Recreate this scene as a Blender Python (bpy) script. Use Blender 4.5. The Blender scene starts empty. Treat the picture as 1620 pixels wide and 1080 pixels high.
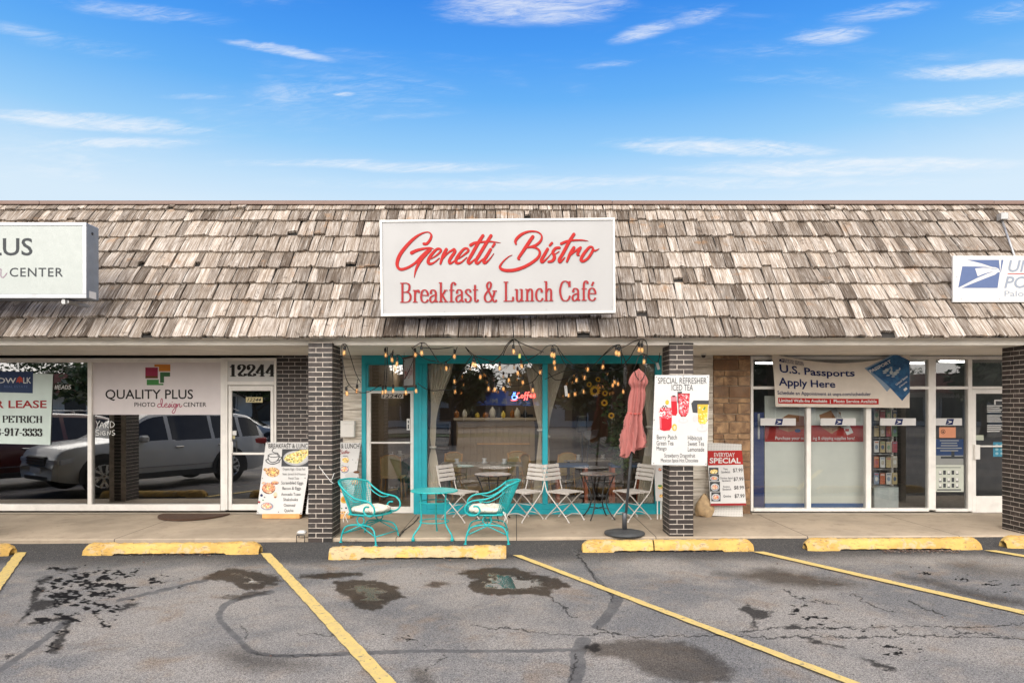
import bpy, math, random
import numpy as np
from mathutils import Vector, Matrix
R = math.radians
random.seed(7)
sc = bpy.context.scene
COL = sc.collection

# ---------------------------------------------------------------- camera, sky, sun, exposure
F, CX, HY, CAMZ = 1080.0, 815.0, 640.0, 1.83      # focal length / principal point of the photograph in its own pixels
cam = bpy.data.cameras.new('camera'); camo = bpy.data.objects.new('camera', cam); COL.objects.link(camo)
camo.location = (0, 0, CAMZ); camo.rotation_euler = (R(90), 0, 0)
cam.sensor_width = 36; cam.lens = 36 * F / 1620
cam.shift_x = (810 - CX) / 1620; cam.shift_y = (HY - 540) / 1620
cam.clip_start = 0.05; cam.clip_end = 3000
sc.camera = camo
SUN_EL, SUN_AZ = 27, 196          # azimuth clockwise from +Y (behind the camera, slightly left)
W = bpy.data.worlds.new('World'); sc.world = W; W.use_nodes = True
wn, wl_ = W.node_tree.nodes, W.node_tree.links
wn.clear()
def wnode(t, **k):
    n = wn.new(t)
    for a, b in k.items(): setattr(n, a, b)
    return n
def wmath(op, a, b=None, c=None, clamp=False):
    n = wnode('ShaderNodeMath', operation=op, use_clamp=clamp)
    for i, v in enumerate((a, b, c)):
        if v is None: continue
        if hasattr(v, 'type'): wl_.new(v, n.inputs[i])
        else: n.inputs[i].default_value = v
    return n.outputs[0]
sky = wnode('ShaderNodeTexSky', sky_type='NISHITA', sun_disc=False, sun_elevation=R(SUN_EL), sun_rotation=R(SUN_AZ),
            altitude=200, air_density=1.0, dust_density=0.6, ozone_density=2.0)
tc = wnode('ShaderNodeTexCoord')
sep = wnode('ShaderNodeSeparateXYZ'); wl_.new(tc.outputs['Generated'], sep.inputs[0])
sx, sy, sz = sep.outputs
# clear blue that pales towards the horizon, with a share of the sky model itself
EXPO = 0.9; SK = 0.1*2**EXPO
ramp = wnode('ShaderNodeValToRGB'); wl_.new(sz, ramp.inputs[0])
stops = [(.0, (.80, .88, .95)), (.26, (.70, .85, .97)), (.30, (.55, .77, .97)), (.347, (.31, .62, .96)), (.406, (.135, .45, .94)), (.46, (.065, .34, .92)), (.51, (.036, .26, .85)), (.8, (.03, .16, .60))]
er = ramp.color_ramp.elements
for k, (p, c) in enumerate(stops):
    e = er[k] if k < 2 else er.new(p)
    e.position = p; e.color = (*[q/SK/10 for q in c], 1)
scl = wnode('ShaderNodeMix', data_type='RGBA', blend_type='MULTIPLY'); scl.inputs[0].default_value = 1
wl_.new(ramp.outputs[0], scl.inputs[6]); scl.inputs[7].default_value = (10, 10, 10, 1)
m1 = wnode('ShaderNodeMix', data_type='RGBA'); m1.inputs[0].default_value = .06
wl_.new(scl.outputs[2], m1.inputs[6]); wl_.new(sky.outputs[0], m1.inputs[7])
# cirrus: thin combed banks standing at fixed bearings of the real sky (u = x/y, v = z/y of the direction)
syp = wmath('MAXIMUM', sy, .05); cu_, cv_ = wmath('DIVIDE', sx, syp), wmath('DIVIDE', sz, syp)
cmb = wnode('ShaderNodeCombineXYZ'); wl_.new(cu_, cmb.inputs[0]); wl_.new(cv_, cmb.inputs[1])
def wnoise(scale, detail, rough, dist, stretch, rot, loc=(0, 0, 0)):
    m = wnode('ShaderNodeMapping'); m.inputs['Rotation'].default_value = (0, 0, R(rot)); wl_.new(cmb.outputs[0], m.inputs[0])
    m2 = wnode('ShaderNodeMapping'); m2.inputs['Scale'].default_value = stretch; m2.inputs['Location'].default_value = loc; wl_.new(m.outputs[0], m2.inputs[0])
    n = wnode('ShaderNodeTexNoise'); n.inputs['Scale'].default_value = scale; n.inputs['Detail'].default_value = detail
    n.inputs['Roughness'].default_value = rough; n.inputs['Distortion'].default_value = dist; wl_.new(m2.outputs[0], n.inputs['Vector']); return n.outputs[0]
def wramp(v, a, b):
    n = wnode('ShaderNodeMapRange', interpolation_type='SMOOTHSTEP'); wl_.new(v, n.inputs[0])
    n.inputs[1].default_value = a; n.inputs[2].default_value = b; return n.outputs[0]
wob = wmath('MULTIPLY', wmath('SUBTRACT', wnoise(4, 4, .6, .3, (1, 3, 1), 0), .5), .07)
tot = None
for (px, py, rx, ry, sl, amp) in ((840, 8, 190, 40, .0, 1.0), (445, 80, 110, 11, .18, 1.), (150, 193, 240, 20, .07, .95), (190, 226, 190, 12, .0, .8), (1570, 110, 190, 20, -.06, .95), (1530, 166, 190, 20, -.07, .9), (1140, 234, 230, 18, .03, 1.), (1370, 264, 380, 20, -.01, .95),
        (600, 262, 320, 12, .02, .75), (1310, 58, 90, 22, -.12, .8), (1020, 50, 70, 18, -.25, .8), (1105, 25, 70, 18, -.25, .6), (220, 18, 180, 18, .1, .55), (40, 50, 110, 14, .15, .5), (1000, 290, 700, 16, 0, .65), (1400, 18, 120, 18, -.15, .65), (545, 148, 26, 6, 0, .9), (310, 155, 80, 8, 0, .45), (130, 70, 150, 20, .14, .4), (1590, 20, 80, 22, -.1, .6), (965, 100, 70, 8, -.1, .5), (620, 182, 150, 8, .0, .35), (1240, 127, 120, 10, 0, .35), (60, 235, 160, 16, 0, .5)):
    u0, v0 = (px-815)/1080, (640-py)/1080
    du = wmath('SUBTRACT', cu_, u0); dv = wmath('ADD', wmath('SUBTRACT', cv_, v0), wmath('ADD', wmath('MULTIPLY', du, sl), wmath('MULTIPLY', wob, .35)))
    q = wmath('ADD', wmath('POWER', wmath('ABSOLUTE', wmath('MULTIPLY', du, 1080/rx)), 2.), wmath('POWER', wmath('ABSOLUTE', wmath('MULTIPLY', dv, 1080/ry)), 2.))
    g = wmath('MULTIPLY', wmath('SUBTRACT', 1., q, clamp=True), amp)
    tot = g if tot is None else wmath('MAXIMUM', tot, g)
tot = wmath('MAXIMUM', tot, wmath('MULTIPLY', wramp(wnoise(1., 4, .6, .4, (2.2, 9, 1), 3, (1, 4, 0)), .48, .72), .50))
streak = wnoise(1., 12, .74, 1.0, (5.5, 46, 1), 4, (3.1, 1.7, 0)); fine = wnoise(1., 10, .74, 1.6, (13, 85, 1), -10, (7, 2, 0))
comb = wmath('ADD', wmath('MULTIPLY', streak, .58), wmath('MULTIPLY', fine, .42))
cir = wmath('MULTIPLY', wramp(wmath('ADD', comb, wmath('MULTIPLY', tot, .19)), .45, .86), wmath('MULTIPLY', wramp(tot, .0, .8), wramp(sy, .0, .15)))
cir = wmath('MULTIPLY', cir, .86)
# broken white overcast behind the camera and overhead, thinning towards the view
back = wmath('ADD', wmath('MULTIPLY', sy, -1.0), wmath('MULTIPLY', sz, 0.10))
ocn = wnoise(1.2, 5, .55, .2, (1, 1, 1), 0)
oc = wramp(wmath('ADD', back, wmath('MULTIPLY', wmath('SUBTRACT', ocn, 0.5), 0.25)), -0.10, 0.42)
m2 = wnode('ShaderNodeMix', data_type='RGBA'); wl_.new(cir, m2.inputs[0]); wl_.new(m1.outputs[2], m2.inputs[6]); m2.inputs[7].default_value = (.92/SK, .95/SK, .99/SK, 1)
m3 = wnode('ShaderNodeMix', data_type='RGBA'); wl_.new(oc, m3.inputs[0]); wl_.new(m2.outputs[2], m3.inputs[6]); m3.inputs[7].default_value = (14.5, 13.8, 13.0, 1)
bg = wnode('ShaderNodeBackground'); bg.inputs[1].default_value = 0.1
wl_.new(m3.outputs[2], bg.inputs[0])
wo = wnode('ShaderNodeOutputWorld'); wl_.new(bg.outputs[0], wo.inputs[0])
sun = bpy.data.lights.new('sun', 'SUN'); sun.energy = 1.5; sun.angle = R(55); sun.color = (1, 0.95, 0.88)
suno = bpy.data.objects.new('sun', sun); COL.objects.link(suno); suno.location = (-5, -10, 20)
az, el = R(SUN_AZ), R(SUN_EL)
suno.rotation_euler = (-Vector((math.sin(az)*math.cos(el), math.cos(az)*math.cos(el), math.sin(el)))).to_track_quat('-Z', 'Y').to_euler()
vs = sc.view_settings
vs.view_transform = 'Standard'; vs.look = 'None'; vs.exposure = EXPO; vs.gamma = 1.0; vs.use_curve_mapping = False
cy = sc.cycles
cy.max_bounces = 10; cy.transparent_max_bounces = 16; cy.diffuse_bounces = 4; cy.glossy_bounces = 5
cy.caustics_reflective = False; cy.caustics_refractive = False; cy.sample_clamp_indirect = 4
try:
    cy.use_denoising = True; cy.denoiser = 'OPENIMAGEDENOISE'; cy.denoising_prefilter = 'ACCURATE'
except Exception: pass

# ---------------------------------------------------------------- materials
class NB:
    def __init__(s, name):
        s.m = bpy.data.materials.new(name); s.m.use_nodes = True
        s.n, s.l = s.m.node_tree.nodes, s.m.node_tree.links
        s.b = s.n['Principled BSDF']; s.out = s.n['Material Output']
        t = s.n.new('ShaderNodeTexCoord'); s.obj = t.outputs['Object']
    def put(s, v, sock):
        if hasattr(v, 'links'): s.l.new(v, sock)
        elif isinstance(v, (tuple, list)) and len(v) == 3 and sock.type == 'RGBA': sock.default_value = (*v, 1)
        else: sock.default_value = v
    def noise(s, scale, detail=4, rough=.55, dist=0, vec=None, stretch=None, col=False):
        v = vec or s.obj
        if stretch:
            m = s.n.new('ShaderNodeMapping'); m.inputs['Scale'].default_value = stretch; s.l.new(v, m.inputs[0]); v = m.outputs[0]
        n = s.n.new('ShaderNodeTexNoise'); s.l.new(v, n.inputs['Vector'])
        n.inputs['Scale'].default_value = scale; n.inputs['Detail'].default_value = detail
        n.inputs['Roughness'].default_value = rough; n.inputs['Distortion'].default_value = dist
        return n.outputs[1 if col else 0]
    def vor(s, scale, feature='F1', vec=None, out=0):
        n = s.n.new('ShaderNodeTexVoronoi'); n.feature = feature; n.inputs['Scale'].default_value = scale
        s.l.new(vec or s.obj, n.inputs['Vector']); return n.outputs[out]
    def ramp(s, v, a, b, lo=0., hi=1.):
        n = s.n.new('ShaderNodeMapRange'); n.interpolation_type = 'SMOOTHSTEP'; s.l.new(v, n.inputs[0])
        for i, q in zip((1, 2, 3, 4), (a, b, lo, hi)): n.inputs[i].default_value = q
        return n.outputs[0]
    def math(s, op, a, b=0., clamp=False):
        n = s.n.new('ShaderNodeMath'); n.operation = op; n.use_clamp = clamp
        s.put(a, n.inputs[0]); s.put(b, n.inputs[1]); return n.outputs[0]
    def mix(s, f, a, b, mode='MIX'):
        n = s.n.new('ShaderNodeMix'); n.data_type = 'RGBA'; n.blend_type = mode
        s.put(f, n.inputs[0]); s.put(a, n.inputs[6]); s.put(b, n.inputs[7]); return n.outputs[2]
    def attr(s, name, out='Fac'):
        n = s.n.new('ShaderNodeAttribute'); n.attribute_name = name; return n.outputs[out]
    def bump(s, h, strength=.3, dist=.01):
        n = s.n.new('ShaderNodeBump'); n.inputs['Strength'].default_value = strength; n.inputs['Distance'].default_value = dist
        s.l.new(h, n.inputs['Height']); s.l.new(n.outputs[0], s.b.inputs['Normal'])
    def set(s, **k):
        for a, v in k.items():
            s.put(v, s.b.inputs[{'col': 'Base Color', 'rough': 'Roughness', 'metal': 'Metallic', 'spec': 'Specular IOR Level', 'coat': 'Coat Weight',
                                 'emc': 'Emission Color', 'ems': 'Emission Strength', 'sheen': 'Sheen Weight', 'alpha': 'Alpha', 'trans': 'Transmission Weight'}[a]])
        return s.m
def lin(r, g, b):
    f = lambda c: c/12.92 if c <= .04045 else ((c+.055)/1.055)**2.4
    return tuple(f(c/255) for c in (r, g, b))
_mats = {}
def pm(name, col, rough=.55, metal=0., var=.10, scale=6., dirt=0., bump=0., bscale=60., **k):
    """painted / plain surface with slight tone variation, optional grime and grain"""
    if name in _mats: return _mats[name]
    b = NB(name)
    v = b.ramp(b.noise(scale, 5, .6), .3, .7, 1-var, 1+var)
    c = b.mix(1., col, v, 'MULTIPLY')
    if dirt:
        d = b.ramp(b.noise(scale*.7, 7, .68, .4), .5, .72, 0, dirt)
        c = b.mix(d, c, tuple(.35*q+.03 for q in col))
    r = b.ramp(b.noise(scale*2, 3, .5), .3, .7, max(rough-.08, .02), min(rough+.08, 1))
    if bump: b.bump(b.noise(bscale, 4, .6), bump, .004)
    _mats[name] = b.set(col=c, rough=r, metal=metal, **k)
    return _mats[name]
def ink(name, col):            # print and lettering
    return pm(name, tuple(.72*q*(.75+.25*q) if max(col)-min(col) > .12 else .8*q for q in col), .55, 0, .03, 20, spec=.2)
def emis(name, col, strength):
    b = NB(name); return b.set(col=col, emc=col, ems=strength, rough=.4)
def glass_mat(name, refl, tint=(1, 1, 1), k=1.0):
    b = NB(name)
    t = b.n.new('ShaderNodeBsdfTransparent'); t.inputs[0].default_value = (*tint, 1)
    g = b.n.new('ShaderNodeBsdfGlossy'); g.inputs['Roughness'].default_value = 0.0; g.inputs[0].default_value = (1, 1, 1, 1)
    bmp = b.n.new('ShaderNodeBump'); bmp.inputs['Strength'].default_value = .02; bmp.inputs['Distance'].default_value = .05
    b.l.new(b.noise(1.1, 2, .4), bmp.inputs['Height']); b.l.new(bmp.outputs[0], g.inputs['Normal'])
    fr = b.n.new('ShaderNodeFresnel'); fr.inputs[0].default_value = 1.5
    f = b.math('ADD', b.math('MULTIPLY', fr.outputs[0], k), refl, True)
    mx = b.n.new('ShaderNodeMixShader'); b.l.new(f, mx.inputs[0]); b.l.new(t.outputs[0], mx.inputs[1]); b.l.new(g.outputs[0], mx.inputs[2])
    b.l.new(mx.outputs[0], b.out.inputs[0]); b.n.remove(b.b)
    return b.m

WHITE = pm('white_paint', (.72, .70, .66), .5, var=.06, dirt=.10)
ALU = pm('white_aluminium', (.76, .73, .69), .42, var=.06, dirt=.18, scale=4)
CREAM = pm('cream_soffit', (.82, .77, .69), .6, var=.07, dirt=.15, scale=2)
TEAL = pm('teal_paint', lin(12, 158, 172), .5, var=.10, dirt=.06, scale=4)
TEALM = pm('teal_metal', lin(22, 164, 166), .42, var=.10, scale=26, dirt=.38)
BLACKM = pm('black_metal', (.02, .02, .022), .45, var=.2, scale=20)
BLACK = pm('black_plastic', (.015, .015, .016), .5, var=.1)
DARK = pm('dark_wood', (.05, .03, .02), .5, var=.25, scale=5)
PINE = pm('pine_wood', lin(214, 162, 100), .6, var=.15, scale=9)
GREY = pm('grey_metal', lin(120, 128, 138), .45, .2, .10, 6, dirt=.2)
STEEL = pm('steel_tube', lin(92, 94, 98), .4, .5, .1, 10)
I_BLACK = ink('ink_black', (.022, .02, .02)); I_GREY = ink('ink_grey', lin(62, 66, 70)); I_RED = ink('ink_red', lin(200, 44, 40))
I_DRED = ink('ink_dark_red', lin(90, 32, 40)); I_NAVY = ink('ink_navy', lin(28, 42, 92)); I_WHITE = ink('ink_white', (.78, .77, .75))
I_SERIF = ink('ink_brick_red', lin(178, 52, 56)); I_PINK = ink('ink_pink', lin(196, 104, 128)); I_BLUE = ink('ink_blue', lin(22, 80, 136))
I_ORANGE = ink('ink_orange', lin(226, 150, 60)); I_GREEN = ink('ink_green', lin(88, 160, 90)); I_DGREEN = ink('ink_dark_green', lin(70, 120, 78))
I_YEL = ink('ink_yellow', lin(236, 200, 84)); I_EGG = ink('ink_egg', lin(238, 226, 196)); I_TOAST = ink('ink_toast', lin(196, 132, 76)); I_DGREY = ink('ink_slate', lin(70, 72, 76))
I_ROSE = ink('ink_rose', lin(206, 48, 72)); I_MAG = ink('ink_magenta', lin(176, 58, 92)); I_SKYB = ink('ink_sky', lin(100, 120, 165)); I_BROWN = ink('ink_brown', lin(128, 84, 52))
PANEL = pm('sign_panel', (.345, .34, .342), .4, var=.03, scale=2, dirt=.04)
PANELW = pm('white_board', (.56, .55, .54), .45, var=.03, scale=3, dirt=.04)

# ---------------------------------------------------------------- mesh helpers
def P(px, py, d): return Vector(((px-CX)/F*d, d, CAMZ-(py-HY)/F*d))
def X(px, d): return (px-CX)/F*d
def Z(py, d): return CAMZ-(py-HY)/F*d
def spline(pts, n=6, closed=False):
    """Catmull-Rom through tuples of any dimension"""
    p = [np.array(q, float) for q in pts]; m = len(p); out = []
    for i in range(m if closed else m-1):
        g = (lambda k: p[k % m]) if closed else (lambda k: p[min(max(k, 0), m-1)])
        a, b, c, d = g(i-1), g(i), g(i+1), g(i+2)
        for t in np.linspace(0, 1, n, endpoint=False):
            out.append(.5*((2*b)+(c-a)*t+(2*a-5*b+4*c-d)*t*t+(3*b-a-3*c+d)*t**3))
    if not closed: out.append(p[-1])
    return [tuple(q) for q in out]
class MB:
    def __init__(s): s.v, s.f, s.mi, s.mats, s.t, s.uv, s.sm = [], [], [], [], [], [], []
    def idx(s, m):
        if m not in s.mats: s.mats.append(m)
        return s.mats.index(m)
    def add(s, vs, fs, m, tint=0.5, smooth=False, uv=None):
        o = len(s.v); k = s.idx(m); s.v += [tuple(q) for q in vs]
        s.uv += list(uv) if uv else [(0, 0, 0)]*len(vs)
        for f in fs: s.f.append(tuple(o+i for i in f)); s.mi.append(k); s.t.append(tint); s.sm.append(smooth)
        return s
    def box(s, x0, y0, z0, x1, y1, z1, m, tint=.5, M=None, bev=0):
        if x0 > x1: x0, x1 = x1, x0
        if y0 > y1: y0, y1 = y1, y0
        if z0 > z1: z0, z1 = z1, z0
        b = min(bev, (x1-x0)/2.01, (y1-y0)/2.01, (z1-z0)/2.01)
        if b <= 0:
            vs = [Vector((x, y, z)) for x in (x0, x1) for y in (y0, y1) for z in (z0, z1)]
            fs = [(0, 1, 3, 2), (4, 6, 7, 5), (0, 4, 5, 1), (2, 3, 7, 6), (0, 2, 6, 4), (1, 5, 7, 3)]
        else:
            vs, ids = [], {}
            for i, (xa, sx_) in enumerate(((x0, 1), (x1, -1))):
                for j, (ya, sy_) in enumerate(((y0, 1), (y1, -1))):
                    for k, (za, sz_) in enumerate(((z0, 1), (z1, -1))):
                        for a in range(3):
                            q = [xa+sx_*b, ya+sy_*b, za+sz_*b]; q[a] = (xa, ya, za)[a]
                            ids[i, j, k, a] = len(vs); vs.append(Vector(q))
            g = lambda *q: ids[q]
            fs = []
            for i in (0, 1):
                fs.append([g(i, 0, 0, 0), g(i, 1, 0, 0), g(i, 1, 1, 0), g(i, 0, 1, 0)])
                fs.append([g(0, i, 0, 1), g(1, i, 0, 1), g(1, i, 1, 1), g(0, i, 1, 1)])
                fs.append([g(0, 0, i, 2), g(1, 0, i, 2), g(1, 1, i, 2), g(0, 1, i, 2)])
            for i in (0, 1):
                for j in (0, 1):
                    fs.append([g(0, i, j, 1), g(1, i, j, 1), g(1, i, j, 2), g(0, i, j, 2)])
                    fs.append([g(i, 0, j, 0), g(i, 1, j, 0), g(i, 1, j, 2), g(i, 0, j, 2)])
                    fs.append([g(i, j, 0, 0), g(i, j, 1, 0), g(i, j, 1, 1), g(i, j, 0, 1)])
                    for k in (0, 1): fs.append([g(i, j, k, 0), g(i, j, k, 1), g(i, j, k, 2)])
        if M is not None: vs = [M @ q for q in vs]
        return s.add(vs, fs, m, tint)
    def tube(s, pts, r, m, n=7, closed=False, caps=True):
        P_ = [Vector(p[:3]) for p in pts]; k = len(P_); vs, fs = [], []
        up = None
        for i, p in enumerate(P_):
            a = P_[(i-1) % k] if (i or closed) else p; b = P_[(i+1) % k] if (i < k-1 or closed) else p
            t = (b-a).normalized() if (b-a).length > 1e-9 else Vector((0, 0, 1))
            if up is None: up = t.orthogonal().normalized()
            up = (up-t*up.dot(t)); up = up.normalized() if up.length > 1e-6 else t.orthogonal().normalized()
            w = t.cross(up); rr = r[i] if isinstance(r, (list, tuple)) else r
            vs += [p+up*(rr*math.cos(2*math.pi*j/n))+w*(rr*math.sin(2*math.pi*j/n)) for j in range(n)]
        for i in range(k if closed else k-1):
            for j in range(n):
                q = (i+1) % k
                fs.append((i*n+j, i*n+(j+1) % n, q*n+(j+1) % n, q*n+j))
        if caps and not closed: fs += [tuple(range(n))[::-1], tuple((k-1)*n+j for j in range(n))]
        return s.add(vs, fs, m, smooth=True)
    def lathe(s, prof, c, m, n=24, cap=True, mod=None, smooth=True):
        """prof = [(radius, z)] about a vertical axis through c=(x,y,z0)"""
        vs, fs = [], []
        for i, (r, z) in enumerate(prof):
            for j in range(n):
                a = 2*math.pi*j/n; rr = r*(mod(a, z) if mod else 1)
                vs.append((c[0]+rr*math.cos(a), c[1]+rr*math.sin(a), c[2]+z))
        for i in range(len(prof)-1):
            for j in range(n): fs.append((i*n+j, i*n+(j+1) % n, (i+1)*n+(j+1) % n, (i+1)*n+j))
        s.add(vs, fs, m, smooth=smooth)
        if cap:
            for i, rev in ((0, True), (len(prof)-1, False)):
                if prof[i][0] > 1e-4:
                    q = tuple(range(i*n, i*n+n)); o = len(s.v)-len(vs)
                    s.f.append(tuple(o+k for k in (q[::-1] if rev else q))); s.mi.append(s.idx(m)); s.t.append(.5); s.sm.append(False)
        return s
    def prism(s, poly, vec, m, tint=.5):
        """closed 3-D polygon extruded by vec"""
        n = len(poly); v = Vector(vec); a = [Vector(p) for p in poly]; vs = a+[p+v for p in a]
        fs = [tuple(range(n)), tuple(range(2*n-1, n-1, -1))]+[(i, i+n, (i+1) % n+n, (i+1) % n) for i in range(n)]
        return s.add(vs, fs, m, tint)
    def grid(s, fn, nu, nv, m, smooth=True, closed_u=False):
        vs = [fn(i/nu, j/nv) for j in range(nv+1) for i in range(nu+1)]
        fs = [(j*(nu+1)+i, j*(nu+1)+i+1, (j+1)*(nu+1)+i+1, (j+1)*(nu+1)+i) for j in range(nv) for i in range(nu)]
        return s.add(vs, fs, m, smooth=smooth)
    def build(s, name, parent=None, local=False, base=None):
        me = bpy.data.meshes.new(name)
        v = np.array(s.v, float).reshape(-1, 3)
        loc = (0, 0, 0)
        if not local:
            if parent is not None: v = v-np.array(WL[parent.name])
            else:
                loc = base or ((v[:, 0].min()+v[:, 0].max())/2, (v[:, 1].min()+v[:, 1].max())/2, v[:, 2].min())
                v = v-np.array(loc)
        me.from_pydata(v.tolist(), [], s.f)
        for m in s.mats: me.materials.append(m)
        me.polygons.foreach_set('material_index', s.mi); me.polygons.foreach_set('use_smooth', s.sm)
        if any(abs(t-.5) > 1e-6 for t in s.t):
            a = me.attributes.new('tint', 'FLOAT', 'FACE'); a.data.foreach_set('value', s.t)
        if any(u != (0, 0, 0) for u in s.uv):
            a = me.attributes.new('grain', 'FLOAT_VECTOR', 'POINT'); a.data.foreach_set('vector', np.array(s.uv, float).ravel())
        me.update()
        o = bpy.data.objects.new(name, me); COL.objects.link(o)
        o.location = loc
        if parent is not None: o.parent = parent; WL[o.name] = WL[parent.name]
        else: WL[o.name] = loc
        return o
WL = {}
def thing(name, label, cat, loc=(0, 0, 0), rotz=0, group=None):
    o = bpy.data.objects.new(name, None); COL.objects.link(o); o.empty_display_size = .2
    o.location = loc; o.rotation_euler = (0, 0, rotz); WL[o.name] = tuple(loc)
    return tag(o, label, cat, group)
def tag(o, label=None, cat=None, group=None, kind=None):
    for k, v in (('label', label), ('category', cat), ('group', group), ('kind', kind)):
        if v: o[k] = v
    return o
def copy_tree(o, parent=None, loc=None, rotz=None, label=None):
    kids = [c for c in bpy.data.objects if c.parent == o]
    c = o.copy(); COL.objects.link(c); WL[c.name] = WL.get(o.name, (0, 0, 0))
    if parent is not None: c.parent = parent
    if loc is not None: c.location = loc; WL[c.name] = tuple(loc)
    if rotz is not None: c.rotation_euler = (0, 0, rotz)
    if label: c['label'] = label
    for k in kids: copy_tree(k, c)
    return c

# ---------------------------------------------------------------- flat print on real planes
_tc = {}
def text2d(s, bold=0.0, shear=0.0, space=1.0):
    k = (s, bold, shear, space)
    if k not in _tc:
        cu = bpy.data.curves.new('t', 'FONT'); cu.body = s; cu.offset = bold; cu.shear = shear; cu.space_character = space
        cu.fill_mode = 'FRONT'; cu.resolution_u = 3
        o = bpy.data.objects.new('t', cu); COL.objects.link(o)
        me = bpy.data.meshes.new_from_object(o)
        v = np.array([q.co[:2] for q in me.vertices]); f = [tuple(p.vertices) for p in me.polygons]
        bpy.data.objects.remove(o); bpy.data.curves.remove(cu); bpy.data.meshes.remove(me)
        v = v-v.min(0); _tc[k] = (v/v.max(0), f)
    return _tc[k]
class Canvas:
    """draws on the plane through p0 with unit normal n (facing the viewer); coordinates are the photograph's pixels"""
    def __init__(s, p0, n, warp=None, depth=None, first=.0010, step=.00005):
        s.p0, s.n = Vector(p0), Vector(n).normalized(); s.layer = first; s.step = step; s.warp = warp; s.depth = depth; s.parts = {}; s.cur = 'lettering'
    def at(s, px, py, off=0):
        q = s.depth(px, py) if s.depth else 0
        if s.warp: px, py = s.warp(px, py)
        ray = Vector(((px-CX)/F, 1, -(py-HY)/F)); o = Vector((0, 0, CAMZ))
        t = (s.p0-o).dot(s.n)/ray.dot(s.n)
        return o+ray*t+s.n*(off+q)
    def mb(s): return s.parts.setdefault(s.cur, MB())
    def part(s, name): s.cur = name; return s
    def _add(s, pts, fs, m, ramp=0):
        s.layer += s.step
        s.mb().add([s.at(x, y, s.layer+ramp*i/len(pts)) for i, (x, y) in enumerate(pts)], fs, m)
    def poly(s, pts, m): s._add(pts, [tuple(range(len(pts)))], m)
    def rect(s, x0, y0, x1, y1, m, nx=1, ny=1):
        pts = [(x0+(x1-x0)*i/nx, y0+(y1-y0)*j/ny) for j in range(ny+1) for i in range(nx+1)]
        s._add(pts, [(j*(nx+1)+i, j*(nx+1)+i+1, (j+1)*(nx+1)+i+1, (j+1)*(nx+1)+i) for j in range(ny) for i in range(nx)], m)
    def ell(s, cx, cy, rx, ry, m, n=16, a0=0, a1=360, jit=0):
        s.poly([(cx+rx*(1+random.uniform(-jit, jit))*math.cos(R(a)), cy+ry*(1+random.uniform(-jit, jit))*math.sin(R(a))) for a in np.linspace(a0, a1, n, endpoint=(a1-a0) < 360)], m)
    def stroke(s, pts, w, m, n=6, nib=None, dx=0, dy=0, ends=True):
        """pts=[(x,y)] or [(x,y,w)] through a spline; nib=(thin,thick) makes the width follow the direction"""
        q = [(p[0]+dx, p[1]+dy, (p[2] if len(p) > 2 else (w or 1))) for p in pts]
        sp = spline(q, n) if len(q) > 2 else [tuple(map(float, a)) for a in q]
        L, Rr = [], []
        for i, (x, y, ww) in enumerate(sp):
            a = sp[max(i-1, 0)]; b = sp[min(i+1, len(sp)-1)]
            tx, ty = b[0]-a[0], b[1]-a[1]; l = math.hypot(tx, ty) or 1; tx /= l; ty /= l
            if nib: ww = nib[0]+(nib[1]-nib[0])*abs(ty)**1.3
            L.append((x-ty*ww/2, y+tx*ww/2)); Rr.append((x+ty*ww/2, y-tx*ww/2))
        k = len(sp); pts2 = [p for ab in zip(L, Rr) for p in ab]
        fs = [(2*i, 2*i+2, 2*i+3, 2*i+1) for i in range(k-1)]
        s._add(pts2, fs, m, ramp=.00004); s.layer += .00004
        if ends and not nib:
            for e in (0, -1):
                if sp[e][2] > .25: s.ell(sp[e][0], sp[e][1], sp[e][2]/2, sp[e][2]/2, m, 10)
    def text(s, t, x0, y0, x1, y1, m, bold=0.0, shear=0.0, rot=0, space=1.0):
        """fits the text's ink box to the pixel box"""
        v, f = text2d(t, bold, shear, space)
        cx, cy, c, si = (x0+x1)/2, (y0+y1)/2, math.cos(R(rot)), math.sin(R(rot))
        out = []
        for a, b in v:
            x, y = x0+a*(x1-x0)-cx, y1-b*(y1-y0)-cy
            out.append((cx+x*c-y*si, cy+x*si+y*c))
        s._add(out, f, m)
    def serif(s, t, x0, y0, x1, y1, m, thin=.05, thick=.13, tilt=0):
        tot = sum(GL[c][0] for c in t); sx_ = (x1-x0)/tot; H = y1-y0; pen = x0
        asp = H/sx_
        for c in t:
            w, strokes, bars, balls = GL[c]
            mp = lambda x, y: (pen+x*sx_, y1-y*H+tilt*(pen+x*sx_-x0))
            for st in strokes: s.stroke([mp(*q) for q in st], None, m, 5, nib=(thin*H, thick*sx_))
            for (a, b, y) in bars: s.stroke([mp(a, y), mp(b, y)], thin*H, m, 2, ends=False)
            for (a, b) in balls:
                q = mp(a, b); s.ell(q[0], q[1], thick*sx_*.62, thick*sx_*.62, m, 10)
            pen += w*sx_
    def build(s, parent):
        return [b.build(k, parent) for k, b in s.parts.items() if b.v]
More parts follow.
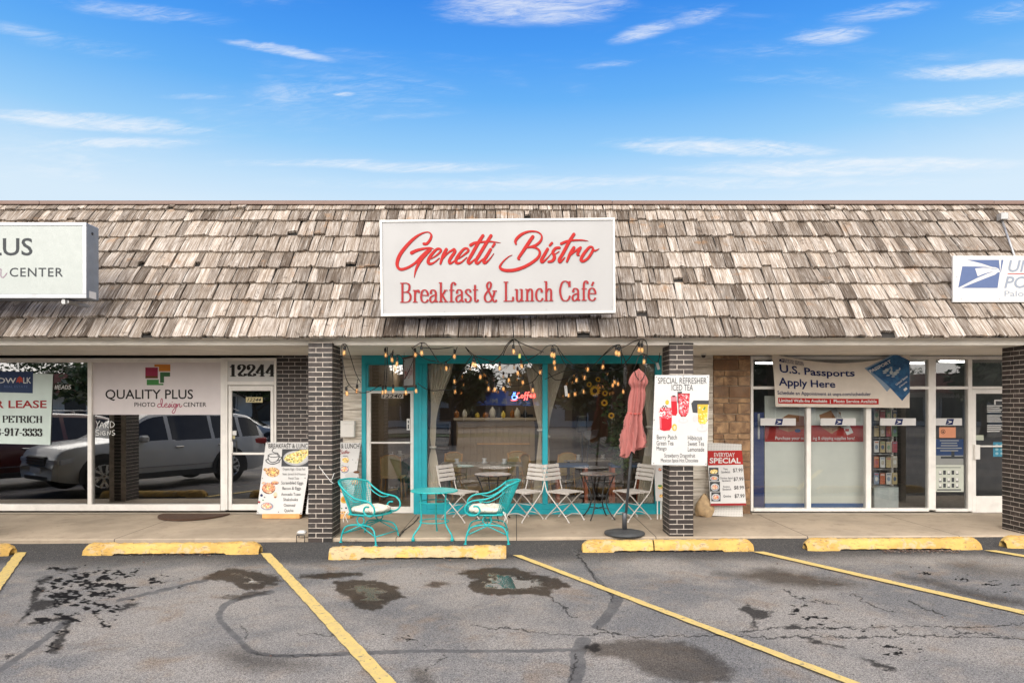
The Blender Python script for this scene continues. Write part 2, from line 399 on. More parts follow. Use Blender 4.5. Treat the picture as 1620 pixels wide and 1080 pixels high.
GL = {
 'B': (.78, [[(.17, 0), (.17, 1)], [(.17, .975), (.4, .975), (.57, .91), (.61, .76), (.55, .6), (.38, .53), (.17, .53)], [(.38, .53), (.6, .47), (.68, .27), (.6, .09), (.42, .025), (.17, .025)]], [(.03, .3, .025), (.03, .3, .975)], []),
 'r': (.48, [[(.17, 0), (.17, .63)], [(.17, .42), (.25, .57), (.36, .62), (.43, .57)]], [(.03, .33, .025), (.03, .17, .61)], [(.41, .54)]),
 'e': (.56, [[(.07, .33), (.13, .55), (.28, .63), (.42, .56), (.49, .36), (.3, .36), (.08, .36)], [(.07, .33), (.11, .1), (.27, .01), (.41, .04), (.5, .15)]], [], []),
 'a': (.58, [[(.1, .48), (.16, .6), (.27, .62), (.38, .57), (.42, .45), (.42, .12), (.46, .03), (.56, .05)], [(.42, .38), (.25, .34), (.11, .26), (.07, .13), (.14, .02), (.27, .03), (.42, .15)]], [], [(.12, .48)]),
 'k': (.62, [[(.16, 0), (.16, 1)], [(.18, .27), (.44, .6)], [(.25, .38), (.36, .2), (.5, .02)]], [(.03, .31, .025), (.36, .62, .025), (.34, .58, .6), (.03, .16, .975)], []),
 'f': (.42, [[(.19, 0), (.19, .75), (.23, .92), (.33, .985), (.43, .93)]], [(.05, .38, .025), (.05, .38, .6)], [(.42, .9)]),
 's': (.48, [[(.38, .48), (.34, .59), (.22, .63), (.1, .57), (.1, .46), (.22, .36), (.36, .26), (.4, .14), (.33, .03), (.2, .0), (.09, .05), (.07, .18)]], [], []),
 't': (.4, [[(.18, .85), (.18, .15), (.22, .03), (.31, .02), (.38, .12)]], [(.04, .37, .6)], []),
 '&': (.92, [[(.82, .1), (.74, .01), (.62, .06), (.3, .6), (.22, .8), (.3, .96), (.42, .97), (.47, .84), (.4, .66), (.16, .42), (.08, .22), (.15, .04), (.32, 0), (.48, .07), (.62, .3), (.7, .53)]], [(.56, .84, .54)], []),
 'L': (.7, [[(.18, 0), (.18, 1)], [(.62, .03), (.62, .24)]], [(.03, .33, .975), (.03, .63, .025)], []),
 'u': (.64, [[(.16, .61), (.16, .15), (.22, .02), (.33, .02), (.46, .15)], [(.46, .61), (.46, 0)]], [(.02, .16, .6), (.32, .46, .6), (.46, .6, .025)], []),
 'n': (.64, [[(.16, .61), (.16, 0)], [(.16, .42), (.27, .58), (.37, .61), (.46, .5), (.46, 0)]], [(.02, .16, .6), (.02, .3, .025), (.33, .6, .025)], []),
 'c': (.54, [[(.44, .48), (.38, .6), (.27, .63), (.13, .54), (.07, .33), (.12, .1), (.27, .01), (.4, .04), (.49, .16)]], [], [(.42, .49)]),
 'h': (.64, [[(.16, 1), (.16, 0)], [(.16, .42), (.27, .58), (.37, .61), (.46, .5), (.46, 0)]], [(.02, .16, .975), (.02, .3, .025), (.33, .6, .025)], []),
 'C': (.78, [[(.66, .7), (.6, .88), (.42, .99), (.2, .9), (.08, .5), (.2, .1), (.42, .01), (.6, .08), (.7, .26)], [(.67, .7), (.67, .99)]], [], []),
 'P': (.7, [[(.17, 0), (.17, 1)], [(.17, .97), (.42, .97), (.58, .9), (.61, .73), (.56, .55), (.42, .48), (.17, .48)]], [(.03, .34, .03), (.03, .3, .97)], []),
 'E': (.7, [[(.17, 0), (.17, 1)], [(.6, .97), (.6, .75)], [(.63, .03), (.63, .27)], [(.43, .4), (.43, .64)]], [(.03, .61, .97), (.03, .64, .03), (.17, .43, .52)], []),
 'T': (.72, [[(.36, 0), (.36, 1)], [(.04, .97), (.04, .74)], [(.68, .97), (.68, .74)]], [(.03, .69, .97), (.22, .5, .03)], []),
 'R': (.78, [[(.17, 0), (.17, 1)], [(.17, .97), (.42, .97), (.58, .9), (.61, .74), (.56, .58), (.42, .5), (.17, .5)], [(.4, .5), (.55, .3), (.68, .03)]], [(.03, .34, .03), (.03, .3, .97), (.62, .77, .03)], []),
 'I': (.36, [[(.18, 0), (.18, 1)]], [(.03, .33, .03), (.03, .33, .97)], []),
 'H': (.82, [[(.18, 0), (.18, 1)], [(.64, 0), (.64, 1)]], [(.03, .33, .03), (.03, .33, .97), (.49, .79, .03), (.49, .79, .97), (.18, .64, .52)], []),
 ' ': (.3, [], [], []),'O': (.84, [[(.42, .99), (.2, .9), (.08, .5), (.2, .1), (.42, .01), (.64, .1), (.76, .5), (.64, .9), (.42, .99)]], [], []), '0': (.58, [[(.28, .99), (.14, .88), (.08, .5), (.14, .12), (.28, .01), (.42, .12), (.48, .5), (.42, .88), (.28, .99)]], [], []), '-': (.4, [], [(.06, .34, .34), (.06, .34, .38)], []),
 '1': (.5, [[(.26, 0), (.26, 1)], [(.26, .97), (.18, .84), (.06, .8)]], [(.08, .44, .03)], []),
 '2': (.58, [[(.1, .72), (.14, .9), (.28, .98), (.42, .9), (.46, .74), (.38, .55), (.2, .3), (.08, .1)], [(.5, .06), (.51, .26)], [(.08, .08), (.2, .16), (.34, .07), (.5, .06)]], [(.08, .5, .05), (.1, .45, .09)], [(.13, .7)]),
 '3': (.56, [[(.09, .78), (.16, .93), (.28, .98), (.41, .9), (.43, .75), (.36, .58), (.24, .53)], [(.24, .53), (.4, .46), (.47, .27), (.4, .08), (.26, .01), (.12, .06), (.07, .2)]], [], [(.12, .78), (.1, .2)]),
 '4': (.6, [[(.38, 0), (.38, 1)], [(.38, .98), (.2, .62), (.03, .28)]], [(.03, .57, .28), (.22, .54, .03)], []),
 '7': (.54, [[(.5, .95), (.3, .5), (.22, 0)]], [(.06, .5, .95), (.06, .5, .9)], []),
 '8': (.58, [[(.28, .98), (.13, .92), (.12, .74), (.28, .55), (.44, .35), (.46, .15), (.28, .01), (.1, .12), (.1, .32), (.28, .54), (.43, .72), (.42, .9), (.28, .98)]], [], []),
 '9': (.58, [[(.46, .68), (.38, .5), (.24, .47), (.1, .58), (.09, .8), (.2, .97), (.36, .95), (.46, .75), (.44, .4), (.34, .1), (.2, .01), (.1, .08)]], [], [(.12, .12)]),
}
GL['\u00e9'] = (GL['e'][0], GL['e'][1]+[[(.26, .74), (.38, .94)]], [], [])
# ================================================================ ground
def noise2(x, y, seed=0):
    """smooth value noise in numpy"""
    rs = np.random.RandomState(seed); T = rs.rand(256, 256)
    xi, yi = np.floor(x).astype(int), np.floor(y).astype(int); fx, fy = x-xi, y-yi
    fx, fy = fx*fx*(3-2*fx), fy*fy*(3-2*fy)
    g = lambda i, j: T[(xi+i) % 256, (yi+j) % 256]
    return (g(0, 0)*(1-fx)+g(1, 0)*fx)*(1-fy)+(g(0, 1)*(1-fx)+g(1, 1)*fx)*fy
def fbm(x, y, oct=4, seed=0):
    s, a, t = 0, 1, 0
    for o in range(oct): s = s+a*noise2(x*2**o, y*2**o, seed+o); t += a; a *= .55
    return s/t
ZG = lambda x: -.045+.007*np.clip(x, -12, 12)
def gpt(px, py):            # pixel -> point on the asphalt
    d = 9.
    for _ in range(4):
        x = X(px, d); d = F*(CAMZ-float(ZG(x)))/(py-HY)
    return X(px, d), d

def asphalt():
    b = NB('asphalt')
    wet, pud, crack, tar, spot = (b.attr(k) for k in ('wet', 'puddle', 'crack', 'tar', 'spot'))
    sep = b.n.new('ShaderNodeSeparateXYZ'); b.l.new(b.obj, sep.inputs[0])
    big = b.noise(.55, 5, .6, .3)
    mid = b.noise(3.2, 5, .62)
    base = b.mix(b.ramp(big, .40, .60), (.165, .161, .157), (.275, .252, .226))
    base = b.mix(b.ramp(mid, .5, .70, 0, .65), base, (.275, .238, .20))
    base = b.mix(b.ramp(b.noise(1.7, 4, .6, .5), .54, .70, 0, .6), base, (.225, .17, .125))       # rusty patches
    base = b.mix(b.math('MULTIPLY', b.ramp(b.noise(.3, 2), .1, .4), b.ramp(b.math('ADD', sep.outputs[1], b.math('MULTIPLY', b.noise(.8, 4), .9)), 8.35, 9.0)), base, (.072, .070, .070))   # newer seal next to the walk
    sp = b.vor(190); sp2 = b.n.new('ShaderNodeTexVoronoi'); sp2.inputs['Scale'].default_value = 165; b.l.new(b.obj, sp2.inputs['Vector'])
    rnd = b.n.new('ShaderNodeSeparateColor'); b.l.new(sp2.outputs['Color'], rnd.inputs[0])
    base = b.mix(1., base, b.ramp(rnd.outputs[0], 0, 1, .58, 1.42), 'MULTIPLY')
    base = b.mix(b.ramp(rnd.outputs[1], .95, .99, 0, .6), base, (.46, .42, .36))
    base = b.mix(b.ramp(rnd.outputs[2], .90, .98, 0, .6), base, (.03, .03, .03))
    tarc = b.mix(b.ramp(b.noise(9, 4, .6), .3, .7), (.072, .072, .074), (.125, .122, .12))
    c = b.mix(b.math('MULTIPLY', tar, .8), base, tarc)
    c = b.mix(b.math('MULTIPLY', wet, .95), c, b.mix(1., c, (.19, .155, .12), 'MULTIPLY'))
    c = b.mix(b.math('MULTIPLY', spot, .97), c, (.013, .0125, .013))
    c = b.mix(b.math('MULTIPLY', crack, .9), c, (.022, .021, .020))
    h = b.math('ADD', b.math('MULTIPLY', sp, -.9), b.math('MULTIPLY', b.noise(45, 4), .6))
    h = b.math('MULTIPLY', h, b.math('SUBTRACT', 1., pud, True))
    h = b.math('SUBTRACT', h, b.math('MULTIPLY', crack, 1.6))
    b.bump(h, .55, .006)
    r = b.math('SUBTRACT', b.math('SUBTRACT', .88, b.math('MULTIPLY', wet, .28)), b.math('MULTIPLY', pud, .62), True)
    r = b.math('MAXIMUM', r, .03)
    return b.set(col=c, rough=r, spec=b.math('ADD', b.math('MULTIPLY', b.math('SUBTRACT', 1., spot, True), .12), b.math('MULTIPLY', pud, .4)))
ASPH = asphalt()

def polymask(PX, PY, poly, soft, wig, seed, rag=1.0):
    """0..1 inside a polygon in photo pixels, with a ragged rim"""
    poly = np.array(poly, float); m = np.zeros(PX.shape)
    x0, y0 = poly.min(0)-14; x1, y1 = poly.max(0)+14
    k = (PX > x0) & (PX < x1) & (PY > y0) & (PY < y1)
    if not k.any(): return m
    x, y = PX[k], PY[k]
    x = x+(fbm(x/9*rag, y/4*rag, 4, seed)-.5)*wig*2.4; y = y+(fbm(x/9*rag+50, y/4*rag, 4, seed+9)-.5)*wig
    ins = np.zeros(x.shape, bool); dist = np.full(x.shape, 1e9)
    for i in range(len(poly)):
        ax, ay = poly[i]; bx, by = poly[(i+1) % len(poly)]
        c = ((ay > y) != (by > y))
        with np.errstate(divide='ignore', invalid='ignore'): xi = (bx-ax)*(y-ay)/(by-ay)+ax
        ins ^= c & (x < xi)
        # vertical pixels count more (foreshortening)
        ex, ey = bx-ax, (by-ay)*2.4; L = ex*ex+ey*ey+1e-9
        t = np.clip(((x-ax)*ex+(y-ay)*2.4*ey)/L, 0, 1)
        dist = np.minimum(dist, np.hypot(x-ax-t*ex, (y-ay)*2.4-t*ey))
    s = np.where(ins, dist, -dist)
    m[k] = np.clip(s/soft*.5+.5, 0, 1); return m
def linemask(PX, PY, pts, w, wig, seed, soft=1.2):
    m = np.zeros(PX.shape); pts = np.array(pts, float)
    x0, y0 = pts.min(0)-16; x1, y1 = pts.max(0)+16
    k = (PX > x0) & (PX < x1) & (PY > y0) & (PY < y1)
    if not k.any(): return m
    x = PX[k]+(fbm(PX[k]/11, PY[k]/5, 4, seed)-.5)*wig*2; y = PY[k]+(fbm(PX[k]/9+30, PY[k]/5, 4, seed+5)-.5)*wig
    d = np.full(x.shape, 1e9)
    for a, b in zip(pts[:-1], pts[1:]):
        ex, ey = b[0]-a[0], (b[1]-a[1])*2; L = ex*ex+ey*ey+1e-9
        t = np.clip(((x-a[0])*ex+(y-a[1])*2*ey)/L, 0, 1)
        d = np.minimum(d, np.hypot(x-a[0]-t*ex, (y-a[1])*2-t*ey))
    m[k] = np.clip((w-d)/soft+.5, 0, 1); return m
A3 = lambda ox, *p: [(ox+a/3, 820+b/3) for a, b in p]       # coordinates read off three enlarged strips of the photograph

def ground_mesh(name, x0, x1, y0, y1, nx, ny, dz=0, masks=False):
    xs, ys = np.linspace(x0, x1, nx+1), np.linspace(y0, y1, ny+1)
    gx, gy = np.meshgrid(xs, ys); x, y = gx.ravel(), gy.ravel(); z = ZG(x)+dz
    if masks: z = z+(fbm(x*.9, y*.9, 3, 3)-.5)*.012
    me = bpy.data.meshes.new(name)
    me.vertices.add(len(x)); me.vertices.foreach_set('co', np.stack([x, y, z], 1).ravel())
    i = np.arange(nx)[None, :]+np.arange(ny)[:, None]*(nx+1)
    q = np.stack([i, i+1, i+nx+2, i+nx+1], -1).reshape(-1, 4)
    me.loops.add(q.size); me.loops.foreach_set('vertex_index', q.ravel())
    me.polygons.add(len(q)); me.polygons.foreach_set('loop_start', np.arange(len(q))*4); me.polygons.foreach_set('loop_total', np.full(len(q), 4))
    me.update(calc_edges=True); me.validate(); me.materials.append(ASPH)
    me.polygons.foreach_set('use_smooth', np.ones(len(q), bool))
    if masks:
        PX, PY = CX+x/y*F, HY+(CAMZ-ZG(x))/y*F
        wet = np.zeros(x.shape); pud = wet.copy(); crack = wet.copy(); tar = wet.copy(); spot = wet.copy()
        def W_(poly, soft=3, wig=8, s=1, amt=1, p=0):
            nonlocal wet, pud
            m = polymask(PX, PY, poly, soft, wig, s); wet = np.maximum(wet, m*amt)
            if p: pud = np.maximum(pud, np.clip((polymask(PX, PY, poly, 30, 16, s+3)-.86)*8, 0, 1)*p)
        W_(A3(0, (965, 285), (1040, 245), (1120, 237), (1200, 245), (1250, 262), (1325, 275), (1330, 300), (1230, 335), (1140, 335), (1100, 300), (1000, 292)), s=1, p=.9)
        W_(A3(0, (1025, 372), (1120, 360), (1200, 345), (1290, 340), (1270, 355), (1150, 380), (1060, 380)), s=2, amt=.8)
        W_(A3(540, (-215, 278), (-140, 262), (0, 252), (100, 253), (125, 265), (30, 277), (-80, 285)), s=3, p=.5)
        W_(A3(540, (-50, 300), (0, 293), (100, 290), (200, 300), (270, 320), (265, 345), (310, 372), (250, 385), (190, 420), (160, 440), (80, 430), (50, 400), (20, 360), (-20, 345)), s=4, p=.8)
        W_(A3(540, (548, 262), (660, 232), (740, 228), (830, 235), (920, 262), (1040, 285), (1095, 322), (1000, 335), (985, 372), (900, 360), (760, 365), (640, 350), (595, 320), (640, 285)), s=5, p=1)
        W_(A3(540, (393, 318), (450, 300), (508, 310), (450, 326)), s=6, amt=.8)
        W_(A3(540, (1130, 622), (1200, 592), (1300, 580), (1400, 572), (1620, 585), (1740, 625), (1820, 680), (1870, 720), (1840, 770), (1700, 780), (1560, 770), (1450, 735), (1350, 668), (1280, 655), (1200, 655)), s=7, soft=9, amt=.75)
        W_(A3(0, (1010, 642), (1080, 610), (1170, 620), (1300, 650), (1450, 680), (1500, 692), (1380, 718), (1200, 722), (1090, 690)), s=8, soft=26, amt=.6)
        W_(A3(1080, (150, 258), (260, 262), (310, 252), (370, 240), (450, 238), (600, 270), (720, 285), (850, 318), (700, 330), (560, 325), (420, 312), (330, 288), (240, 275)), s=9, soft=14, amt=.85)
        W_(A3(1080, (1015, 265), (1100, 278), (1200, 288), (1350, 338), (1500, 368), (1640, 392), (1640, 418), (1450, 395), (1300, 355), (1180, 312), (1050, 285)), s=10, soft=12, amt=.75)
        W_(A3(1080, (1240, 215), (1350, 203), (1500, 225), (1640, 248), (1640, 280), (1450, 272), (1330, 252)), s=11, soft=22, amt=.55)
        W_(A3(540, (320, 722), (380, 703), (432, 765), (420, 790), (350, 785)), s=12, soft=14, amt=.7)
        W_(A3(540, (-90, 430), (80, 420), (200, 470), (350, 460), (600, 440), (750, 470), (500, 500), (200, 510)), s=13, soft=60, amt=.18)
        # oil spots: thresholded noise inside loose regions
        sn = fbm(PX/15, PY/4.6, 4, 40); sn2 = fbm(PX/6, PY/2.4, 3, 60)
        for poly, th in ((A3(0, (170, 280), (240, 225), (400, 225), (660, 240), (640, 420), (520, 520), (330, 520), (280, 640), (220, 640), (230, 520), (80, 510), (140, 400)), .56),
                         (A3(1080, (420, 400), (560, 370), (760, 480), (900, 520), (880, 570), (700, 540), (560, 510)), .585),
                         (A3(1080, (870, 570), (1060, 580), (1260, 640), (1230, 690), (1060, 680), (880, 640)), .59),
                         (A3(1080, (920, 240), (1130, 225), (1350, 280), (1620, 310), (1620, 350), (1440, 330), (1180, 290)), .585),
                         (A3(540, (110, 570), (200, 545), (380, 570), (380, 600), (250, 590)), .58),
                         (A3(0, (640, 250), (880, 250), (880, 340), (680, 330)), .61)):
            r = polymask(PX, PY, poly, 26, 8, 44)
            spot = np.maximum(spot, np.clip((sn*.72+sn2*.28+(r-1)*.30-th+.032)*70, 0, 1)*(r > .05))
        for poly in (A3(0, (165, 290), (200, 275), (250, 270), (225, 295), (180, 312)), A3(0, (230, 238), (300, 232), (375, 228), (350, 245), (260, 246)),
                     A3(0, (140, 410), (200, 385), (260, 385), (270, 405), (210, 430), (150, 438)), A3(0, (165, 312), (210, 330), (185, 372), (130, 470), (85, 502), (130, 430)),
                     A3(0, (130, 490), (270, 468), (350, 455), (335, 475), (250, 490), (150, 505)), A3(0, (330, 455), (350, 470), (320, 530), (270, 635), (225, 635), (270, 560)),
                     A3(0, (560, 430), (590, 405), (660, 398), (640, 415), (590, 435)), A3(0, (10, 655), (70, 635), (60, 650), (25, 665)),
                     A3(1080, (265, 430), (300, 405), (350, 430), (420, 440), (420, 465), (355, 475), (350, 530), (335, 520), (330, 470)),
                     A3(1080, (470, 508), (540, 500), (570, 520), (500, 525)), A3(1080, (835, 655), (900, 670), (1010, 712), (1000, 725), (950, 715)),
                     A3(1080, (540, 550), (640, 575), (780, 615), (760, 620), (620, 585)), A3(540, (1150, 600), (1210, 590), (1240, 625), (1190, 640))):
            spot = np.maximum(spot, polymask(PX, PY, poly, 3, 9, 70)*.85)
        # sealed strips and cracks
        for pts, w in ((A3(0, (1290, 345), (1100, 390), (1045, 440), (1050, 490), (1130, 570), (1200, 630), (1340, 648), (1620, 642), (1900, 632)), 5.5),
                       (A3(540, (0, 638), (300, 630), (640, 630), (900, 628), (1110, 622)), 5), (A3(540, (1310, 385), (1270, 450), (1215, 510)), 9), (A3(540, (1150, 580), (1120, 640), (1125, 700), (1105, 790)), 12),
                       (A3(0, (980, 290), (850, 320), (720, 350), (560, 390)), 4), (A3(0, (330, 470), (200, 580), (100, 650), (0, 720)), 6), (A3(540, (1100, 150), (1180, 250), (1260, 330), (1300, 385)), 3.5)):
            tar = np.maximum(tar, linemask(PX, PY, spline(pts, 5) if len(pts) > 2 else pts, w, 3, 80))
        for pts, w in ((A3(540, (630, 508), (720, 520), (800, 515), (900, 535), (1000, 550), (1150, 555), (1250, 545), (1400, 558), (1620, 550)), .7),
                       (A3(1080, (0, 555), (200, 552), (420, 562), (560, 556), (800, 562), (1100, 555), (1350, 560), (1640, 568)), 1.2), (A3(1080, (200, 540), (420, 520), (640, 515), (860, 520), (1100, 510), (1350, 518), (1640, 498)), .8),
                       (A3(1080, (800, 360), (900, 410), (1000, 445)), .6), (A3(1080, (1070, 390), (1150, 425), (1250, 465)), .8), (A3(1080, (480, 330), (520, 365), (600, 390), (740, 405)), .6),
                       (A3(540, (1100, 150), (1180, 250), (1200, 290), (1260, 335), (1290, 390)), .9), (A3(540, (1220, 515), (1260, 545), (1300, 560)), .9), (A3(540, (980, 370), (1020, 400), (1080, 440), (1110, 470)), .9),
                       (A3(0, (1150, 510), (1180, 545), (1170, 570)), .6), (A3(0, (1400, 545), (1500, 548), (1620, 555)), .5), (A3(540, (400, 720), (470, 670), (500, 640)), .5), (A3(1080, (1000, 520), (1010, 540), (1080, 545)), .8),
                       (A3(1080, (1290, 510), (1300, 545), (1400, 540), (1540, 560)), .8), (A3(540, (1120, 640), (1100, 720), (1090, 790)), .8), (A3(0, (1200, 630), (1340, 650), (1620, 646)), .7)):
            crack = np.maximum(crack, linemask(PX, PY, pts, w*.9+.55, 9, 90, 1.1))
        # net of hairline cracks
        net = np.abs(fbm(PX/26, PY/9, 4, 101)-.5); reg = np.clip((fbm(PX/120, PY/50, 2, 120)-.52)*9, 0, 1)
        crack = np.maximum(crack, np.clip((.0035-net)/.003, 0, 1)*reg*.75)
        for k, a in (('wet', wet), ('puddle', pud), ('crack', crack), ('tar', tar), ('spot', spot)):
            at = me.attributes.new(k, 'FLOAT', 'POINT'); at.data.foreach_set('value', a.astype(np.float32))
    o = bpy.data.objects.new(name, me); COL.objects.link(o); return tag(o, kind='structure')
ground_mesh('parking_lot', -8.2, 8.2, 4.3, 9.7, 1700, 560, 0, True)
ground_mesh('ground', -90, 90, -110, 60, 120, 60, -.03)

# painted stall lines: strips on the asphalt running along the stall direction
def line_paint():
    b = NB('line_paint')
    c = b.mix(b.ramp(b.noise(14, 6, .65), .35, .7), lin(212, 184, 108), lin(198, 172, 112))
    c = b.mix(b.ramp(b.noise(22, 7, .72), .56, .66, 0, .85), c, (.13, .125, .12))
    c = b.mix(b.ramp(b.vor(110), .0, .25, .18, 0), c, (.15, .13, .1))
    b.bump(b.noise(90, 3), .3, .004); return b.set(col=c, rough=.8)
LP = line_paint()
for k, (a, c) in enumerate((((412, 876), (428, 876)), ((811, 879), (824, 879)), ((1190, 873.5), (1208, 873.5)), ((1557, 871.5), (1576, 871.5)), ((25, 874.5), (42, 874.5)))):
    m = MB(); pa, pb = gpt(*a), gpt(*c); dx, dy = .4926, -.8703
    n = 60; vs = []
    for i in range(n+1):
        t = 5.2*i/n
        for p in (pa, pb):
            w = .004*math.sin(i*1.7+k)+random.uniform(-.003, .003)
            x, y = p[0]+dx*t+w, p[1]+dy*t; vs.append((x, y, float(ZG(x))+.0135))
    m.add(vs, [(2*i, 2*i+1, 2*i+3, 2*i+2) for i in range(n)], LP)
    tag(m.build('parking_line'), kind='structure')

# sidewalk
def concrete(name, base, dark, joints=False):
    b = NB(name)
    c = b.mix(b.ramp(b.noise(1.1, 6, .62, .3), .35, .68), base, tuple(.72*q for q in base))
    c = b.mix(b.ramp(b.noise(5, 7, .70), .52, .68, 0, .75), c, dark)
    c = b.mix(b.ramp(b.noise(55, 3), .62, .75, 0, .5), c, tuple(.5*q for q in base))
    c = b.mix(b.ramp(b.vor(3.1), .0, .07, .8, 0), c, tuple(.28*q for q in base))
    c = b.mix(b.ramp(b.attr('tint'), .5, 1., 0, .9), c, (.03, .026, .022))
    b.bump(b.noise(120, 4), .25, .003); return b.set(col=c, rough=.85)
CONC = concrete('sidewalk_concrete', (.45, .365, .275), (.29, .23, .17))
def sidewalk():
    m = MB(); zf = lambda x: -.005+.004*x; n = 60; x0, x1 = -11, 11
    joints = [-5.55, -2.2+.55, .02, 1.95, 4.05, 6.15]
    cuts = sorted([x0+(x1-x0)*i/n for i in range(n+1)]+[j for q in joints for j in (q-.006, q+.006)])
    ys = [9.45+0*1, 9.47, 10.4, 11.62]
    vs = []
    for x in cuts:
        zz = zf(x); vs += [(x, 9.45, float(ZG(x))-.12), (x, 9.45, zz-.012), (x, 9.465, zz), (x, 10.5, zz*.5), (x, 11.9, 0)]
    for i in range(len(cuts)-1):
        jt = any(abs((cuts[i]+cuts[i+1])/2-q) < .004 for q in joints)
        for j in range(4):
            a = i*5+j; m.add([vs[a], vs[a+5], vs[a+6], vs[a+1]], [(0, 1, 2, 3)], CONC, 1. if jt else .5)
    # a diagonal crack near the door
    return tag(m.build('sidewalk'), kind='structure')
sidewalk()
m = MB(); pts = spline([(X(663, 11.2), 11.2), (X(655, 10.6), 10.6), (X(640, 10.0), 10.0), (X(631, 9.5), 9.5)], 8)
vs = []
for i, (x, y) in enumerate(pts): vs += [(x-.012+random.uniform(-.006, .004), y, .002+.004*x*(11.9-y)/2.4-.0), (x+.012+random.uniform(-.004, .006), y, .002+.004*x*(11.9-y)/2.4)]
CRK = pm('crack_dirt', (.04, .033, .027), .9)
m.add(vs, [(2*i, 2*i+1, 2*i+3, 2*i+2) for i in range(len(pts)-1)], CRK); tag(m.build('sidewalk_crack'), kind='structure')

# ================================================================ the strip building
BLD = thing('shop_building', 'single-storey strip of shops with a wooden shake mansard roof and dark brick pillars', 'building', (0, 11.5, 0))
DW = 11.49                       # the storefront plane
def brick_mat():
    b = NB('dark_brick')
    t = b.attr('tint')
    c = b.mix(t, (.014, .011, .010), (.047, .034, .030))
    c = b.mix(b.ramp(b.noise(30, 6, .7), .45, .75, 0, .5), c, (.026, .022, .020))
    c = b.mix(b.ramp(b.noise(7, 7, .74), .57, .74, 0, .6), c, (.20, .175, .155))
    b.bump(b.noise(110, 4, .65), .5, .003); return b.set(col=c, rough=b.ramp(b.noise(20), .3, .7, .45, .7))
def mortar_mat(name, col):
    b = NB(name); c = b.mix(b.ramp(b.noise(12, 6, .65), .35, .7), col, tuple(.62*q for q in col)); b.bump(b.noise(150, 3), .4, .003)
    return b.set(col=c, rough=.9)
BRICK = brick_mat(); MORT = mortar_mat('mortar', (.66, .58, .51)); MORTG = mortar_mat('stone_mortar', (.55, .46, .36))
CO = .0672
def bricks_front(m, x0, x1, z0, z1, yf, depth=.012, off=0):
    """one face of running-bond bricks looking towards -Y"""
    k = 0; z = z0
    while z < z1-.01:
        x = x0-(0 if (k+off) % 2 == 0 else .1015); zt = min(z+CO-.0098, z1)
        while x < x1-.005:
            a, c = max(x, x0), min(x+.2032-.0098, x1)
            if c-a > .02: m.box(a+random.uniform(0, .001), yf-depth-random.uniform(0, .0018), z, c, yf, zt, BRICK, random.random())
            x += .2032
        z += CO; k += 1
def pillar(xl, xr, yf, yb, z0, z1):
    m = MB(); e = .004
    m.box(xl+e, yf+e, z0, xr-e, yb-e, z1, MORT)
    k = 0; z = z0; w = xr-xl; dpt = yb-yf
    while z < z1-.012:
        zt = min(z+CO-.0098, z1); t = random.random
        j = lambda: random.uniform(-.0012, .0012)
        if k % 2 == 0:
            cut = xl+w*.60
            m.box(xl+j(), yf+j(), z, cut-.005, yf+.10, zt, BRICK, t(), bev=.0015); m.box(cut+.005, yf+j(), z, xr+j(), yf+.10, zt, BRICK, t(), bev=.0015)
            ys = [yf+.1098, yf+dpt*.62, yb]
        else:
            cut = xl+w*.32
            m.box(xl+j(), yf+j(), z, cut-.005, yf+.21, zt, BRICK, t(), bev=.0015); m.box(cut+.005, yf+j(), z, xr+j(), yf+.21, zt, BRICK, t(), bev=.0015)
            ys = [yf+.2198, yb]
        for a, c in zip(ys[:-1], ys[1:]):
            m.box(xl+j(), a, z, xl+.1, c-.0098, zt, BRICK, t()); m.box(xr-.1, a, z, xr+j(), c-.0098, zt, BRICK, t())
        m.box(xl+.102, yb-.09, z, xr-.102, yb, zt, BRICK, t())
        z += CO; k += 1
    return m.build('pillar', BLD)
ZSOF = 2.655
for xl, yf, z0 in ((X(487.5, 9.42), 9.42, -.20), (X(1059, 9.49), 9.49, -.16), (X(1621, 9.55), 9.55, -.02), (X(487.5, 9.42)-4.97, 9.42, -.22)):
    pillar(xl, xl+.333, yf, yf+.45, z0, 2.69)

# shake roof: courses of split shakes, each shake a tapered slab
def shake_mat():
    b = NB('weathered_shake')
    g = b.attr('grain', 'Vector'); t = b.attr('tint')
    s1 = b.noise(1., 5, .68, .15, vec=g, stretch=(95, 3.2, 1)); s2 = b.noise(1., 4, .6, 0, vec=g, stretch=(22, 1.2, 1)); s3 = b.noise(3.2, 5, .6)
    c = b.mix(t, lin(102, 93, 85), lin(204, 196, 188))
    c = b.mix(b.ramp(s2, .36, .66), b.mix(1., c, (.70, .64, .58), 'MULTIPLY'), c)
    c = b.mix(b.ramp(s1, .40, .60), b.mix(1., c, (.50, .45, .41), 'MULTIPLY'), c)
    c = b.mix(b.ramp(s1, .56, .74, 0, .7), c, lin(232, 226, 219))
    c = b.mix(b.ramp(s3, .6, .72, 0, .45), c, lin(150, 114, 80))
    c = b.mix(b.ramp(b.noise(8, 7, .75, .6), .56, .68, 0, .8), c, lin(74, 64, 56))
    b.bump(b.math('ADD', s1, b.math('MULTIPLY', s2, .6)), .75, .007)
    return b.set(col=c, rough=.9, spec=.2)
SHAKE = shake_mat()
MB0 = (9.30, 2.743); CSL, SSL = math.cos(R(54)), math.sin(R(54))
def rp(x, s, n): return (x, MB0[0]+s*CSL-n*SSL, MB0[1]+s*SSL+n*CSL)
RX0, RX1 = -11., 11.
m = MB(); UNDER = pm('roof_felt', (.025, .022, .02), .9)
m.add([rp(RX0, -.0, -.004), rp(RX1, -.0, -.004), rp(RX1, 2.84, -.004), rp(RX0, 2.84, -.004)], [(0, 1, 2, 3)], UNDER)
courses = [-.015, .339, .681, 1.012, 1.342, 1.687, 2.03, 2.405, 2.665]
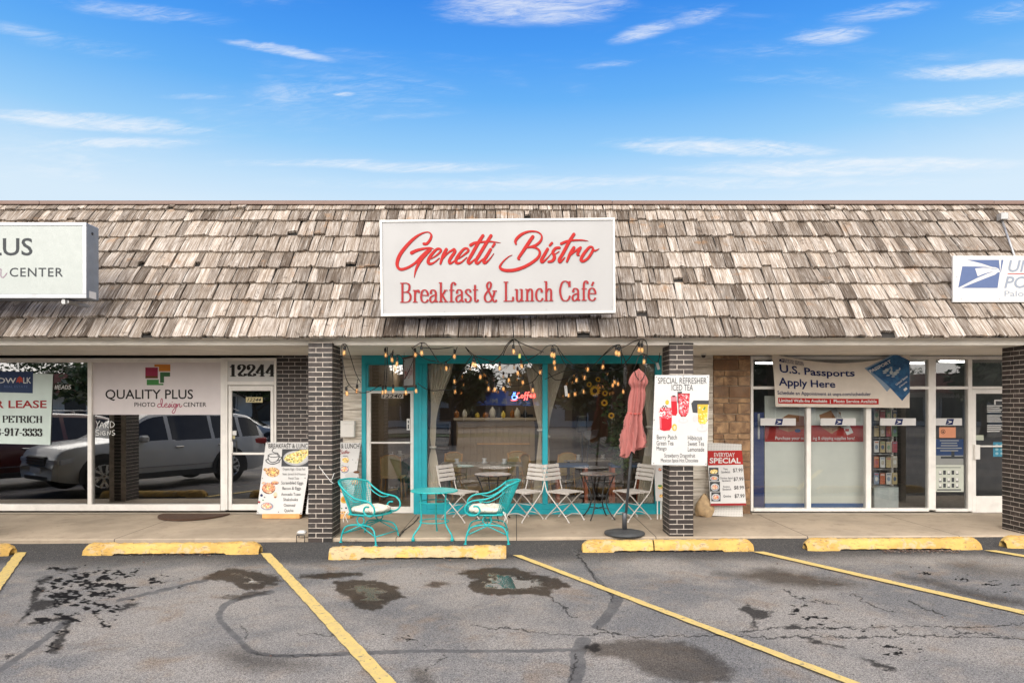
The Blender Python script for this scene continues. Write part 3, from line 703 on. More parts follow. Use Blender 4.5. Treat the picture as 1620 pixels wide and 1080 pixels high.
for ci, s0 in enumerate(courses):
    s1 = (courses+[2.84])[ci+1]; x = RX0+random.uniform(0, .1)
    drift = 0
    while x < RX1:
        w = random.choice((.07, .09, .11, .13, .15, .17, .20, .24, .13, .10))*random.uniform(.88, 1.12)
        drift = drift*.7+random.uniform(-.008, .008); j = drift+random.uniform(-.008, .008)
        th = random.uniform(.026, .046); tn = min(max(random.gauss(.58, .25), 0), 1); seed = random.uniform(0, 50)
        if ci < 8 and random.random() < .08: tn = random.uniform(0, .15)
        lift = random.uniform(.008, .022); e = min(s1+.05, 2.838); nc = 4; vs, uv = [], []
        rj = [random.uniform(-.009, .009) for _ in range(nc+1)]
        if random.random() < .28: rj[random.randrange(nc+1)] += random.uniform(.01, .035)
        sk = random.uniform(-.010, .010)
        if random.random() < .03: lift += random.uniform(.015, .035); j -= random.uniform(.0, .03)
        if random.random() < .025: j += random.uniform(.04, .12)
        for c in range(nc+1):
            xx = x+w*c/nc*.985; dn = random.uniform(-.0012, .0012)
            a = s0+j+rj[c]+(random.uniform(0, .004))
            for s_, n_ in ((a, lift-.004), (a, lift+th+dn), ((a+e)/2, lift*.6+th*.72+dn), (e, .009)):
                vs.append(rp(xx+sk*(s_-s0)/.3, s_, n_)); uv.append((c/nc*w+seed, s_+seed*.3, seed))
        fs = [(4*c+k, 4*c+4+k, 4*c+5+k, 4*c+1+k) for c in range(nc) for k in range(3)]+[(0, 1, 2, 3), (4*nc+3, 4*nc+2, 4*nc+1, 4*nc)]
        m.add(vs, fs, SHAKE, tn, uv=uv); x += w+random.choice((.004, .006, .008, .011, .016))
m.build('shake_roof', BLD)
COPE = pm('coping_metal', lin(116, 94, 86), .6, .0, .06, 1.5, dirt=.12)
m = MB(); xs = [RX0, -7.6, -4.55, -1.5, 1.55, 4.6, 7.65, RX1]
for a, c in zip(xs[:-1], xs[1:]): m.box(a+.002, 10.90, 5.028+random.uniform(-.002, .002), c-.002, 11.25, 5.092+random.uniform(-.002, .003), COPE, bev=.006)
m.build('coping', BLD)
m = MB(); m.box(RX0, 11.26, 2.7, RX1, 11.5, 5.06, CREAM); m.box(RX0, 11.5, 4.5, RX1, 24, 4.6, UNDER); m.build('parapet_wall', BLD)
# beam, soffit, small gap
m = MB()
for a, c in ((-11, X(487.5, 9.42)+.0), (X(487.5, 9.42)+.0, X(1059, 9.49)), (X(1059, 9.49), 11)):
    m.box(a+.002, 9.512, ZSOF+.004, c-.002, 9.62, 2.80, CREAM, bev=.004)
m.box(-11, 9.34, 2.742, 11, 9.511, 2.762, CREAM); m.build('beam', BLD)
m = MB(); x = -11
while x < 11:
    m.box(x+.0015, 9.621, ZSOF+random.uniform(0, .002), x+2.44-.0015, 11.42, ZSOF+.02, CREAM); x += 2.44
m.box(-11, 11.42, ZSOF+.012, 11, 11.7, ZSOF+.05, BLACK); m.build('soffit', BLD)

# walls between the shopfronts
SIDE = None
def siding_mat():
    b = NB('white_siding')
    g = b.noise(1., 6, .66, .3, stretch=(2.2, 2, 26))
    c = b.mix(b.ramp(g, .34, .62), lin(176, 164, 148), lin(226, 218, 206)); c = b.mix(b.ramp(b.noise(3, 5, .65), .56, .72, 0, .4), c, lin(140, 120, 100))
    b.bump(g, .4, .006); return b.set(col=c, rough=.7)
SIDE = siding_mat()
def siding(px0, px1):
    m = MB(); a, c = X(px0, DW), X(px1, DW); z = .0
    while z < ZSOF+.01:
        h = .145; m.box(a, DW-.012-random.uniform(0, .002), z, c, DW+.09, min(z+h-.004, ZSOF+.01), SIDE, bev=.003); z += h
    m.box(a, DW, 0, c, DW+.08, ZSOF+.01, UNDER); return m.build('siding_wall', BLD)
siding(543, 573); siding(1046, 1127.5)
m = MB(); a, c = X(438.5, DW), X(542.5, DW); m.box(a, DW-.012, 0, c, DW+.15, ZSOF+.01, mortar_mat('mortar_pale', (.62, .55, .50)))
bricks_front(m, a, c, 0.0, ZSOF, DW-.012, .003); m.build('brick_wall', BLD)
def stone_mat():
    b = NB('sandstone'); t = b.attr('tint')
    c = b.mix(t, lin(140, 104, 74), lin(204, 168, 128)); n = b.noise(7, 7, .68, .6)
    c = b.mix(b.ramp(n, .35, .7), tuple(.66*q for q in lin(140, 108, 82)), c); c = b.mix(b.ramp(b.noise(2.5, 3), .5, .7, 0, .35), c, lin(150, 128, 110))
    b.bump(b.math('ADD', n, b.math('MULTIPLY', b.noise(60, 4), .3)), .6, .012); return b.set(col=c, rough=.85)
STONE = stone_mat()
m = MB(); a, c = X(1128, DW), X(1187, DW); m.box(a, DW+.012, 0, c, DW+.15, ZSOF+.01, MORTG); z = .0
rows = [.15, .09, .2, .13, .22, .09, .17, .2, .1, .2, .13, .18, .09, .2, .16, .1, .19, .2]
for k, h in enumerate(rows):
    if z >= ZSOF-.02: break
    cuts = [a, a+(c-a)*random.choice((.3, .42, .6, .68)), c] if k % 3 != 2 else [a, a+(c-a)*.28, a+(c-a)*.66, c]
    for q0, q1 in zip(cuts[:-1], cuts[1:]): m.box(q0+.005, DW-.012-random.uniform(0, .010), z, q1-.005, DW+.03, min(z+h-.010, ZSOF), STONE, random.random(), bev=.006)
    z += h
m.build('stone_wall', BLD)

# shopfront frames: photo-pixel boxes turned into bars on the storefront plane
def bar(m, x0, y0, x1, y1, mat, yf=DW-.03, yb=DW+.07, bev=.004):
    m.box(X(x0, DW), yf, Z(y1, DW), X(x1, DW), yb, Z(y0, DW), mat, bev=bev)
def pane(m, x0, y0, x1, y1, glass, gy=DW+.004): m.add([(X(x0, DW), gy, Z(y1, DW)), (X(x1, DW), gy, Z(y1, DW)), (X(x1, DW), gy, Z(y0, DW)), (X(x0, DW), gy, Z(y0, DW))], [(0, 1, 2, 3)], glass)
def opening(name, mat, outer, bars, glass, panes, parent=BLD, pane_name='pane', gy=DW+.02):
    m = MB()
    for q in bars: bar(m, *q[:4], q[4] if len(q) > 4 else mat, *(q[5:] if len(q) > 5 else ()))
    fr = m.build(name, parent)
    for (x0, y0, x1, y1) in panes:
        g = MB(); g.add([(X(x0, DW), gy, Z(y1, DW)), (X(x1, DW), gy, Z(y1, DW)), (X(x1, DW), gy, Z(y0, DW)), (X(x0, DW), gy, Z(y0, DW))], [(0, 1, 2, 3)], glass); g.build(pane_name, fr)
    return fr
G_LEFT = glass_mat('tinted_shop_glass', .25, (.45, .47, .47)); G_MID = glass_mat('cafe_glass', .13, (.99, 1., .99)); G_POST = glass_mat('post_glass', .09, (.95, .97, .97))
# left shop: two panes, then a door with a number panel over it
opening('window_frame', ALU, None, [(-160, 566, -150, 806), (140, 573, 146.5, 797), (350, 566, 357.5, 807), (-150, 566.5, 140, 573), (146.5, 566.5, 350, 573), (140, 566.5, 146.5, 573), (-150, 797, 350, 807, ALU, DW-.045)], G_LEFT,
        [(-150, 573, 140, 797), (146.5, 573, 350, 797)])
DOOR1 = opening('door_frame', ALU, None, [(357.5, 566, 438, 570.5), (357.5, 570.5, 361, 806), (434.5, 570.5, 438, 806), (361, 603, 434.5, 609)], G_LEFT, [])
m = MB(); bar(m, 361, 570.5, 434.5, 603, PANELW, DW-.012, DW+.02, 0); m.build('number_panel', DOOR1)
dl = MB()
for q in ((362, 610, 367.5, 806.5), (428.5, 610, 433.5, 806.5), (367.5, 610, 428.5, 618), (367.5, 797, 428.5, 806.5), (367.5, 715.5, 428.5, 719)): bar(dl, *q, ALU, DW-.02, DW+.03)
DL1 = dl.build('door', BLD)
m = MB(); pane(m, 367.5, 618, 428.5, 715.5, G_LEFT); m.build('pane', DL1)
m = MB(); pane(m, 367.5, 719, 428.5, 797, G_LEFT); m.build('pane', DL1)
m = MB(); hx = X(371, DW); m.tube([(hx-.03, DW-.02, Z(697, DW)), (hx-.03, DW-.08, Z(697, DW)), (hx, DW-.08, Z(698, DW)), (hx, DW-.08, Z(716, DW)), (hx-.03, DW-.06, Z(717, DW)), (hx-.03, DW-.02, Z(717, DW))], .009, WHITE); m.build('handle', DL1)

# bistro: teal timber front
T = TEAL
opening('window_frame', T, None, [(573, 561, 1046, 575, T, DW-.05), (573, 575, 580, 813, T, DW-.05), (655, 575, 676, 813, T, DW-.05), (858, 575.3, 866.5, 796), (1036, 575, 1046, 813, T, DW-.05), (676, 796, 1036, 804, T, DW-.045), (676, 804, 1036, 813.5, T, DW-.06),
        (580, 575, 583, 612), (652, 575, 655, 612), (583, 575.2, 652, 577), (580, 612, 655, 618, T, DW-.04), (663, 577, 668, 812, T, DW-.062)], G_MID, [(676, 575, 858, 796), (866.5, 575, 1036, 796), (583, 577, 652, 612)])
dl = MB()
for q in ((580, 618, 587, 811), (649.5, 618, 655, 811), (587, 618, 649.5, 622), (587, 801, 649.5, 811), (587, 698.5, 649.5, 701.5)): bar(dl, *q, WHITE, DW-.025, DW+.03)
DL2 = dl.build('door', BLD)
for q in ((587, 622, 649.5, 698.5), (587, 701.5, 649.5, 801)):
    m = MB(); pane(m, *q, G_MID); m.build('pane', DL2)
m = MB(); m.tube([(X(588, DW), DW-.026, Z(700, DW)), (X(588, DW), DW-.07, Z(700, DW)), (X(650, DW), DW-.07, Z(700, DW)), (X(650, DW), DW-.026, Z(700, DW))], .012, ALU); m.build('push_bar', DL2)

# post office front
opening('window_frame', ALU, None, [(1187, 563, 1191, 808), (1275, 615.5, 1282, 803), (1369, 615.5, 1377, 803), (1467.5, 563, 1479, 806), (1191, 563, 1467.5, 568.5), (1191, 611, 1467.5, 615.5), (1191, 803, 1467.5, 808, ALU, DW-.045)], G_POST,
        [(1191, 568.5, 1467.5, 611), (1191, 615.5, 1275, 803), (1282, 615.5, 1369, 803), (1377, 615.5, 1467.5, 803)])
opening('sidelight_frame', ALU, None, [(1479, 563, 1660, 568.5), (1530, 568.5, 1536.5, 808), (1479, 611, 1530, 615.5), (1536.5, 611, 1660, 615.5), (1479, 804, 1530, 808.5)], G_POST, [(1479, 568.5, 1530, 611), (1479, 615.5, 1530, 804), (1536.5, 568.5, 1660, 611)])
dl = MB()
for q in ((1537, 616, 1543, 810), (1640, 616, 1646, 810), (1543, 616, 1640, 622.5), (1543, 784, 1640, 810)): bar(dl, *q, ALU, DW-.02, DW+.03)
DL3 = dl.build('door', BLD)
m = MB(); pane(m, 1543, 622.5, 1640, 784, G_POST); m.build('pane', DL3)
m = MB(); bar(m, 1538.5, 703, 1547, 726, ALU, DW-.06, DW-.021); bar(m, 1547, 704, 1640, 706.5, ALU, DW-.06, DW-.04); m.build('handle', DL3)
m = MB(); bar(m, 1646.5, 563, 1760, 810, CREAM); bar(m, 1760, 540, 2000, 812, BRICK); m.build('end_wall', BLD)
m = MB(); bar(m, -400, 540, -160.5, 812, BRICK); m.build('end_wall', BLD)
# door sill and base strip
m = MB(); SILL = pm('sill_concrete', (.30, .26, .21), .85, bump=.3)
m.box(X(-160, DW), DW-.09, 0.0005, X(438, DW), DW+.1, .022, SILL, bev=.004); m.build('sill', BLD)
m = MB(); m.box(X(1187, DW), DW-.09, 0.0005, X(1660, DW), DW+.1, .022, SILL, bev=.004); m.build('sill', BLD)

# rooms behind the glass
def room(px0, px1, yb, wall, floor, ceil, name, zc=2.75):
    m = MB(); a, c = X(px0, DW), X(px1, DW); y0 = DW+.1
    m.box(a-.06, y0, -.03, c+.06, yb, .004, floor); m.box(a-.06, y0, zc, c+.06, yb, zc+.05, ceil)
    m.box(a-.06, y0, .004, a, yb, zc, wall); m.box(c, y0, .004, c+.06, yb, zc, wall); m.box(a-.06, yb, -.03, c+.06, yb+.06, zc+.05, wall)
    return m.build(name, BLD)
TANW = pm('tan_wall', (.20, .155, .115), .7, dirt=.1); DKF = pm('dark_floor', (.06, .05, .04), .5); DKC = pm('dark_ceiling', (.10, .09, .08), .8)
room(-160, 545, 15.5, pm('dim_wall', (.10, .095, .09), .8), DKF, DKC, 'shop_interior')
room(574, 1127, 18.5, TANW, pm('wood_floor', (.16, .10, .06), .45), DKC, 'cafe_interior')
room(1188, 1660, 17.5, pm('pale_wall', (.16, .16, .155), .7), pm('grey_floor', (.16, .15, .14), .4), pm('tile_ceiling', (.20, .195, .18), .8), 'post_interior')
# ================================================================ signs
def tr(ox, oy, k): return lambda *p: [(ox+q[0]*k, oy+q[1]*k)+tuple(w*k for w in q[2:]) for q in p]
SCRIPT = [('g', [(500, 275, 40), (540, 275, 38), (590, 215, 36), (605, 150, 28), (560, 110, 16), (470, 130, 24), (360, 200, 40), (250, 310, 48), (160, 430, 50), (120, 540, 48), (130, 610, 40), (180, 640, 40), (280, 610, 36), (380, 545, 34), (450, 470, 36), (540, 390, 44), (590, 360, 30)]),
 ('g', [(325, 405, 50), (400, 370, 42), (500, 345, 32), (590, 335, 24), (640, 350, 6)]), ('g', [(590, 360, 44), (500, 450, 50), (430, 550, 42), (385, 650, 30), (362, 755, 6)]),
 ('g', [(600, 490, 14), (680, 440, 24), (740, 380, 30), (730, 350, 30), (680, 355, 34), (600, 440, 42), (560, 520, 44), (580, 560, 40), (640, 545, 24), (720, 480, 14)]),
 ('g', [(820, 355, 44), (770, 450, 44), (735, 560, 28)]), ('g', [(760, 500, 14), (850, 400, 24), (930, 355, 34)]), ('g', [(930, 355, 40), (940, 390, 42), (880, 480, 44), (860, 530, 40), (880, 555, 30), (960, 500, 14)]),
 ('g', [(990, 490, 14), (1060, 440, 24), (1130, 380, 30), (1120, 345, 30), (1070, 350, 34), (1000, 430, 42), (955, 510, 44), (970, 550, 40), (1030, 540, 24), (1110, 470, 14)]),
 ('g', [(1340, 160, 44), (1270, 270, 46), (1180, 430, 46), (1130, 520, 42), (1150, 555, 36), (1230, 490, 14)]), ('g', [(1455, 160, 44), (1380, 280, 46), (1290, 430, 46), (1240, 520, 42), (1265, 555, 36), (1340, 490, 14)]),
 ('g', [(1165, 295, 44), (1230, 262, 36), (1330, 250, 28), (1450, 245, 22), (1590, 262, 4)]), ('g', [(1450, 355, 40), (1400, 440, 44), (1350, 520, 42), (1370, 550, 34), (1430, 500, 20), (1495, 415, 8)]), ('g', [(1505, 278, 34), (1476, 320, 30)]),
 ('b', [(325, 280, 26), (320, 230, 38), (380, 160, 40), (470, 112, 32), (560, 98, 24), (640, 112, 20), (690, 160, 22), (680, 230, 32), (610, 295, 36), (520, 320, 22)]), ('b', [(565, 175, 46), (500, 270, 48), (420, 390, 44), (360, 480, 36), (375, 497, 22)]),
 ('b', [(460, 335, 16), (550, 325, 22), (630, 345, 28), (665, 400, 34), (640, 470, 38), (550, 545, 42), (430, 610, 44), (300, 650, 46), (180, 655, 44), (110, 630, 40), (100, 590, 30), (150, 520, 20), (220, 460, 12), (275, 435, 4)]),
 ('b', [(775, 350, 40), (730, 430, 44), (685, 510, 42), (705, 535, 34), (770, 480, 18), (830, 410, 8)]), ('b', [(838, 265, 34), (806, 300, 30)]),
 ('b', [(945, 332, 34), (890, 340, 38), (850, 395, 42), (868, 440, 44), (870, 480, 46), (840, 520, 40), (788, 533, 30)]), ('b', [(880, 425, 14), (940, 385, 10)]),
 ('b', [(1150, 140, 44), (1080, 250, 46), (990, 420, 46), (940, 500, 42), (955, 535, 36), (1020, 470, 14)]), ('b', [(970, 275, 38), (1060, 238, 32), (1170, 225, 24), (1270, 225, 18), (1355, 238, 4)]),
 ('b', [(1150, 330, 42), (1095, 420, 44), (1050, 530, 28)]), ('b', [(1090, 450, 16), (1170, 380, 26), (1245, 330, 36)]), ('b', [(1245, 330, 36), (1215, 390, 40), (1200, 430, 34), (1225, 440, 16)]),
 ('b', [(1420, 325, 18), (1370, 325, 34), (1290, 420, 44), (1250, 500, 42), (1280, 525, 36), (1350, 480, 36), (1410, 390, 38), (1420, 340, 28)]), ('b', [(1420, 350, 22), (1450, 375, 24), (1510, 345, 5)])]
def script_lettering(c, fn, m, dx=0, dy=0, n=6):
    for w, pts in SCRIPT:
        ox = 615 if w == 'g' else 780
        c.stroke([(fn(ox+a/9, 355+b/9))+((q/9)*fn.k,) for a, b, q in pts], None, m, n, dx=dx, dy=dy)
class Fit:                              # pixel box of the big sign's lettering -> another box
    def __init__(s, x0=627, y0=366, k=1., X0=627, Y0=366): s.x0, s.y0, s.k, s.X0, s.Y0 = x0, y0, k, X0, Y0
    def __call__(s, x, y): return (s.X0+(x-s.x0)*s.k, s.Y0+(y-s.y0)*s.k)
D = 9.12
t = thing('shop_sign', 'large white sign with red script lettering at the centre of the shingle roof', 'sign', (X(787, D), D, Z(499, D)))
def quad(ps, d): return [P(x, y, d) for x, y in ps]
OUT = [(600.5, 348), (972.5, 344.3), (974, 494.6), (602.5, 500)]
m = MB(); m.prism(quad(OUT, D), (0, .17, 0), PANEL); m.build('cabinet', t)
m = MB(); ins = [(603.8, 351.2), (969.7, 347.6), (970.9, 491.5), (605.6, 496.6)]
for i in range(4):
    a, b, c_, d_ = OUT[i], OUT[(i+1) % 4], ins[(i+1) % 4], ins[i]
    m.prism(quad((a, b, c_, d_), D-.016), (0, .0155, 0), pm('sign_rim', (.66, .65, .63), .4, var=.05, dirt=.12))
m.build('rim', t)
SCREW = pm('screw', (.25, .25, .26), .4, .6)
for px, py in ((613, 352.5), (730, 351.5), (866, 349.8), (962, 349), (968, 485), (864, 489.5), (703, 493), (609, 491)):
    q = P(px, py, D); m = MB(); m.lathe([(.006, 0), (.006, .003)], (0, 0, 0), SCREW, 8)
    for k in range(len(m.v)-16, len(m.v)): x, y, z = m.v[k]; m.v[k] = (q.x+x, D-.0015-z, q.z+y)
    m.build('screw', t)
c = Canvas((0, D, 0), (0, -1, 0))
script_lettering(c, Fit(), I_DRED, .42, .6); script_lettering(c, Fit(), I_RED)
c.serif('Breakfast & Lunch Caf\u00e9', 632.5, 447.4, 943.5, 479, I_SERIF, .05, .135, tilt=-.0105)
c.build(t)

# light box on the left
D = 9.0
t = thing('light_box_sign', 'grey light box sign ending in CENTER at the left end of the roof', 'sign', (X(0, D), D, Z(471, D)))
m = MB(); m.box(X(-345, D), D, Z(471.5, D), X(137, D), D+.27, Z(352.5, D), GREY, bev=.01)
m.build('cabinet', t)
m = MB(); m.box(X(-340, D), D-.006, Z(465.3, D), X(131.3, D), D-.001, Z(357.3, D), pm('sign_face', lin(158, 164, 161), .3, var=.02), bev=.002); m.build('face', t)
m = MB()
for q in ((-345, 352.3, 137.3, 357.2), (-345, 465.4, 137.3, 471.8), (131.4, 357.2, 137.3, 465.4)): m.box(X(q[0], D), D-.014, Z(q[3], D), X(q[2], D), D-.0005, Z(q[1], D), pm('worn_aluminium', (.40, .41, .43), .4, .5, .12, 5, dirt=.3), bev=.003)
m.build('trim', t)
m = MB(); a = X(137, D)+.0015
m.box(a, D+.05, Z(470, D), a+.002, D+.2, Z(459, D), PANELW); m.build('data_plate', t)
m = MB(); m.tube([(a-.01, D+.12, Z(366, D)), (a+.004, D+.12, Z(366, D))], .02, BLACK, 12); m.build('grommet', t)
STL = pm('galvanised', (.42, .42, .42), .45, .6, .15, 9, dirt=.2)
for px in (-200, 98):
    x = X(px, D); m = MB(); m.box(x-.05, D+.06, Z(478, D), x+.05, D+.5, Z(473.5, D), STL); m.box(x-.02, D+.03, Z(480, D), x+.02, D+.09, Z(472, D), STL); m.build('bracket', t)
c = Canvas((0, D-.0065, 0), (0, -1, 0))
c.text('QUALITY PLUS', -228, 376.5, 51.5, 409.5, I_GREY, bold=.012)
c.text('CENTER', 15.3, 423.5, 99.7, 437.8, I_GREY, bold=.008, space=1.12); c.text('PHOTO', -166, 423.5, -92, 437.8, I_GREY, bold=.008, space=1.12)
def design_script(c, fn, w, m):       # the word "design" in a thin running hand, drawn in a 205 x 125 box
    for s in ([(40, 48), (15, 45), (3, 62), (14, 74), (36, 60), (44, 20), (38, 0), (30, 20), (36, 62), (48, 72), (62, 60)], [(62, 60), (82, 50), (76, 40), (62, 52), (64, 70), (82, 72), (98, 56)], [(98, 56), (106, 42), (108, 60), (102, 74), (92, 68), (112, 66), (122, 46)],
              [(122, 46), (118, 66), (128, 72), (140, 54)], [(158, 46), (142, 44), (134, 62), (144, 70), (158, 50), (154, 90), (138, 122), (124, 112), (142, 84), (166, 60)], [(166, 46), (164, 72), (174, 52), (186, 44), (186, 66), (194, 72), (206, 58)], [(124, 28), (126, 31)]):
        c.stroke([fn(*p) for p in s], w, m, 5)
design_script(c, lambda x, y: (-86+x*.47, 405+y*.47), 1.3, ink('ink_mauve', lin(170, 140, 160)))
c.build(t)

# postal sign on the right, with its conduit
D = 9.62
def eagle(c, ox, oy, k, mb, kx=None):
    f = tr(ox, oy, k) if kx is None else (lambda *p: [(ox+q[0]*kx, oy+q[1]*k) for q in p])
    c.poly(f((480, 207), (985, 207), (1003, 385), (975, 340), (930, 322), (880, 318), (720, 265), (590, 232)), mb)
    c.poly(f((415, 307), (620, 309), (780, 316), (890, 332), (740, 330), (615, 340), (655, 462), (760, 420), (850, 395), (905, 392), (820, 415), (640, 492), (480, 575), (352, 640)), mb)
    c.poly(f((400, 644), (560, 578), (800, 482), (925, 436), (968, 400), (1000, 396), (965, 644)), mb)
    c.poly(f((1022, 207), (1056, 207), (1014, 410), (1008, 396)), mb)
    c.poly(f((830, 354), (885, 345), (950, 347), (955, 357), (900, 352)), mb)
t = thing('postal_sign', 'flat white postal sign with a blue eagle emblem at the right end of the roof', 'sign', (X(1660, D), D, Z(478, D)))
m = MB(); m.box(X(1508, D), D, Z(478, D), X(1822, D), D+.035, Z(404.5, D), PANELW, bev=.004); m.build('panel', t)
I_POST = ink('ink_postal', lin(112, 130, 172)); I_PGREY = ink('ink_pale_grey', lin(150, 158, 172))
c = Canvas((0, D, 0), (0, -1, 0)); eagle(c, 1480, 390, .1018, I_POST)
c.text('UNITED STATES', 1595, 411, 1795, 430.5, I_PGREY, bold=.018, shear=.22); c.rect(1594, 432.3, 1800, 433.7, I_RED)
c.text('POSTAL SERVICE', 1588.5, 437, 1800, 456, I_PGREY, bold=.018, shear=.22); c.text('Palos Heights', 1589, 460, 1690, 471.5, I_PGREY, bold=.004)
for px, py in ((1512.5, 408.5), (1582, 409), (1513.5, 438), (1520.5, 472.5), (1581, 473)): c.ell(px, py, .8, .8, SCREW, 8)
c.build(t)
t = thing('conduit', 'thin grey electrical conduit with a square box on the shingles over the postal sign', 'conduit', (X(1583, 10.6), 10.6, Z(350, 10.6)))
def roof_at(py, off=.05):
    k = (HY-py)/F; s = (9.3*k-.913)/(.809-.588*k); q = rp(0, s, off); return q
m = MB(); a, b = roof_at(350, .06), roof_at(430, .06)
m.tube([(X(1584, a[1]), a[1], a[2]), (X(1612, b[1]), b[1], b[2])], .016, STL); m.build('pipe', t)
m = MB(); x = X(1583, a[1]); m.box(x-.055, a[1]-.10, a[2]-.045, x+.055, a[1]+.02, a[2]+.06, STL, bev=.008); m.build('junction_box', t)

# vinyl banner inside the left shop's wide pane
D = DW+.008
f8 = lambda x, y: (140+x*.19136, 560+y*.19136)
def bx8(c, x0, y0, x1, y1, m): c.rect(*f8(x0, y0), *f8(x1, y1), m)
t = thing('window_banner', 'pale grey vinyl banner with a four-square logo across the top of the left shop window', 'banner', (X(248, D), D, Z(655.7, D)))
m = MB(); m.box(X(146.8, D), D, Z(655.7, D), X(349.6, D), D+.004, Z(572.2, D), pm('banner_vinyl', lin(206, 198, 198), .5, var=.04, scale=3)); m.build('sheet', t)
c = Canvas((0, D, 0), (0, -1, 0))
c.part('logo'); c.poly([f8(*p) for p in ((545, 85), (677, 85), (677, 142), (582, 142), (582, 105), (545, 105))], I_ORANGE); bx8(c, 470, 110, 574, 180, I_MAG); bx8(c, 470, 180, 574, 200, I_BROWN)
c.poly([f8(*p) for p in ((592, 150), (675, 150), (675, 185), (625, 185), (625, 236), (592, 236))], I_DGREEN); c.poly([f8(*p) for p in ((482, 210), (582, 210), (582, 243), (620, 243), (620, 256), (482, 256))], I_GREEN)
c.part('lettering')
c.text('QUALITY PLUS', *f8(140, 292), *f8(865, 385), I_BLACK, bold=.012)
c.text('PHOTO', *f8(380, 398), *f8(552, 435), I_BLACK, bold=.01); c.text('CENTER', *f8(785, 398), *f8(975, 435), I_BLACK, bold=.01)
design_script(c, lambda x, y: f8(568+x, 366+y), 1.25, I_PINK)
# handwriting on the glass below belongs to the pane
c.build(t)
c = Canvas((0, DW+.019, 0), (0, -1, 0)); PEN = ink('ink_paint_pen', (.75, .75, .73))
t = thing('window_writing', 'white paint pen writing YARD SIGNS on the glass under the vinyl banner', 'writing', (X(167, DW), DW+.019, Z(688, DW)))
def hand(c, segs, w=1.0):
    for s in segs: c.stroke([f8(*p) for p in s], w, PEN, 4)
hand(c, ([(62, 552), (74, 578), (68, 610)], [(92, 552), (76, 580)], [(92, 610), (112, 562), (128, 608)], [(98, 590), (124, 588)], [(140, 608), (140, 560), (160, 568), (156, 582), (142, 586), (168, 608)], [(182, 608), (182, 558), (206, 566), (214, 584), (202, 600), (184, 606)],
         [(86, 628), (64, 632), (66, 646), (88, 654), (82, 668), (60, 668)], [(104, 640), (102, 668)], [(140, 640), (120, 638), (116, 662), (138, 666), (138, 654), (128, 654)], [(156, 668), (160, 638), (178, 664), (182, 632)], [(-270, 258), (-276, 290)], [(-256, 256), (-262, 288)], [(-276, 274), (-258, 272)], [(-228, 258), (-246, 260), (-248, 288), (-230, 286)], [(-247, 273), (-232, 272)], [(-222, 290), (-208, 258), (-200, 288)], [(-216, 278), (-203, 276)], [(-190, 288), (-188, 258), (-170, 268), (-172, 282), (-190, 288)], [(-146, 256), (-162, 262), (-150, 274), (-148, 284), (-164, 286)], [(216, 628), (198, 634), (202, 648), (218, 656), (210, 668), (196, 666)]))
c.build(t)
c = Canvas((0, DW-.0125, 0), (0, -1, 0)); c.serif('12244', 362, 576.5, 436, 595.5, I_BLACK, .06, .20); c.build(DOOR1)
c = Canvas((0, DW+.003, 0), (0, -1, 0)); c.part('number_sticker').rect(389, 628, 415.6, 636.4, ink('ink_cream', lin(226, 214, 170))); c.text('12244', 391, 629.4, 413.5, 635, I_BLACK, bold=.02, shear=.3)
c.part('sticker'); c.rect(366.5, 681, 374, 688, I_WHITE); c.part('note').rect(367, 689, 372, 694, ink('ink_note', lin(200, 190, 150))); c.build(DL1)
c = Canvas((0, DW+.003, 0), (0, -1, 0)); c.part('number_sticker').rect(603.5, 622.5, 638, 630, ink('ink_tape', lin(214, 206, 196))); c.text('12240', 605, 623, 636, 629.4, I_BLACK, bold=.02, shear=.2)
c.part('sticker'); c.rect(643.5, 662, 648.5, 680, I_WHITE); c.rect(645, 665, 647, 669, I_GREY); c.rect(645, 671, 647, 678, I_GREY); c.build(DL2)

# lease sign
D = DW+.006; f1 = lambda x, y: (x*.32413, 530+y*.32413)
t = thing('lease_sign', 'pale green-grey lease sign with a blue header taped in the leftmost window', 'sign', (X(-10, D), D, Z(703, D)))
m = MB(); m.prism([P(*q, D) for q in ((-92, 585), f1(258, 190), f1(245, 535), (-92, 699))], (0, .004, 0), pm('lease_board', lin(190, 204, 198), .5, var=.04)); m.build('board', t)
c = Canvas((0, D, 0), (0, -1, 0)); c.poly([(-92, 585.5), f1(162, 178), f1(160, 283), (-92, 618)], ink('ink_header', lin(44, 62, 98)))
c.text('BOARDW', -45, 597.5, 25.5, 606, I_WHITE, bold=.01); c.text('LK', *f1(114, 206), *f1(152, 235), I_WHITE, bold=.01); c.poly([f1(*p) for p in ((80, 232), (84, 210), (96, 200), (110, 210), (112, 232), (100, 226), (96, 236), (90, 226))], ink('ink_coral', lin(206, 86, 64)))
c.text('REAL ESTATE', *f1(20, 245), *f1(135, 256), I_SKYB)
c.text('FOR LEASE', -38, f1(0, 318)[1], f1(228, 0)[0], f1(0, 356)[1], I_SERIF, bold=.02); c.serif('BOB PETRICH', -32, f1(0, 391)[1], f1(209, 0)[0], f1(0, 425)[1], I_BLACK, .06, .2, tilt=.01)
c.serif('708-917-3333', -22, f1(0, 452)[1], f1(208, 0)[0], f1(0, 489)[1], I_BLACK, .06, .19, tilt=.012); c.build(t)

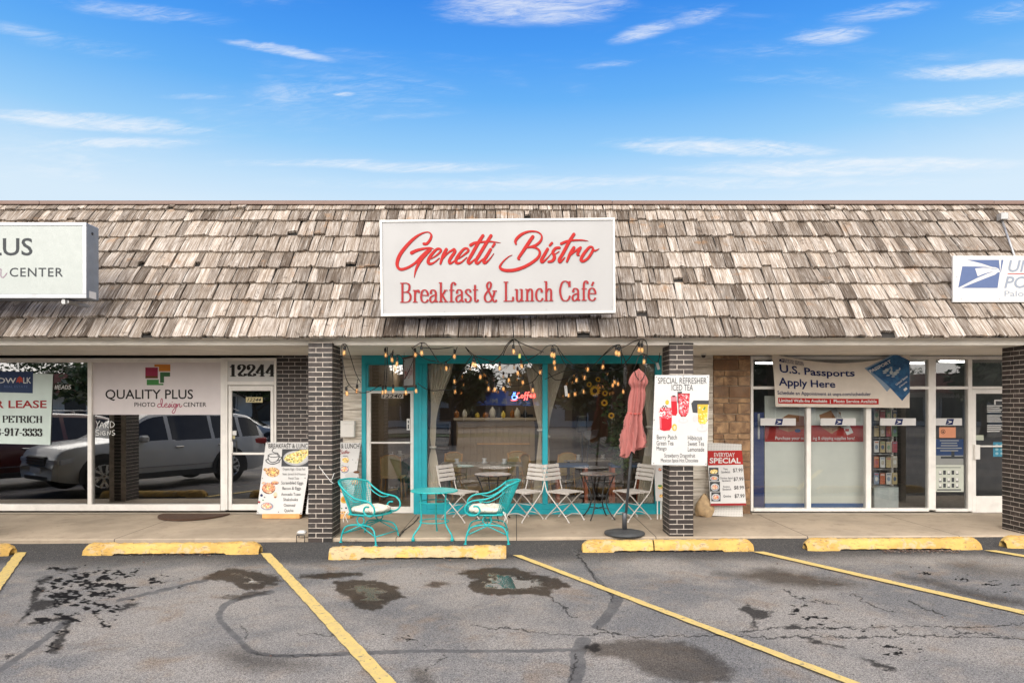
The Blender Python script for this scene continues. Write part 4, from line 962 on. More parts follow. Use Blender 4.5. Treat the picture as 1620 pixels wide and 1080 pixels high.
# passport banner hung in front of the post office glass
D = 11.36
def wv(px, py):
    u = min(max((px-1221)/219, 0), 1); v = min(max((py-560)/83, 0), 1)
    return (px+7*v*(1-u)-.5, py+14*math.sin(math.pi*u)*(1-v)**1.6+2*v*u)
def wd(px, py):
    u = (px-1221)/219; v = (py-560)/83
    return .018*math.sin(9*u+2*v)*(1-v*.4)+.012*math.sin(23*u-5*v)*(1-v)+.02*math.sin(5*v)*math.exp(-8*u)
c = Canvas((0, D, 0), (0, -1, 0), warp=wv, depth=wd, first=.0, step=.0011)
t = thing('hanging_banner', 'sagging white cloth banner about U.S. passports tied up across the post office window', 'banner', (X(1330, D), D, Z(643, D)))
f6 = lambda x, y: (1210+x*.1481, 555+y*.1481)
c.part('cloth').rect(1221, 560, 1440, 643, pm('banner_cloth', lin(204, 194, 182), .7, var=.05, scale=5), 60, 24)
def cloth_mat():
    b = NB('passport_print'); n = b.noise(9, 4, .6); return b.set(col=b.mix(b.ramp(n, .35, .65), lin(18, 66, 108), lin(40, 92, 134)), rough=.7)
PASS = cloth_mat(); PFADE = pm('passport_fade', lin(120, 140, 160), .7)
def cpoly(fn, m, n=18):     # finely meshed quadrilateral so it follows the folds
    a, b, cc, d = [np.array(fn(*q)) for q in m[0]]
    pts = [tuple((a*(1-i/n)+b*i/n)*(1-j/n)+(d*(1-i/n)+cc*i/n)*j/n) for j in range(n+1) for i in range(n+1)]
    c._add(pts, [(j*(n+1)+i, j*(n+1)+i+1, (j+1)*(n+1)+i+1, (j+1)*(n+1)+i) for j in range(n) for i in range(n)], m[1])
c.part('print')
cpoly(f6, (((1060, 120), (1370, -10), (1560, 120), (1300, 420)), PFADE)); cpoly(f6, (((1085, 130), (1385, 0), (1548, 100), (1290, 330)), PASS)); cpoly(f6, (((1290, 330), (1548, 100), (1552, 430), (1470, 520)), PASS))
c.rect(*f6(105, 498), *f6(1205, 560), I_RED, 40, 2)
c.part('lettering')
c.text('U.S. Passports', 1231, 574, 1352, 592, I_NAVY, bold=.022); c.text('Apply Here', 1228, 596, 1320, 613.5, I_NAVY, bold=.022)
c.text('Schedule an Appointment at usps.com/scheduler', 1225, 617.5, 1376, 625.5, I_NAVY, bold=.01); c.text('Limited Walk-Ins Available  |  Photo Service Available', 1227, 630.4, 1385, 637.2, I_WHITE, bold=.02)
eagle(c, 1226.5, 562, .013, I_NAVY); c.text('UNITED STATES', 1240, 564, 1270, 567.5, I_NAVY, bold=.01); c.text('POSTAL SERVICE', 1240, 568, 1271, 571.2, I_NAVY, bold=.01)
c.text('PASSPORT', *f6(1100, 100), *f6(1345, 140), I_WHITE, bold=.02, rot=-24)
c.text('United States', *f6(1380, 290), *f6(1530, 315), I_WHITE, bold=.01, rot=-36); c.text('of America', *f6(1420, 335), *f6(1520, 355), I_WHITE, bold=.01, rot=-36)
c.poly([f6(*p) for p in ((1475, 400), (1505, 375), (1522, 395), (1492, 420))], I_WHITE)
SEAL = ink('ink_seal', lin(176, 186, 190))
for dx, dy, rx, ry in ((-60, -10, 34, 12), (-42, -28, 26, 10), (-70, 12, 22, 8), (50, 20, 34, 12), (34, 40, 30, 10), (64, -2, 22, 9), (0, -24, 10, 14), (-2, 14, 18, 24), (-36, 44, 22, 7), (18, 62, 20, 7), (84, -16, 9, 16), (-10, -44, 16, 8)): c.ell(*f6(1340+dx, 190+dy), rx*.148, ry*.148, SEAL, 10)
c.part('rope')
c.build(t)

# eagle decals and papers on the post office glass
for i, (x0, x1) in enumerate(((1203, 1259), (1298, 1354), (1392.5, 1449), (1480.5, 1522))):
    D = DW+.0185; who = ('over the left white display panel', 'over the second white display panel', 'in front of the rack of cards', 'on the narrow pane by the door')[i]
    t = thing('window_decal', 'white strip decal with an eagle emblem '+who, 'decal', (X((x0+x1)/2, D), D, Z(673, D)), group='eagle strip decals on the post office glass')
    c = Canvas((0, D, 0), (0, -1, 0), first=.0002); c.part('strip').rect(x0, 661.3, x1, 672.8, PANELW); xc = (x0+x1)/2
    c.part('emblem').poly([(xc-5.5, 671.8), (xc-3, 662.2), (xc+8, 662.2), (xc+6, 671.8)], I_NAVY); c.poly([(xc-3, 664.5), (xc+5, 666.4), (xc+4.4, 667.6), (xc-5, 671.4), (xc+1, 667.8), (xc-.5, 666)], PANELW); c.build(t)
fz = lambda x, y: (1360+x/6, 640+y/6)
D = DW+.0185
t = thing('window_notice', 'small orange notice with a round symbol taped under an eagle decal', 'notice', (X(1499, D), D, Z(692, D)))
c = Canvas((0, D, 0), (0, -1, 0), first=.0002); c.part('paper').rect(*fz(755, 213), *fz(912, 313), ink('ink_peach', lin(236, 172, 138))); c.rect(*fz(775, 198), *fz(900, 210), I_BLACK); c.part('lettering').ell(*fz(792, 255), 3.6, 3.6, I_BLACK); c.ell(*fz(792, 255), 2.7, 2.7, ink("ink_peach", (0,0,0))); c.ell(*fz(792, 252), 1.0, 1.0, I_BLACK); c.rect(*fz(784, 257), *fz(800, 265), I_BLACK); c.build(t)
t = thing('window_poster', 'blue and grey poster with lines of white text below the orange notice', 'poster', (X(1502, D), D, Z(734, D)))
c = Canvas((0, D, 0), (0, -1, 0), first=.0002); c.part('paper').rect(*fz(716, 325), *fz(985, 480), ink('ink_dusk', lin(60, 84, 128))); c.rect(*fz(716, 480), *fz(985, 570), ink('ink_pale', lin(150, 152, 150)))
for k, w in enumerate((90, 75, 80, 120, 85)): c.rect(*fz(850-w, 334+k*24), *fz(850+w, 344+k*24), ink("ink_pale", (0,0,0)))
c.rect(*fz(770, 490), *fz(985, 510), I_GREY); c.rect(*fz(870, 440), *fz(900, 495), I_GREY); c.build(t)
t = thing('price_chart', 'white chart of small package pictures in three rows near the foot of the narrow pane', 'chart', (X(1502, D), D, Z(777, D)))
c = Canvas((0, D, 0), (0, -1, 0), first=.0002); c.part('paper').rect(*fz(716, 570), *fz(988, 825), ink('ink_chart', lin(204, 208, 196))); c.part('pictures')
for r in range(3):
    for k in range(5): c.rect(*fz(752+k*40, (622, 690, 745)[r]+(0 if k % 2 else 12)), *fz(778+k*40, (662, 732, 785)[r]), I_DGREY if k % 2 else I_GREY)
    for k in (0, 2, 4): c.rect(*fz(754+k*40, (628, 696, 750)[r]), *fz(776+k*40, (654, 722, 776)[r]), I_WHITE)
c.rect(*fz(735, 800), *fz(962, 812), I_DGREY); c.rect(*fz(725, 592), *fz(960, 598), I_GREY); c.build(t)
c = Canvas((0, DW+.003, 0), (0, -1, 0), first=.0002); c.part('opening_hours')
for r, w in enumerate((24, 20, 24, 22, 0, 24, 20, 22, 24, 0, 26, 22, 24, 20)):
    if w: c.rect(1561.5, 641+r*3.1, 1561.5+w, 642.3+r*3.1, I_WHITE)
c.rect(1573, 632, 1588, 640, I_WHITE); c.rect(1575, 634, 1590, 640.5, I_DGREY)
c.part('sticker'); c.rect(1544, 688, 1556, 696, ink('ink_note2', lin(190, 196, 178))); c.part('blue_sticker').rect(1571, 699, 1590, 722, ink('ink_aqua', lin(84, 160, 186)))
for k in range(3):
    for j in range(2): c.ell(1577+j*8, 704+k*6.5, 2.6, 2.2, ink('ink_aqua2', lin(170, 206, 216)), 8)
c.build(DL3)
# ================================================================ boards
def plane_canvas(db, zb, dt, zt):       # plane leaning back from (db, zb) to (dt, zt)
    n = Vector((0, -(zt-zb), dt-db)).normalized(); n = n if n.y < 0 else -n
    return Canvas((0, db, zb), n)
def slab(c, corners, th, m, name, parent):
    b = MB(); b.prism([c.at(*q) for q in corners], -c.n*th, m); return b.build(name, parent)
_food = {}
def food_mat(kind):
    if kind in _food: return _food[kind]
    pal = {'toast': ((120, 74, 40), (206, 146, 80), (240, 214, 150), (90, 50, 40)), 'egg': ((236, 224, 190), (240, 200, 80), (214, 150, 80), (90, 120, 60)), 'pan': ((150, 80, 50), (216, 134, 90), (236, 200, 160), (120, 60, 44)),
           'plate': ((230, 222, 210), (214, 120, 90), (190, 60, 50), (240, 214, 170)), 'omelette': ((214, 170, 70), (240, 216, 120), (236, 226, 180), (110, 130, 60)), 'drink': ((150, 20, 34), (214, 44, 60), (236, 120, 130), (250, 214, 214)), 'juice': ((214, 120, 30), (240, 170, 50), (246, 206, 90), (250, 236, 190))}[kind]
    b = NB('print_'+kind); n = b.noise(34, 5, .65, .8); v = b.n.new('ShaderNodeTexVoronoi'); v.inputs['Scale'].default_value = 62; b.l.new(b.obj, v.inputs['Vector']); s = b.n.new('ShaderNodeSeparateColor'); b.l.new(v.outputs['Color'], s.inputs[0])
    c = b.mix(b.ramp(n, .36, .54), lin(*pal[0]), lin(*pal[1])); c = b.mix(b.ramp(n, .54, .66), c, lin(*pal[2])); c = b.mix(b.ramp(s.outputs[0], .70, .8, 0, .8), c, lin(*pal[3])); c = b.mix(b.ramp(s.outputs[1], .75, .85, 0, .7), c, lin(*pal[2]))
    _food[kind] = b.set(col=c, rough=.5); return _food[kind]
def dish(c, cx, cy, rx, ry, kind, k=1):
    """a small printed picture of food"""
    if kind == 'plate': c.ell(cx, cy, rx, ry, I_WHITE, 22); c.ell(cx+rx*.04, cy+ry*.06, rx*.86, ry*.84, I_PGREY, 20); rx, ry = rx*.72, ry*.70
    if kind == 'pan': c.ell(cx, cy+ry*.10, rx, ry*.95, I_BROWN, 20)
    c.ell(cx, cy, rx*.95, ry*.9, food_mat(kind), 18, jit=.09)
    for i in range(6):
        a, r = random.uniform(0, 6.28), random.uniform(.1, .6)
        c.ell(cx+rx*r*math.cos(a), cy+ry*r*math.sin(a), rx*random.uniform(.14, .34), ry*random.uniform(.12, .3), food_mat(random.choice(('toast', 'egg', kind))), 9, jit=.2)
def grommets(c, pts):
    for p in pts: c.ell(*p, .75, .75, I_BLACK, 8)
f4 = lambda x, y: (400+x*.125, 690+y*.125)
def R4(*q): return (*f4(q[0], q[1]), *f4(q[2], q[3]))
c = plane_canvas(11.02, .06, 11.40, 1.2)
t = thing('menu_board', 'white menu board with a coffee cup drawing leaning on the brick wall', 'menu board', (X(448, 11), 11.02, 0))
slab(c, [f4(*p) for p in ((165, 75), (760, 78), (620, 985), (48, 980))], .012, PANELW, 'board', t)
m = MB(); m.box(X(416.5, 11.04), 10.99, 0.0, X(475.5, 11.04), 11.12, .072, PINE, bev=.003); m.build('wood_foot', t)
c.part('pictures')
c.poly([f4(*p) for p in ((372, 160), (735, 160), (702, 382), (360, 380))], I_DGREY); c.ell(*f4(548, 275), 20.5, 12, PANEL, 24); c.ell(*f4(548, 270), 18.4, 10.4, ink('ink_plate', lin(206, 206, 204)), 24)
c.poly([f4(*p) for p in ((392, 285), (430, 235), (520, 205), (610, 170), (700, 165), (700, 235), (620, 320), (560, 345), (480, 335), (410, 310))], food_mat('omelette'))
for i in range(26): c.ell(*f4(random.uniform(420, 680), 0), .1, .1, I_YEL) if False else c.ell(*f4(*(lambda u, v: (430+u*250, 300-u*100+v*70))(random.random(), random.uniform(-.5, .5))), random.uniform(.7, 2), random.uniform(.5, 1.2), random.choice((I_EGG, I_TOAST, I_DGREEN, I_ORANGE, I_EGG)), 7)
dish(c, *f4(250, 450), 11.5, 8.6, 'toast'); dish(c, *f4(160, 420), 3.5, 3, 'toast'); dish(c, *f4(200, 650), 10.5, 9.2, 'pan'); dish(c, *f4(280, 585), 6, 3, 'pan'); dish(c, *f4(140, 590), 4, 2.4, 'plate')
dish(c, *f4(178, 880), 11.8, 7.4, 'plate'); c.ell(*f4(110, 745), 2.2, 2.2, I_NAVY, 9); c.ell(*f4(150, 770), 1.2, .9, I_GREY, 8); c.ell(*f4(130, 805), 1.2, 1, I_GREEN, 8); c.ell(*f4(285, 740), 3, 4.5, I_EGG, 10); c.ell(*f4(285, 768), 2, 1.4, I_TOAST, 9); c.ell(*f4(80, 830), 2, 1.8, I_SERIF, 8)
for s, w in (([(195, 240), (198, 290), (235, 328), (285, 322), (325, 285), (336, 240)], 1.2), ([(195, 240), (230, 222), (300, 222), (336, 240), (300, 260), (230, 262), (195, 240)], 1.0), ([(338, 262), (366, 262), (350, 296), (318, 306)], 1.1), ([(195, 285), (165, 305), (200, 340), (260, 350), (325, 330), (340, 315)], 1.3), ([(262, 155), (245, 185), (272, 206), (316, 212), (316, 236)], 1.1)): c.stroke([f4(*p) for p in s], w, I_DGREY, 5)
c.part('lettering'); c.text('BREAKFAST & LUNCH', *R4(200, 92, 735, 150), I_BLACK, bold=.004)
GT = ink('ink_text_grey', lin(110, 108, 108))
for s, q, m_ in (('Organic Eggs - Grass Fed', (380, 398, 662, 437), GT), ('Steak, Spinach And Potatoes', (376, 462, 668, 498), GT), ('French Toast', (452, 514, 586, 545), GT), ('Scrambled Eggs', (360, 568, 640, 618), I_DGREY), ('Bacon & Eggs', (376, 638, 610, 686), I_DGREY), ('Avocado Toast', (360, 712, 606, 750), I_DGREY), ('Shakshuka', (386, 778, 572, 816), I_DGREY), ('Oatmeal', (392, 850, 536, 888), I_DGREY), ('Quiche', (398, 918, 514, 962), I_DGREY)): c.text(s, *R4(*q), m_)
grommets(c, [f4(*p) for p in ((185, 90), (445, 88), (123, 530), (662, 525), (65, 962), (610, 970), (325, 955))]); c.build(t)

c = plane_canvas(11.02, .06, 11.42, 1.2)
t = thing('menu_board', 'white menu board with an egg yolk picture half hidden by the left pillar', 'menu board', (X(524, 11), 11.02, 0))
slab(c, [f4(*p) for p in ((785, 78), (1366, 80), (1241, 985), (668, 980))], .012, PANELW, 'board', t)
m = MB(); m.box(X(492, 11.04), 10.99, 0.0, X(555, 11.04), 11.12, .072, PINE, bev=.003); m.build('wood_foot', t)
c.part('pictures'); dish(c, *f4(1175, 300), 6, 4.5, 'egg'); dish(c, *f4(1160, 415), 8, 7, 'plate'); c.ell(*f4(1255, 500), 11, 6.5, ink('ink_plate', (0, 0, 0)), 18); c.ell(*f4(1312, 452), 5, 2, I_BROWN, 12)
dish(c, *f4(1290, 580), 6, 5, 'pan'); dish(c, *f4(1140, 640), 6.5, 9, 'pan'); c.ell(*f4(1155, 800), 5.6, 6, I_YEL, 14, jit=.05); c.ell(*f4(1152, 798), 3.4, 3.6, I_ORANGE, 12); c.ell(*f4(1180, 905), 1.6, 1.6, I_NAVY, 8); c.ell(*f4(1220, 890), 1.2, 1, I_GREEN, 8); c.ell(*f4(1125, 910), 1.4, 1, I_GREEN, 8); dish(c, *f4(1150, 960), 7, 2, 'toast')
for k in range(8): c.ell(*f4(random.uniform(1120, 1340), random.uniform(260, 460)), .9, .5, random.choice((I_GREY, I_TOAST, I_GREEN)), 7)
c.part('lettering'); c.text('BREAKFAST & LUNCH', *R4(822, 92, 1346, 152), I_BLACK, bold=.004)
q = Fit(627, 366, .135); q.X0, q.Y0 = f4(885, 168); script_lettering(c, q, I_SERIF, n=3); c.rect(*R4(1140, 245, 1200, 252), GT); grommets(c, [f4(*p) for p in ((1352, 92), (1328, 522), (1236, 968))]); c.build(t)

f5 = lambda x, y: (1025+x*.22697, 580+y*.22697)
def R5(*q): return (*f5(q[0], q[1]), *f5(q[2], q[3]))
c = Canvas((0, 9.455, 0), (0, -1, 0))
t = thing('menu_board', 'white iced tea board with red drinks fixed to the right-hand brick pillar', 'menu board', (X(1077, 9.45), 9.455, Z(735, 9.455)))
slab(c, [f5(*p) for p in ((50, 58), (429, 57), (412, 689), (25, 683))], .02, PANELW, 'board', t)
c.part('pictures'); RED1, RED2, PINK1 = ink('ink_drink', lin(216, 46, 62)), ink('ink_drink_dark', lin(176, 34, 40)), ink('ink_drink_ice', lin(232, 150, 160)); GL_ = ink('ink_glass', lin(206, 204, 206)); OR1 = ink('ink_juice', lin(236, 160, 50))
P5 = lambda *p: [f5(*q) for q in p]
c.poly(P5((60, 440), (165, 455), (150, 430), (80, 420)), GL_)
c.poly(P5((160, 205), (200, 205), (206, 320), (196, 340), (170, 338), (164, 320)), RED1); c.poly(P5((160, 205), (200, 205), (202, 240), (162, 240)), PINK1); c.ell(*f5(180, 205), 3, 1.4, I_DRED, 9)
c.poly(P5((206, 174), (238, 172), (232, 256), (205, 252)), I_DGREY); c.poly(P5((210, 185), (292, 185), (282, 320), (262, 348), (232, 348), (214, 320)), RED2); c.poly(P5((214, 192), (288, 192), (280, 318), (260, 340), (236, 340), (220, 318)), food_mat('drink'))
for k in range(9): c.ell(*f5(random.uniform(220, 280), random.uniform(195, 330)), 1.8, 1.5, random.choice((PINK1, RED2, RED2)), 6, jit=.25)
c.ell(*f5(246, 376), 8.2, 4, GL_, 16); c.ell(*f5(246, 374), 5.6, 2.2, PANELW, 14); c.poly(P5((240, 346), (254, 346), (252, 376), (242, 376)), GL_)
c.poly(P5((78, 290), (166, 290), (166, 420), (152, 442), (110, 447), (84, 436)), RED1); c.poly(P5((76, 285), (166, 285), (166, 350), (140, 362), (100, 356), (78, 350)), food_mat('drink')); c.poly(P5((84, 352), (92, 352), (94, 430), (88, 430)), PINK1)
for k in range(8): c.ell(*f5(random.uniform(86, 158), random.uniform(296, 352)), 2.2, 1.8, random.choice((PINK1, I_WHITE, RED1)), 5, jit=.25)
for k in range(5): c.ell(*f5(100+k*8, 284-(k % 2)*10), 1.3, 1.2, I_DRED, 8)
c.ell(*f5(185, 422), 3.8, 6, I_YEL, 10, jit=.1); c.ell(*f5(186, 424), 2, 3.6, I_EGG, 9); c.ell(*f5(134, 248), 3, 4, I_YEL, 9, jit=.1)
c.poly(P5((302, 255), (318, 234), (424, 234), (424, 262), (346, 262), (346, 322), (312, 318)), I_DGREY); c.ell(*f5(328, 360), 4, 6, GL_, 10)
c.poly(P5((345, 262), (420, 262), (412, 380), (398, 398), (362, 398), (350, 380)), food_mat('juice')); c.poly(P5((346, 262), (419, 262), (416, 320), (350, 330)), I_YEL)
for k in range(6): c.ell(*f5(random.uniform(356, 408), random.uniform(268, 330)), 1.6, 1.6, random.choice((I_EGG, I_YEL, I_GREEN)), 7, jit=.2)
c.ell(*f5(377, 434), 8.6, 4.2, GL_, 16); c.ell(*f5(377, 432), 6.6, 2.8, PANELW, 14); c.poly(P5((370, 396), (386, 396), (383, 432), (373, 432)), GL_)
c.part('lettering')
for s, q, m_ in (('SPECIAL REFRESHER', (70, 76, 409, 118), I_DGREY), ('ICED TEA', (165, 123, 314, 166), I_DGREY), ('Berry Patch', (62, 474, 202, 514), I_DGREY), ('Green Tea', (60, 514, 178, 546), I_DGREY), ('Mango', (60, 554, 130, 590), I_DGREY), ('Hibiscus', (278, 478, 376, 510), I_DGREY), ('Sweet Tea', (278, 518, 391, 550), I_DGREY), ('Lemonade', (278, 558, 392, 590), I_DGREY), ('Strawberry Dragonfruit', (114, 603, 329, 640), I_DGREY), ('Mexican Spice Hot Chocolate', (90, 638, 350, 672), I_DGREY)): c.text(s, *R5(*q), m_)
grommets(c, [f5(*p) for p in ((60, 72), (245, 66), (416, 70), (40, 672), (404, 676), (44, 370), (416, 372))]); c.build(t)

# pegboard and the daily special board hung on it
c = plane_canvas(11.17, 0.0, 11.43, 1.24)
t = thing('pegboard', 'white perforated pegboard leaning on the stone wall', 'pegboard', (X(1150, 11.3), 11.2, 0))
def pegm():
    b = NB('pegboard_sheet'); g = b.n.new('ShaderNodeVectorMath'); g.operation = 'FRACTION'; mp = b.n.new('ShaderNodeVectorMath'); mp.operation = 'SCALE'; mp.inputs[3].default_value = 38; b.l.new(b.obj, mp.inputs[0]); b.l.new(mp.outputs[0], g.inputs[0])
    s = b.n.new('ShaderNodeSeparateXYZ'); b.l.new(g.outputs[0], s.inputs[0]); dx = b.math('SUBTRACT', s.outputs[0], .5); dz = b.math('SUBTRACT', s.outputs[2], .5)
    r = b.math('SQRT', b.math('ADD', b.math('MULTIPLY', dx, dx), b.math('MULTIPLY', dz, dz)))
    return b.set(col=b.mix(b.ramp(r, .14, .22), (.08, .07, .07), (.62, .60, .57)), rough=.6)
slab(c, [f5(*p) for p in ((418, 528), (653, 538), (662, 1046), (440, 1036))], .006, pegm(), 'sheet', t)
c = plane_canvas(11.06, .10, 11.33, 1.13)
t = thing('special_board', 'small white board with a red header and sandwich prices hung on the pegboard', 'menu board', (X(1150, 11.1), 11.1, .16))
slab(c, [f5(*p) for p in ((414, 585), (655, 582), (685, 965), (437, 968))], .01, PANELW, 'board', t)
c.part('pictures'); c.poly(P5((414, 585), (655, 582), (664, 680), (419, 687)), I_RED); c.poly(P5((436, 952), (684, 949), (685, 965), (437, 968)), I_SERIF)
for x0, y0, x1, y1 in ((426, 702, 492, 748), (428, 750, 496, 795), (432, 800, 502, 868), (442, 872, 506, 936)):
    c.rect(*f5(x0, y0), *f5(x1, y1), random.choice((I_GREY, I_BROWN, I_DGREY))); dish(c, *f5((x0+x1)/2, (y0+y1)/2+4), 6.6, (y1-y0)*.086, random.choice(('egg', 'toast', 'plate')))
c.part('lettering'); c.text('EVERYDAY', *R5(461, 598, 605, 627), I_WHITE, bold=.008); c.text('SPECIAL', *R5(430, 634, 646, 672), I_WHITE, bold=.024)
for s, q in (('Tuna', (525, 703, 555, 718)), ('Sandwich', (511, 724, 572, 740)), ('$7.99', (592, 706, 660, 738)), ('Chicken Salad', (500, 768, 590, 781)), ('Sandwich', (515, 785, 576, 799)), ('$7.99', (597, 768, 665, 798)), ('Reuben', (525, 828, 571, 840)), ('Sandwich', (520, 845, 580, 860)), ('$8.99', (600, 828, 668, 857)), ('Quiche', (525, 892, 579, 911)), ('$7.99', (604, 886, 673, 916))): c.text(s, *R5(*q), I_DGREY if '$' not in s else I_BLACK, bold=.008)
c.build(t)
D = 10.9; c = Canvas((0, D, 0), (0, -1, 0))
t = thing('menu_board', 'narrow menu board on white legs mostly hidden behind the right-hand brick pillar', 'menu board', (X(1060, D), D, 0))
slab(c, [(1034.5, 730), (1090, 730), (1092, 792), (1037.5, 792)], .012, PANELW, 'board', t)
c.part('pictures'); dish(c, 1044, 742, 4, 3.6, 'plate'); dish(c, 1045, 770, 4.4, 4, 'egg'); c.ell(1044, 768, 3.6, 1.6, I_GREEN, 9); dish(c, 1046, 784, 3.4, 3, 'toast'); c.build(t)
for x in (1040.5, 1046, 1084):
    m = MB(); m.box(X(x, D)-.008, D+.014, 0.0, X(x, D)+.008, D+.03, .4, WHITE); m.build('leg', t)

# ================================================================ small fixtures
def simple(m, name, label, cat, group=None, kind=None): return tag(m.build(name), label, cat, group, kind)
t = thing('mailbox', 'white wall mailbox on the siding left of the teal door', 'mailbox', (X(551.5, DW), DW-.1, Z(691, DW)))
m = MB(); m.box(X(540.5, DW), DW-.115, Z(691, DW), X(563, DW), DW-.0135, Z(666, DW), WHITE, bev=.012); m.build('body', t)
m = MB(); m.box(X(540, DW), DW-.125, Z(671, DW), X(563.5, DW), DW-.0136, Z(665, DW), WHITE, bev=.008); m.build('lid', t)
t = thing('security_camera', 'tiny dark dome camera under the soffit right of the iced tea board', 'camera', (X(1113, 11), 11, ZSOF-.07))
m = MB(); m.lathe([(.045, 0), (.045, -.025)], (X(1113, 11), 11, ZSOF-.001), WHITE, 16); m.build('mount', t)
m = MB(); m.lathe([(.036, -.0255), (.034, -.05), (.02, -.066), (.001, -.07)], (X(1113, 11), 11, ZSOF-.001), BLACK, 16); m.build('dome', t)
# coir mat, half round
def coir():
    b = NB('coir'); n = b.noise(160, 4, .7); b.bump(n, .9, .02); return b.set(col=b.mix(b.ramp(n, .35, .65), (.045, .022, .014), (.15, .08, .05)), rough=.95)
m = MB(); ca = X(302, 11.2); pts = [(ca+.56*math.cos(a), 11.39-.62*math.sin(a)) for a in np.linspace(0, math.pi, 28)]
m.prism([(x, y, .003) for x, y in pts], (0, 0, .018), coir()); simple(m, 'doormat', 'half-round brown coir doormat in front of the number-panel door', 'doormat')
m = MB(); BUR = pm('burlap', lin(176, 150, 116), .95, var=.2, scale=14, dirt=.25, bump=.6, bscale=140)
sx0, sx1 = X(1100, 11.2), X(1129, 11.2)
def bag(u, v):
    a = 2*math.pi*u; h = v; r = (.5+.5*math.sin(math.pi*min(h*1.15+.12, 1))**.7)*(1 if h < .8 else (1-(h-.8)*3.4)); cx = (sx0+sx1)/2
    rr = r*(1+.07*math.sin(3*a+h*5)+.05*math.sin(7*a))
    return (cx+(sx1-sx0)*.52*rr*math.cos(a), 11.2+.13*rr*math.sin(a), .004+h*.36+.015*math.sin(2*a))
m.grid(bag, 28, 14, BUR); simple(m, 'sandbag', 'tan burlap sandbag slumped at the foot of the pegboard', 'sandbag')
t = thing('ground_light', 'small white lamp head on a black stand beside the left brick pillar', 'light', (X(478, 9.45), 9.45, float(ZG(-3))))
m = MB(); x = X(478, 9.45); z = float(ZG(-3))
m.tube([(x-.06, 9.4, z), (x-.06, 9.4, z+.10), (x+.05, 9.4, z+.10), (x+.05, 9.4, z)], .006, BLACKM); m.tube([(x-.06, 9.5, z), (x-.06, 9.5, z+.10), (x-.06, 9.4, z+.10)], .006, BLACKM); m.build('stand', t)
m = MB(); m.box(x-.06, 9.38, z+.108, x+.06, 9.5, z+.16, pm('dirty_white', (.6, .58, .55), .5, dirt=.6, scale=20), bev=.02); m.build('head', t)
t = thing('tie_strap', 'white plastic strap hanging loose round the left brick pillar', 'strap', (X(515, 9.4), 9.41, Z(790, 9.4)))
m = MB(); d = 9.412
pts = spline([(X(505, d), d-.012, Z(737, d)), (X(512, d), d-.02, Z(746, d)), (X(519, d), d-.014, Z(755, d)), (X(524.5, d), d-.012, Z(762, d)), (X(526, d)+.006, d+.06, Z(766, d)), (X(528, d+.2), d+.2, Z(775, d+.2)), (X(530.5, d+.25)+.002, d+.26, Z(786, d+.25)), (X(530.5, d+.26)+.002, d+.27, Z(800, d+.25))], 5)
for a, b in zip(pts[:-1], pts[1:]): m.add([(a[0], a[1], a[2]+.009), (b[0], b[1], b[2]+.009), (b[0]+.002, b[1], b[2]-.009), (a[0]+.002, a[1], a[2]-.009)], [(0, 1, 2, 3)], PANELW)
m.build('strap', t)
m = MB(); m.tube([(X(524, d), d-.013, Z(762, d)), (X(528, d), d+.02, Z(748, d))], .004, PANELW); m.build('loose_end', t)

# little framed sign hung edge-on over the bistro door
d = 10.6
t = thing('hanging_sign', 'small dark-framed sign with red script hanging askew over the teal door', 'sign', (X(646, d), d, Z(617, d)))
ax = [P(636.5, 563.5, d), P(655.5, 572.5, d-.0)]
A_, B_ = P(638, 564, 10.86), P(655, 572, 10.35); wv_ = (B_-A_); hgt = Z(565, 10.8)-Z(613, 10.8)
u = Vector((wv_.x, wv_.y, 0)); nrm = Vector((u.y, -u.x, 0)).normalized(); nrm = nrm if nrm.y < 0 else -nrm
z1 = Z(565, 10.8); base = Vector((A_.x, A_.y, z1-hgt)); u_ = u.normalized(); L = u.length
def fr(a, b, z0, z1_, off, th): return [base+u_*a+Vector((0, 0, z0))+nrm*off, base+u_*b+Vector((0, 0, z0))+nrm*off, base+u_*b+Vector((0, 0, z1_))+nrm*off, base+u_*a+Vector((0, 0, z1_))+nrm*off]
m = MB(); m.prism(fr(.02, L-.02, .02, hgt-.02, 0, 0), -nrm*.01, PANEL); m.build('panel', t)
m = MB()
for q in ((0, .03, 0, hgt), (L-.03, L, 0, hgt), (.031, L-.031, 0, .03), (.031, L-.031, hgt-.03, hgt)): m.prism(fr(*q, .008, 0), -nrm*.03, DARK)
m.build('frame', t)
m = MB(); m.tube([base+u_*.05+Vector((0, 0, hgt)), Vector((base.x+u_.x*.05, base.y+u_.y*.05, ZSOF))], .003, BLACKM); m.tube([base+u_*(L-.05)+Vector((0, 0, hgt)), Vector((base.x+u_.x*(L-.05), base.y+u_.y*(L-.05), ZSOF))], .003, BLACKM); m.build('chain', t)
m = MB()
for w, pts in SCRIPT:
    sp = spline(pts, 3) if len(pts) > 2 else pts; off = 0 if w == 'g' else 165*9
    rows = []
    for i, (a, b, q) in enumerate(sp):
        s_ = (L-.10)/(335*9); p0 = base+u_*(.05+(a-100+off)*s_)+Vector((0, 0, hgt*.5-(b-380)*s_*2.2))+nrm*(.0015+i*2e-5)
        rows += [p0+Vector((0, 0, q*s_*1.3)), p0-Vector((0, 0, q*s_*1.3))]
    m.add(rows, [(2*i, 2*i+2, 2*i+3, 2*i+1) for i in range(len(sp)-1)], I_SERIF)
m.build('lettering', t)

